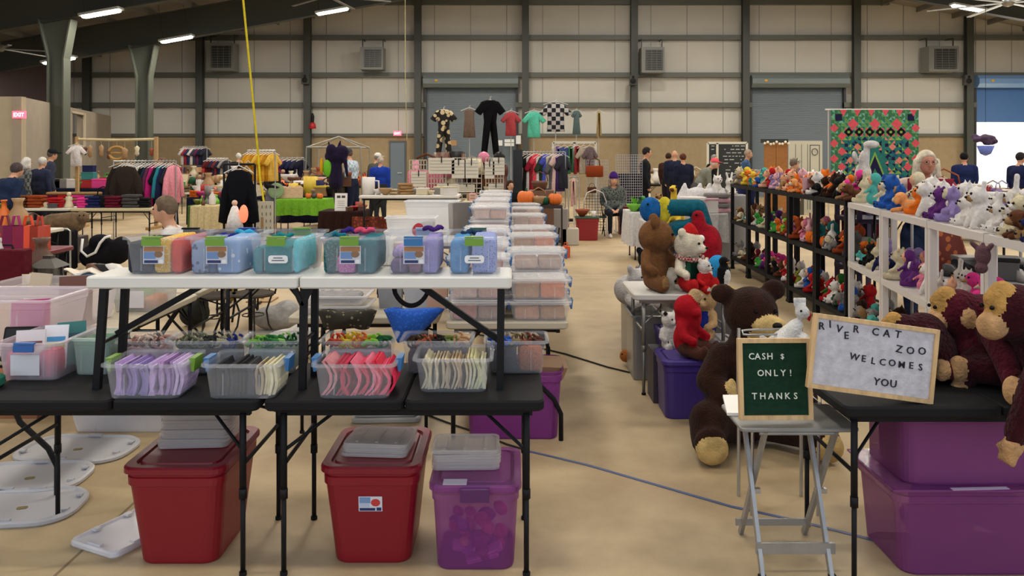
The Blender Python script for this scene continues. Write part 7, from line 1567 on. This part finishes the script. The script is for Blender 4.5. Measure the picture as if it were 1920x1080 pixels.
for px, d, c, w, h, lb in ((990, 13.9, 'a8a4a0', .3, .28, 'pale grey box under the dark plant stand'), (1068, 15.5, 'b8b0a4', .36, .32, 'pale wire basket beside the red tub'), (1050, 15.5, '8a8480', .3, .7, 'grey metal trolley left of the red tub')):
    b = B(); b.rslab(w, .3, 0, h, .03, .01); b.tube([(-w*.3, 0, h), (-w*.25, 0, h+.1), (w*.25, 0, h+.1), (w*.3, 0, h)], .01, 0, 6); single('basket_box', b, mat(c, 'plastic'), lb, 'box', (X(px, d), d+.1, 0))
tote('red plastic tub with a green lid beside the woman in the purple hat', X(1101, 16.4), 16.45, .48, .40, .46, mat('8a1a20', 'plastic'), mat('2a4a34', 'plastic'), taper=.86, name='storage_tub')
item('mug', 'white', .12, (X(1113, 16.3), 16.3, .482), 'standing on the green lid of the red tub', c2='cream'); item('bowl', 'rust', .3, (X(1092, 16.4), 16.45, .482), 'on the green lid of the red tub')
tote('dark red tub behind the woman with the purple hat', X(1178, 17.4), 17.6, .4, .36, .6, mat('6a141c', 'plastic'), mat('6a141c', 'plastic'), taper=.9, name='storage_tub')
t = thing('jack_o_lantern_pail', 'small orange jug standing on the aisle floor near the pumpkins', 'jug', (X(1061, 13.6), 13.6, 0)); b = B(); b.rslab(.14, .12, 0, .2, .03, .01); part('jug_body', b, mat('d05020', 'plastic'), t); b = B(); b.tube([(-.03, 0, .2), (-.03, 0, .25), (.03, 0, .25), (.03, 0, .2)], .01); part('handle', b, mat('d05020', 'plastic'), t)
b = B(); b.flat((X(1046, 13.5), 13.5, 0), (X(1030, 13.5), 13.62, .55), .05, .02); b.flat((X(1042, 13.5), 13.55, 0), (X(1050, 13.5), 13.7, .5), .03, .02); single('folded_stand', b, mat('30302e', 'metal'), 'folded dark metal stand leaning by the orange jug', 'stand')
# right centre: white cloth tables
cloth_table('white tablecloth with lace folds behind the brown bear', X(1180, 13.2), X(1272, 13.2), 13.2, 14.0, .80, .55, 'c8c6c4'); 
goods('white covered table heaped with grey and white cloth in the right distance', 1285, 1365, 12.4, .84, 'b8b6b4', 7, ['box', 'cloth_pile', 'bowl'], ['white', 'grey', 'pale pink'], (.25, .4), 'on the white heaped table', 22, .45)
for px, kd, c, H in ((1192, 'plant', 'lime green', .26), (1206, 'figurine', 'green', .26), (1218, 'candlestick', 'cream', .3), (1232, 'box', 'orange', .22), (1188, 'bowl', 'lime green', .25), (1245, 'box', 'red', .2), (1200, 'bottle', 'dark green', .24), (1262, 'bowl', 'rust', .24)):
    item(kd, c, H, (X(px, 13.4), 13.4+.15*(px % 3), .802), 'on the white lace tablecloth', c2=c)
for i, (px, py, w_) in enumerate(((1305, 352, .32), (1335, 350, .34), (1350, 335, .26))):
    f = Fig(); f.el((0, 0, .12), (w_, .2, .14)); f.el((w_*.3, 0, .25), (w_*.6, .16, .14)); f.cap((-w_*.5, 0, .2), (-w_*.3, 0, .42), .08, .04); single('cloth_heap', f.mesh('cloth_heap', [mat('cfcccc', 'cloth')], .03), None, ['left', 'middle', 'right'][i]+' heap of white cloth on the white heaped table', 'cloth heap', (X(px, 12.6), 12.95, .84+.0))
small_plush('giraffe', 'yellow', .55, (X(1265, 11.0), 11.0, .80), -.4, 'golden giraffe plush behind the teal plush, facing left', 'brown'); small_plush('giraffe', 'tan', .42, (X(1245, 11.2), 11.2, .80), -.8, 'tan giraffe plush left of the golden giraffe', 'brown'); small_plush('monkey', 'dark brown', .32, (X(1232, 11.0), 11.0, .80), .3, 'dark brown monkey plush beside the giraffes'); small_plush('bird', 'orange', .25, (X(1236, 10.7), 10.7, .80), .3, 'orange striped bird plush in front of the brown monkey', 'black'); small_plush('dog', 'black', .4, (X(1247, 11.6), 11.6, .82+.0), .3, 'black and white plush dog behind the giraffes', 'white')
cloth_table('white cloth table carrying the giraffe plushes', X(1218, 10.9), X(1300, 10.9), 10.55, 11.9, .80, .5, 'b4b2b0')
# big colourful plush between bears and aisle
f = Fig(); f.cap((-.05, 0, .62), (.22, 0, .62), .085, .085); f.cap((.22, 0, .62), (.30, .0, .42), .085, .07); f.cap((.0, -.04, .42), (.24, -.06, .50), .06, .05); f.el((.05, .05, .25), (.2, .16, .25)); f.el((-.26, 0, .60), (.11, .09, .13), 1); f.cap((-.12, -.02, .68), (-.12, -.02, .52), .055, .05, 2)
plush('plush_parrot', 'big teal and blue plush with a yellow neck behind the brown bear', f, [mat('155a6a', 'fur'), mat('1a5c9a', 'fur'), mat('c8b830', 'fur')], (X(1268, 8.0), 8.0, .60), 0, .016, [(-.3, -.09, .66)], .012)
b = B(); b.rslab(.7, .5, 0, .60, .03, .01); single('crate', b, mat('4a4446', 'plastic'), 'grey crate under the big teal and blue plush', 'crate', (X(1265, 8.0), 8.05, 0))
f = Fig(); f.cap((-.02, 0, .22), (-.07, 0, .72), .13, .065); f.el((.04, 0, .42), (.13, .12, .22)); f.cap((.08, 0, .3), (.12, -.06, .06), .07, .05); f.cap((-.06, 0, .2), (-.08, -.06, .05), .07, .05)
plush('plush_bird_red', 'big red plush cardinal behind the santa bear', f, [mat('9a1624', 'fur')], (X(1322, 7.9), 7.9, .42), 0, .018, [(-.1, -.06, .74)], .012)
b = B(); b.rslab(.5, .4, 0, .42, .03, .01); single('crate', b, mat('3a3436', 'plastic'), 'dark crate under the big red plush bird', 'crate', (X(1325, 7.9), 7.95, 0))
f = Fig(); f.el((0, 0, .24), (.10, .08, .13)); f.el((.06, -.03, .05), (.09, .08, .05), 1); plush('plush_bird', 'sky blue and yellow plush bird right of the big red plush', f, [mat('2a8ac0', 'fur'), mat('c8c030', 'fur')], (X(1345, 7.2), 7.2, .48), .2, .014, [(.05, -.08, .3)], .01)
b = B(); b.rslab(.26, .26, 0, .48, .03, .01); single('crate', b, mat('565254', 'plastic'), 'small grey crate under the sky blue and yellow plush bird', 'crate', (X(1345, 7.2), 7.25, 0))
small_plush('bear', 'black', .4, (X(1216, 7.4), 7.45, .50), .1, 'black bear plush peeking up behind the brown bear'); small_plush('bear', 'dark brown', .42, (X(1247, 7.3), 7.35, .50), .1, 'dark olive brown bear plush behind the brown and santa bears')
b = B(); b.rslab(.5, .4, 0, .498, .03, .01); single('crate', b, mat('2c2a2c', 'plastic'), 'dark crate under the two bears behind the grey legged table', 'crate', (X(1231, 7.4), 7.45, 0))
for px, kd, lb in ((1338, 'cat', 'white plush cat on the white heaped table, left of two'), (1362, 'rabbit', 'white plush rabbit on the white heaped table, right of two')):
    small_plush(kd, 'white', .36, (X(px, 12.9)+.05, 12.9, 1.10), .3, lb, 'white')
b = B(); b.rslab(.75, .4, 0, 1.1, .03, .01); single('crate', b, mat('8c8a88', 'plastic'), 'pale grey crate stack under the two white plush animals', 'crate', (X(1352, 13.1), 13.0, 0))
t = thing('garden_chair', 'arched wire mesh chair beside the woman with the purple hat', 'chair', (X(1118, 16.9), 17.0, 0)); m_ = mat('c4c0bc', 'metal', m=.4)
b = B(); b.tube([(-.24, .15, 0), (-.24, .15, .75), (-.17, .17, .93), (0, .18, 1.0), (.17, .17, .93), (.24, .15, .75), (.24, .15, 0)], .014); part('back_frame', b, m_, t, True)
b = B()
for i in range(1, 8): x = -.24+.06*i; b.box(x-.004, x+.004, .155, .163, .1, .74+.2*math.cos(x*5.5))
for i in range(13): z = .12+.062*i; b.box(-.235, .235, .153, .16, z, z+.008)
part('mesh_back', b, blacktube, t); b = B(); b.rslab(.44, .4, .42, .44, .05, .005); part('seat', b, blackm, t)
for s in (-1, 1): b = B(); b.tube([(s*.2, -.17, 0), (s*.2, -.17, .43)], .012); part('leg', b, m_, t)
b = B(); b.at((0, 0, 0), (-.2, 0, 0)); b.box(-.28, .28, -.02, .02, 0, .19); b.box(-.24, .24, -.024, -.02, .03, .16, 1); b.at(); sp = on_shelf(BLK, 9.0, .30); single('flat_case', b, [mat('b88c94', 'plastic'), mat('a87880', 'plastic')], 'pinkish mauve flat case leaning at the back on top of the black shelves', 'case', (sp[0], sp[1], 1.305))
f = Fig(); f.el((0, 0, -.12), (.08, .07, .11)); f.el((0, -.03, -.25), (.065, .06, .06)); f.cap((-.05, 0, -.05), (-.10, -.02, .0), .03, .025); f.cap((.05, 0, -.05), (.10, -.02, .0), .03, .025); f.cap((0, 0, -.05), (0, 0, .0), .02, .02)
t = plush('plush_bat', 'mauve brown plush bat hanging head down from the white top rail', f, [mat('6a4a50', 'fur')], (X(1853, 4.4)-.03, 4.4, 1.258), -1.0, .011, [(-.025, -.085, -.25), (.025, -.085, -.25)], .006); t.scale = (.52, .52, .52)
# chalkboards, cabinet, door panel, quilt
t = thing('chalkboard', 'pair of chalkboards in one cream frame by the brick wall', 'chalkboard', (X(1363, 28), 28, 0)); x0, x1 = X(1327, 28)-X(1363, 28), X(1400, 28)-X(1363, 28); z1 = Z(268, 28); z0 = z1-1.6
for a in (x0, (x0+x1)/2-.35, x1): b = B(); b.cbox((a, 0, z1/2), (.08, .05, z1)); part('frame_post', b, wf, t)
b = B(); b.box(x0, x1, -.025, .025, z1-.04, z1+.04); part('frame_bar', b, wf, t); b = B(); b.box(x0, x1, -.01, .01, z0, z1); part('slate', b, mat('1a1e1e', 'paint'), t)
rnd = random.Random(5); b = B()
for r_ in range(11):
    z = z1-.12-.12*r_; x = x0+.12
    while x < x1-.15:
        w = rnd.uniform(.04, .16)
        if abs(x-((x0+x1)/2-.35)) > .15 and rnd.random() < .8: b.box(x, x+w, -.014, -.01, z, z+.03)
        x += w+.05
part('chalk_writing', b, mat('a8aca8', 'paint'), t)
t = thing('folding_screen', 'honey wood folding screen with a dark top and white trim lights', 'screen', (X(1455, 20), 20, 0)); w = X(1477, 20)-X(1433, 20); z1 = Z(268, 20)
for s in (-1, 1): b = B(); b.box(min(0, s*w/2), max(0, s*w/2)-.01, -.02, .03, 0, z1); part('panel', b, mat('9a6228', 'wood'), t)
b = B(); b.box(-w/2-.03, w/2+.03, .04, .2, z1, z1+.1); part('top_board', b, mat('2c2a24', 'paint'), t)
for i in range(9): b = B(); b.ell((-w/2+w*i/8, -.05, z1-.01+.03*math.sin(i*2)), .035, 0, (0, 0, 0), 6, 5); part('trim_light', b, mat('e8dcc0', 'plastic'), t)
t = thing('door_panel', 'cream painted door leaning before the second rolling door', 'door panel', (X(1510, 24), 24, 0)); w = X(1541, 24)-X(1478, 24); z1 = Z(264, 24); b = B(); b.box(-w/2, w/2, -.02, .03, 0, z1); part('door_leaf', b, mat('bcb8a4', 'paint'), t); b = B()
for x in (-.3, -.12, .06): b.box(x-.006, x+.006, -.025, -.02, .1, z1-.1)
b.box(w/2-.38, w/2-.36, -.025, -.02, .1, z1-.12); b.box(w/2-.1, w/2-.08, -.025, -.02, .1, z1-.12); b.box(w/2-.38, w/2-.08, -.025, -.02, z1-.14, z1-.12); part('moulding', b, mat('3c3a38', 'paint'), t); b = B(); b.tube([(w/2-.23+.09*math.cos(a*PI/6), -.03, z1-.33+.1*math.sin(a*PI/6)) for a in range(13)], .01, 0, 5); part('ring_motif', b, mat('3c3a38', 'paint'), t)
item('plant', 'dark green', .5, (X(1490, 23.4), 23.4, 1.2), 'in front of the cream door'); b = B(); b.cbox((0, 0, .6), (.4, .4, 1.2)); single('plant_pedestal', b, mat('4a4438', 'paint'), 'dark pedestal under the potted plant before the cream door', 'pedestal', (X(1490, 23.4), 23.4, 0))
# quilt with patchwork of its own colours
d = 19.0; x0, x1 = X(1558, d), X(1722, d); z1, z0 = Z(206, d), Z(206, d)-2.15; W_ = x1-x0; H_ = z1-z0
QC = ['3a6a4c', 'c8505a', '2a6a64', '1e1c3c', '5a8a50', '141418', '7aa04a', '6aa088', '24506a', 'c87868']
b = B(); N_ = 26; s_ = W_/N_; Mz = int(H_/s_)
def tri(pts, c): b.add([(p[0], -.012, p[1]) for p in pts], [tuple(range(len(pts)))], c)
b.box(0, W_, -.01, .0, -H_, 0, 0)
for i in range(N_):
    for j in range(Mz):
        x, z = i*s_, -(j+1)*s_; e = min(i, N_-1-i, j)
        if e < 3: c = (0, 7, 4, 0)[(i*3+j*5) % 4]
        elif j < 8: c = 4 if (i+j) % 3 else 7
        else: c = (2, 8, 3, 2, 6, 9)[(i*2+j*3+(i*j) % 5) % 6]
        if (i+j) % 2: tri([(x, z), (x+s_, z), (x+s_, z+s_)], c); tri([(x, z), (x+s_, z+s_), (x, z+s_)], 0 if e < 3 else (2 if j > 8 else 4))
        else: tri([(x, z), (x+s_, z), (x, z+s_)], c); tri([(x+s_, z), (x+s_, z+s_), (x, z+s_)], 7 if e < 3 and (i % 3 == 0) else (0 if e < 3 else (3 if j > 8 and (i*j) % 4 == 0 else 2)))
def dia(cx, cz, r, c, y=-.014):
    b.add([(cx-r, y, cz), (cx, y, cz-r), (cx+r, y, cz), (cx, y, cz+r)], [(0, 1, 2, 3)], c)
for i in range(6): tri2 = [(W_*(.1+.16*i), 0), (W_*(.14+.16*i), -s_*2), (W_*(.18+.16*i), 0)]; b.add([(p[0], -.015, p[1]) for p in tri2], [(0, 1, 2)], 1)
for i in range(3): dia(W_*(.25+.25*i), -s_*4.2, s_*1.7, 1)
for j in range(5): dia(s_*.9, -H_*(.2+.17*j), s_*1.3, 1); dia(W_-s_*.9, -H_*(.2+.17*j), s_*1.3, 1); dia(s_*3.2, -H_*(.29+.17*j), s_*1.3, 1); dia(W_-s_*3.2, -H_*(.29+.17*j), s_*1.3, 1)
b.box(.1, .26, -.014, -.01, -.26, -.1, 3); b.box(W_-.26, W_-.1, -.014, -.01, -.26, -.1, 3)
for i in range(6):
    cx, cz = W_*(.20+.12*i), -s_*6.6
    for a in range(4): dia(cx+(a % 2*2-1)*s_*.8, cz+(a//2*2-1)*s_*.8, s_*.5, 1, -.0145)
    dia(cx, cz, s_*1.45, 5, -.015); b.box(cx-s_*.8, cx+s_*.8, -.0155, -.015, cz-s_*.8, cz+s_*.8, 5); b.box(cx-s_*.35, cx+s_*.35, -.017, -.0155, cz-s_*.35, cz+s_*.35, 6)
tri3 = [(W_*.24, -H_*.95), (W_*.5, -s_*9), (W_*.76, -H_*.95)]; b.add([(p[0], -.016, p[1]) for p in tri3], [(0, 1, 2)], 2)
for k_, c in ((.8, 6), (.72, 3), (.5, 0), (.35, 5)): b.add([(W_*(.5+(q[0]/W_-.5)*k_), -.016-.002*(1-k_), -H_*.95+(q[1]+H_*.95)*k_) for q in tri3], [(0, 1, 2)], c)
for a, c_ in ((.3, 9), (.7, 9), (.22, 9), (.78, 9)): dia(W_*a, -s_*(11 if a in (.3, .7) else 15), s_*1.1, c_, -.017)
t = thing('quilt', 'green patchwork quilt with red diamonds and black stars hanging high at the right', 'quilt', (x0, d, z1)); part('patchwork', b, [mat(c, 'cloth') for c in QC], t)
t = thing('quilt_stand', 'thin white pole stand holding up the patchwork quilt', 'stand', (x0, d+.04, 0)); b = B(); b.tube([(-.12, 0, z1+.01), (W_+.05, 0, z1+.01)], .02, 0, 6); part('rail', b, mat('d0ccc4'), t)
for x in (-.03, W_+.02): b = B(); b.tube([(x, .03, 0), (x, .03, z1)], .018, 0, 6); part('post', b, mat('b8b4ac'), t); b = B(); b.cbox((x, .03, .02), (.06, .5, .04)); part('foot', b, mat('b8b4ac'), t)
# right distance
goods('far table left of the quilt, behind the black shelves', 1400, 1560, 21, .85, '4a423a', 16, MIX+['lamp'], ['brown', 'white', 'cream', 'tan', 'dark green', 'grey'], (.3, .5), 'on the far table left of the quilt', 31, None, 2)
goods('far table behind the dark clothed group', 1215, 1330, 24.6, .85, '3a342e', 14, MIX, ['brown', 'cream', 'navy', 'tan', 'white'], (.3, .55), 'on the far table behind the dark clothed group', 32, None, 2)
goods('far table near the open blue door', 1745, 1930, 16, .84, '3a4068', 15, ['box', 'hat', 'bowl', 'plant', 'cloth_pile', 'basket'], ['navy', 'lavender', 'brown', 'red', 'white', 'tan'], (.22, .4), 'on the far table near the open door', 33, .5, 2)
goods('white table of bows and dried flowers behind the woman with white hair', 1740, 1800, 12.5, 1.0, 'b8b0a4', 8, ['plant', 'basket', 'figurine'], ['brown', 'tan', 'cream', 'rust'], (.35, .55), 'on the flower table behind the white haired woman', 34)
for i, px in enumerate((1748, 1792, 1822, 1855)):
    item('bowl', 'white', .36, (X(px, 9.6), 9.6, 1.12), f'tall, {["first", "second", "third", "fourth"][i]} in the row behind the white plush', c2='white')
item('pumpkin', 'red', .12, (X(1790, 9.6), 9.6, 1.14+.17), 'sitting in the second white bowl', c2='red')
fold_table('white raised table with the row of white bowls behind the white plush', X(1720, 9.5), X(1890, 9.5), 9.4, 9.9, 1.12, mat('d0ccca', 'plastic'), seam=False)
fold_table('grey table with metal things behind the right edge white shelves', 3.5, 4.5, 6.2, 6.9, .74, mat('8c8a8a', 'plastic'), seam=False)
scatter(8, 3.6, 4.4, 6.3, 6.7, .74, ['box', 'bottle', 'shoe', 'bowl', 'handbag'], ['grey', 'dark grey', 'black', 'maroon'], (.16, .3), 'on the grey table behind the right edge white shelves', 35)
t = thing('hanging_basket', 'purple flower basket hanging in the open blue door', 'hanging basket', (X(1848, 20), 20, Z(292, 20))); b = B(); b.lathe([(.02, 0), (.12, .05), (.2, .25), (.02, .25)], n=10); part('pot', b, mat('6a78c0', 'cloth'), t, True)
f = Fig(); rnd = random.Random(2)
for i in range(12): f.el((rnd.uniform(-.25, .25), rnd.uniform(-.15, .15), .32+rnd.uniform(0, .22)), (.09, .09, .07))
part('flowers', f.mesh('flowers', [mat('4a3a50', 'fur')], .035), None, t); b = B(); b.tube([(0, 0, .4), (0, 0, roof_z(X(1848, 20))-Z(292, 20)-.1)], .006, 0, 4); part('cord', b, blacktube, t)
# maroon cloths hanging behind the nearest black shelf unit
for i, (px, c) in enumerate(((1530, '4a1020'), (1548, '16161a'), (1566, '4a1020'), (1512, '5a1830'))):
    garment(['maroon', 'black', 'dark maroon', 'wine'][i]+' cloth hanging behind the nearest black shelves', c, (X(px, 9.5)+.45, 9.4, 1.2), 0, .8, .35, 'vest')
rack('low rail behind the nearest black shelves holding maroon cloths', X(1500, 9.5)+.4, X(1580, 9.5)+.42, 9.4, 1.2, blacktube)
garment('brown and orange patterned coat hanging behind the third white shelf unit', '6a2c22', (3.4+.4, 7.0, 1.22), .2, .9, .5, 'jacket', kind='print', c2='a85a2c', s=14); garment('long cream scarf hanging behind the third white shelf unit', 'bcb498', (3.4+.72, 6.95, 1.22), .1, .7, .28, 'vest')
rack('rail behind the third white shelf unit holding a patterned coat', 3.5, 4.45, 7.0, 1.22)
# post-pass: look-alikes that share a label belong to one group; shoes get their own labels
for lb, os_ in list(REG.items()):
    os_ = [o for o in os_ if o.get('label') == lb]
    if len(os_) > 1:
        for o in os_:
            if 'group' not in o: o['group'] = lb[:60]
for o in scn.objects:
    if o.parent is None and 'label' in o and len(o['label'].split()) > 16: print('LONG', len(o['label'].split()), o['label'])
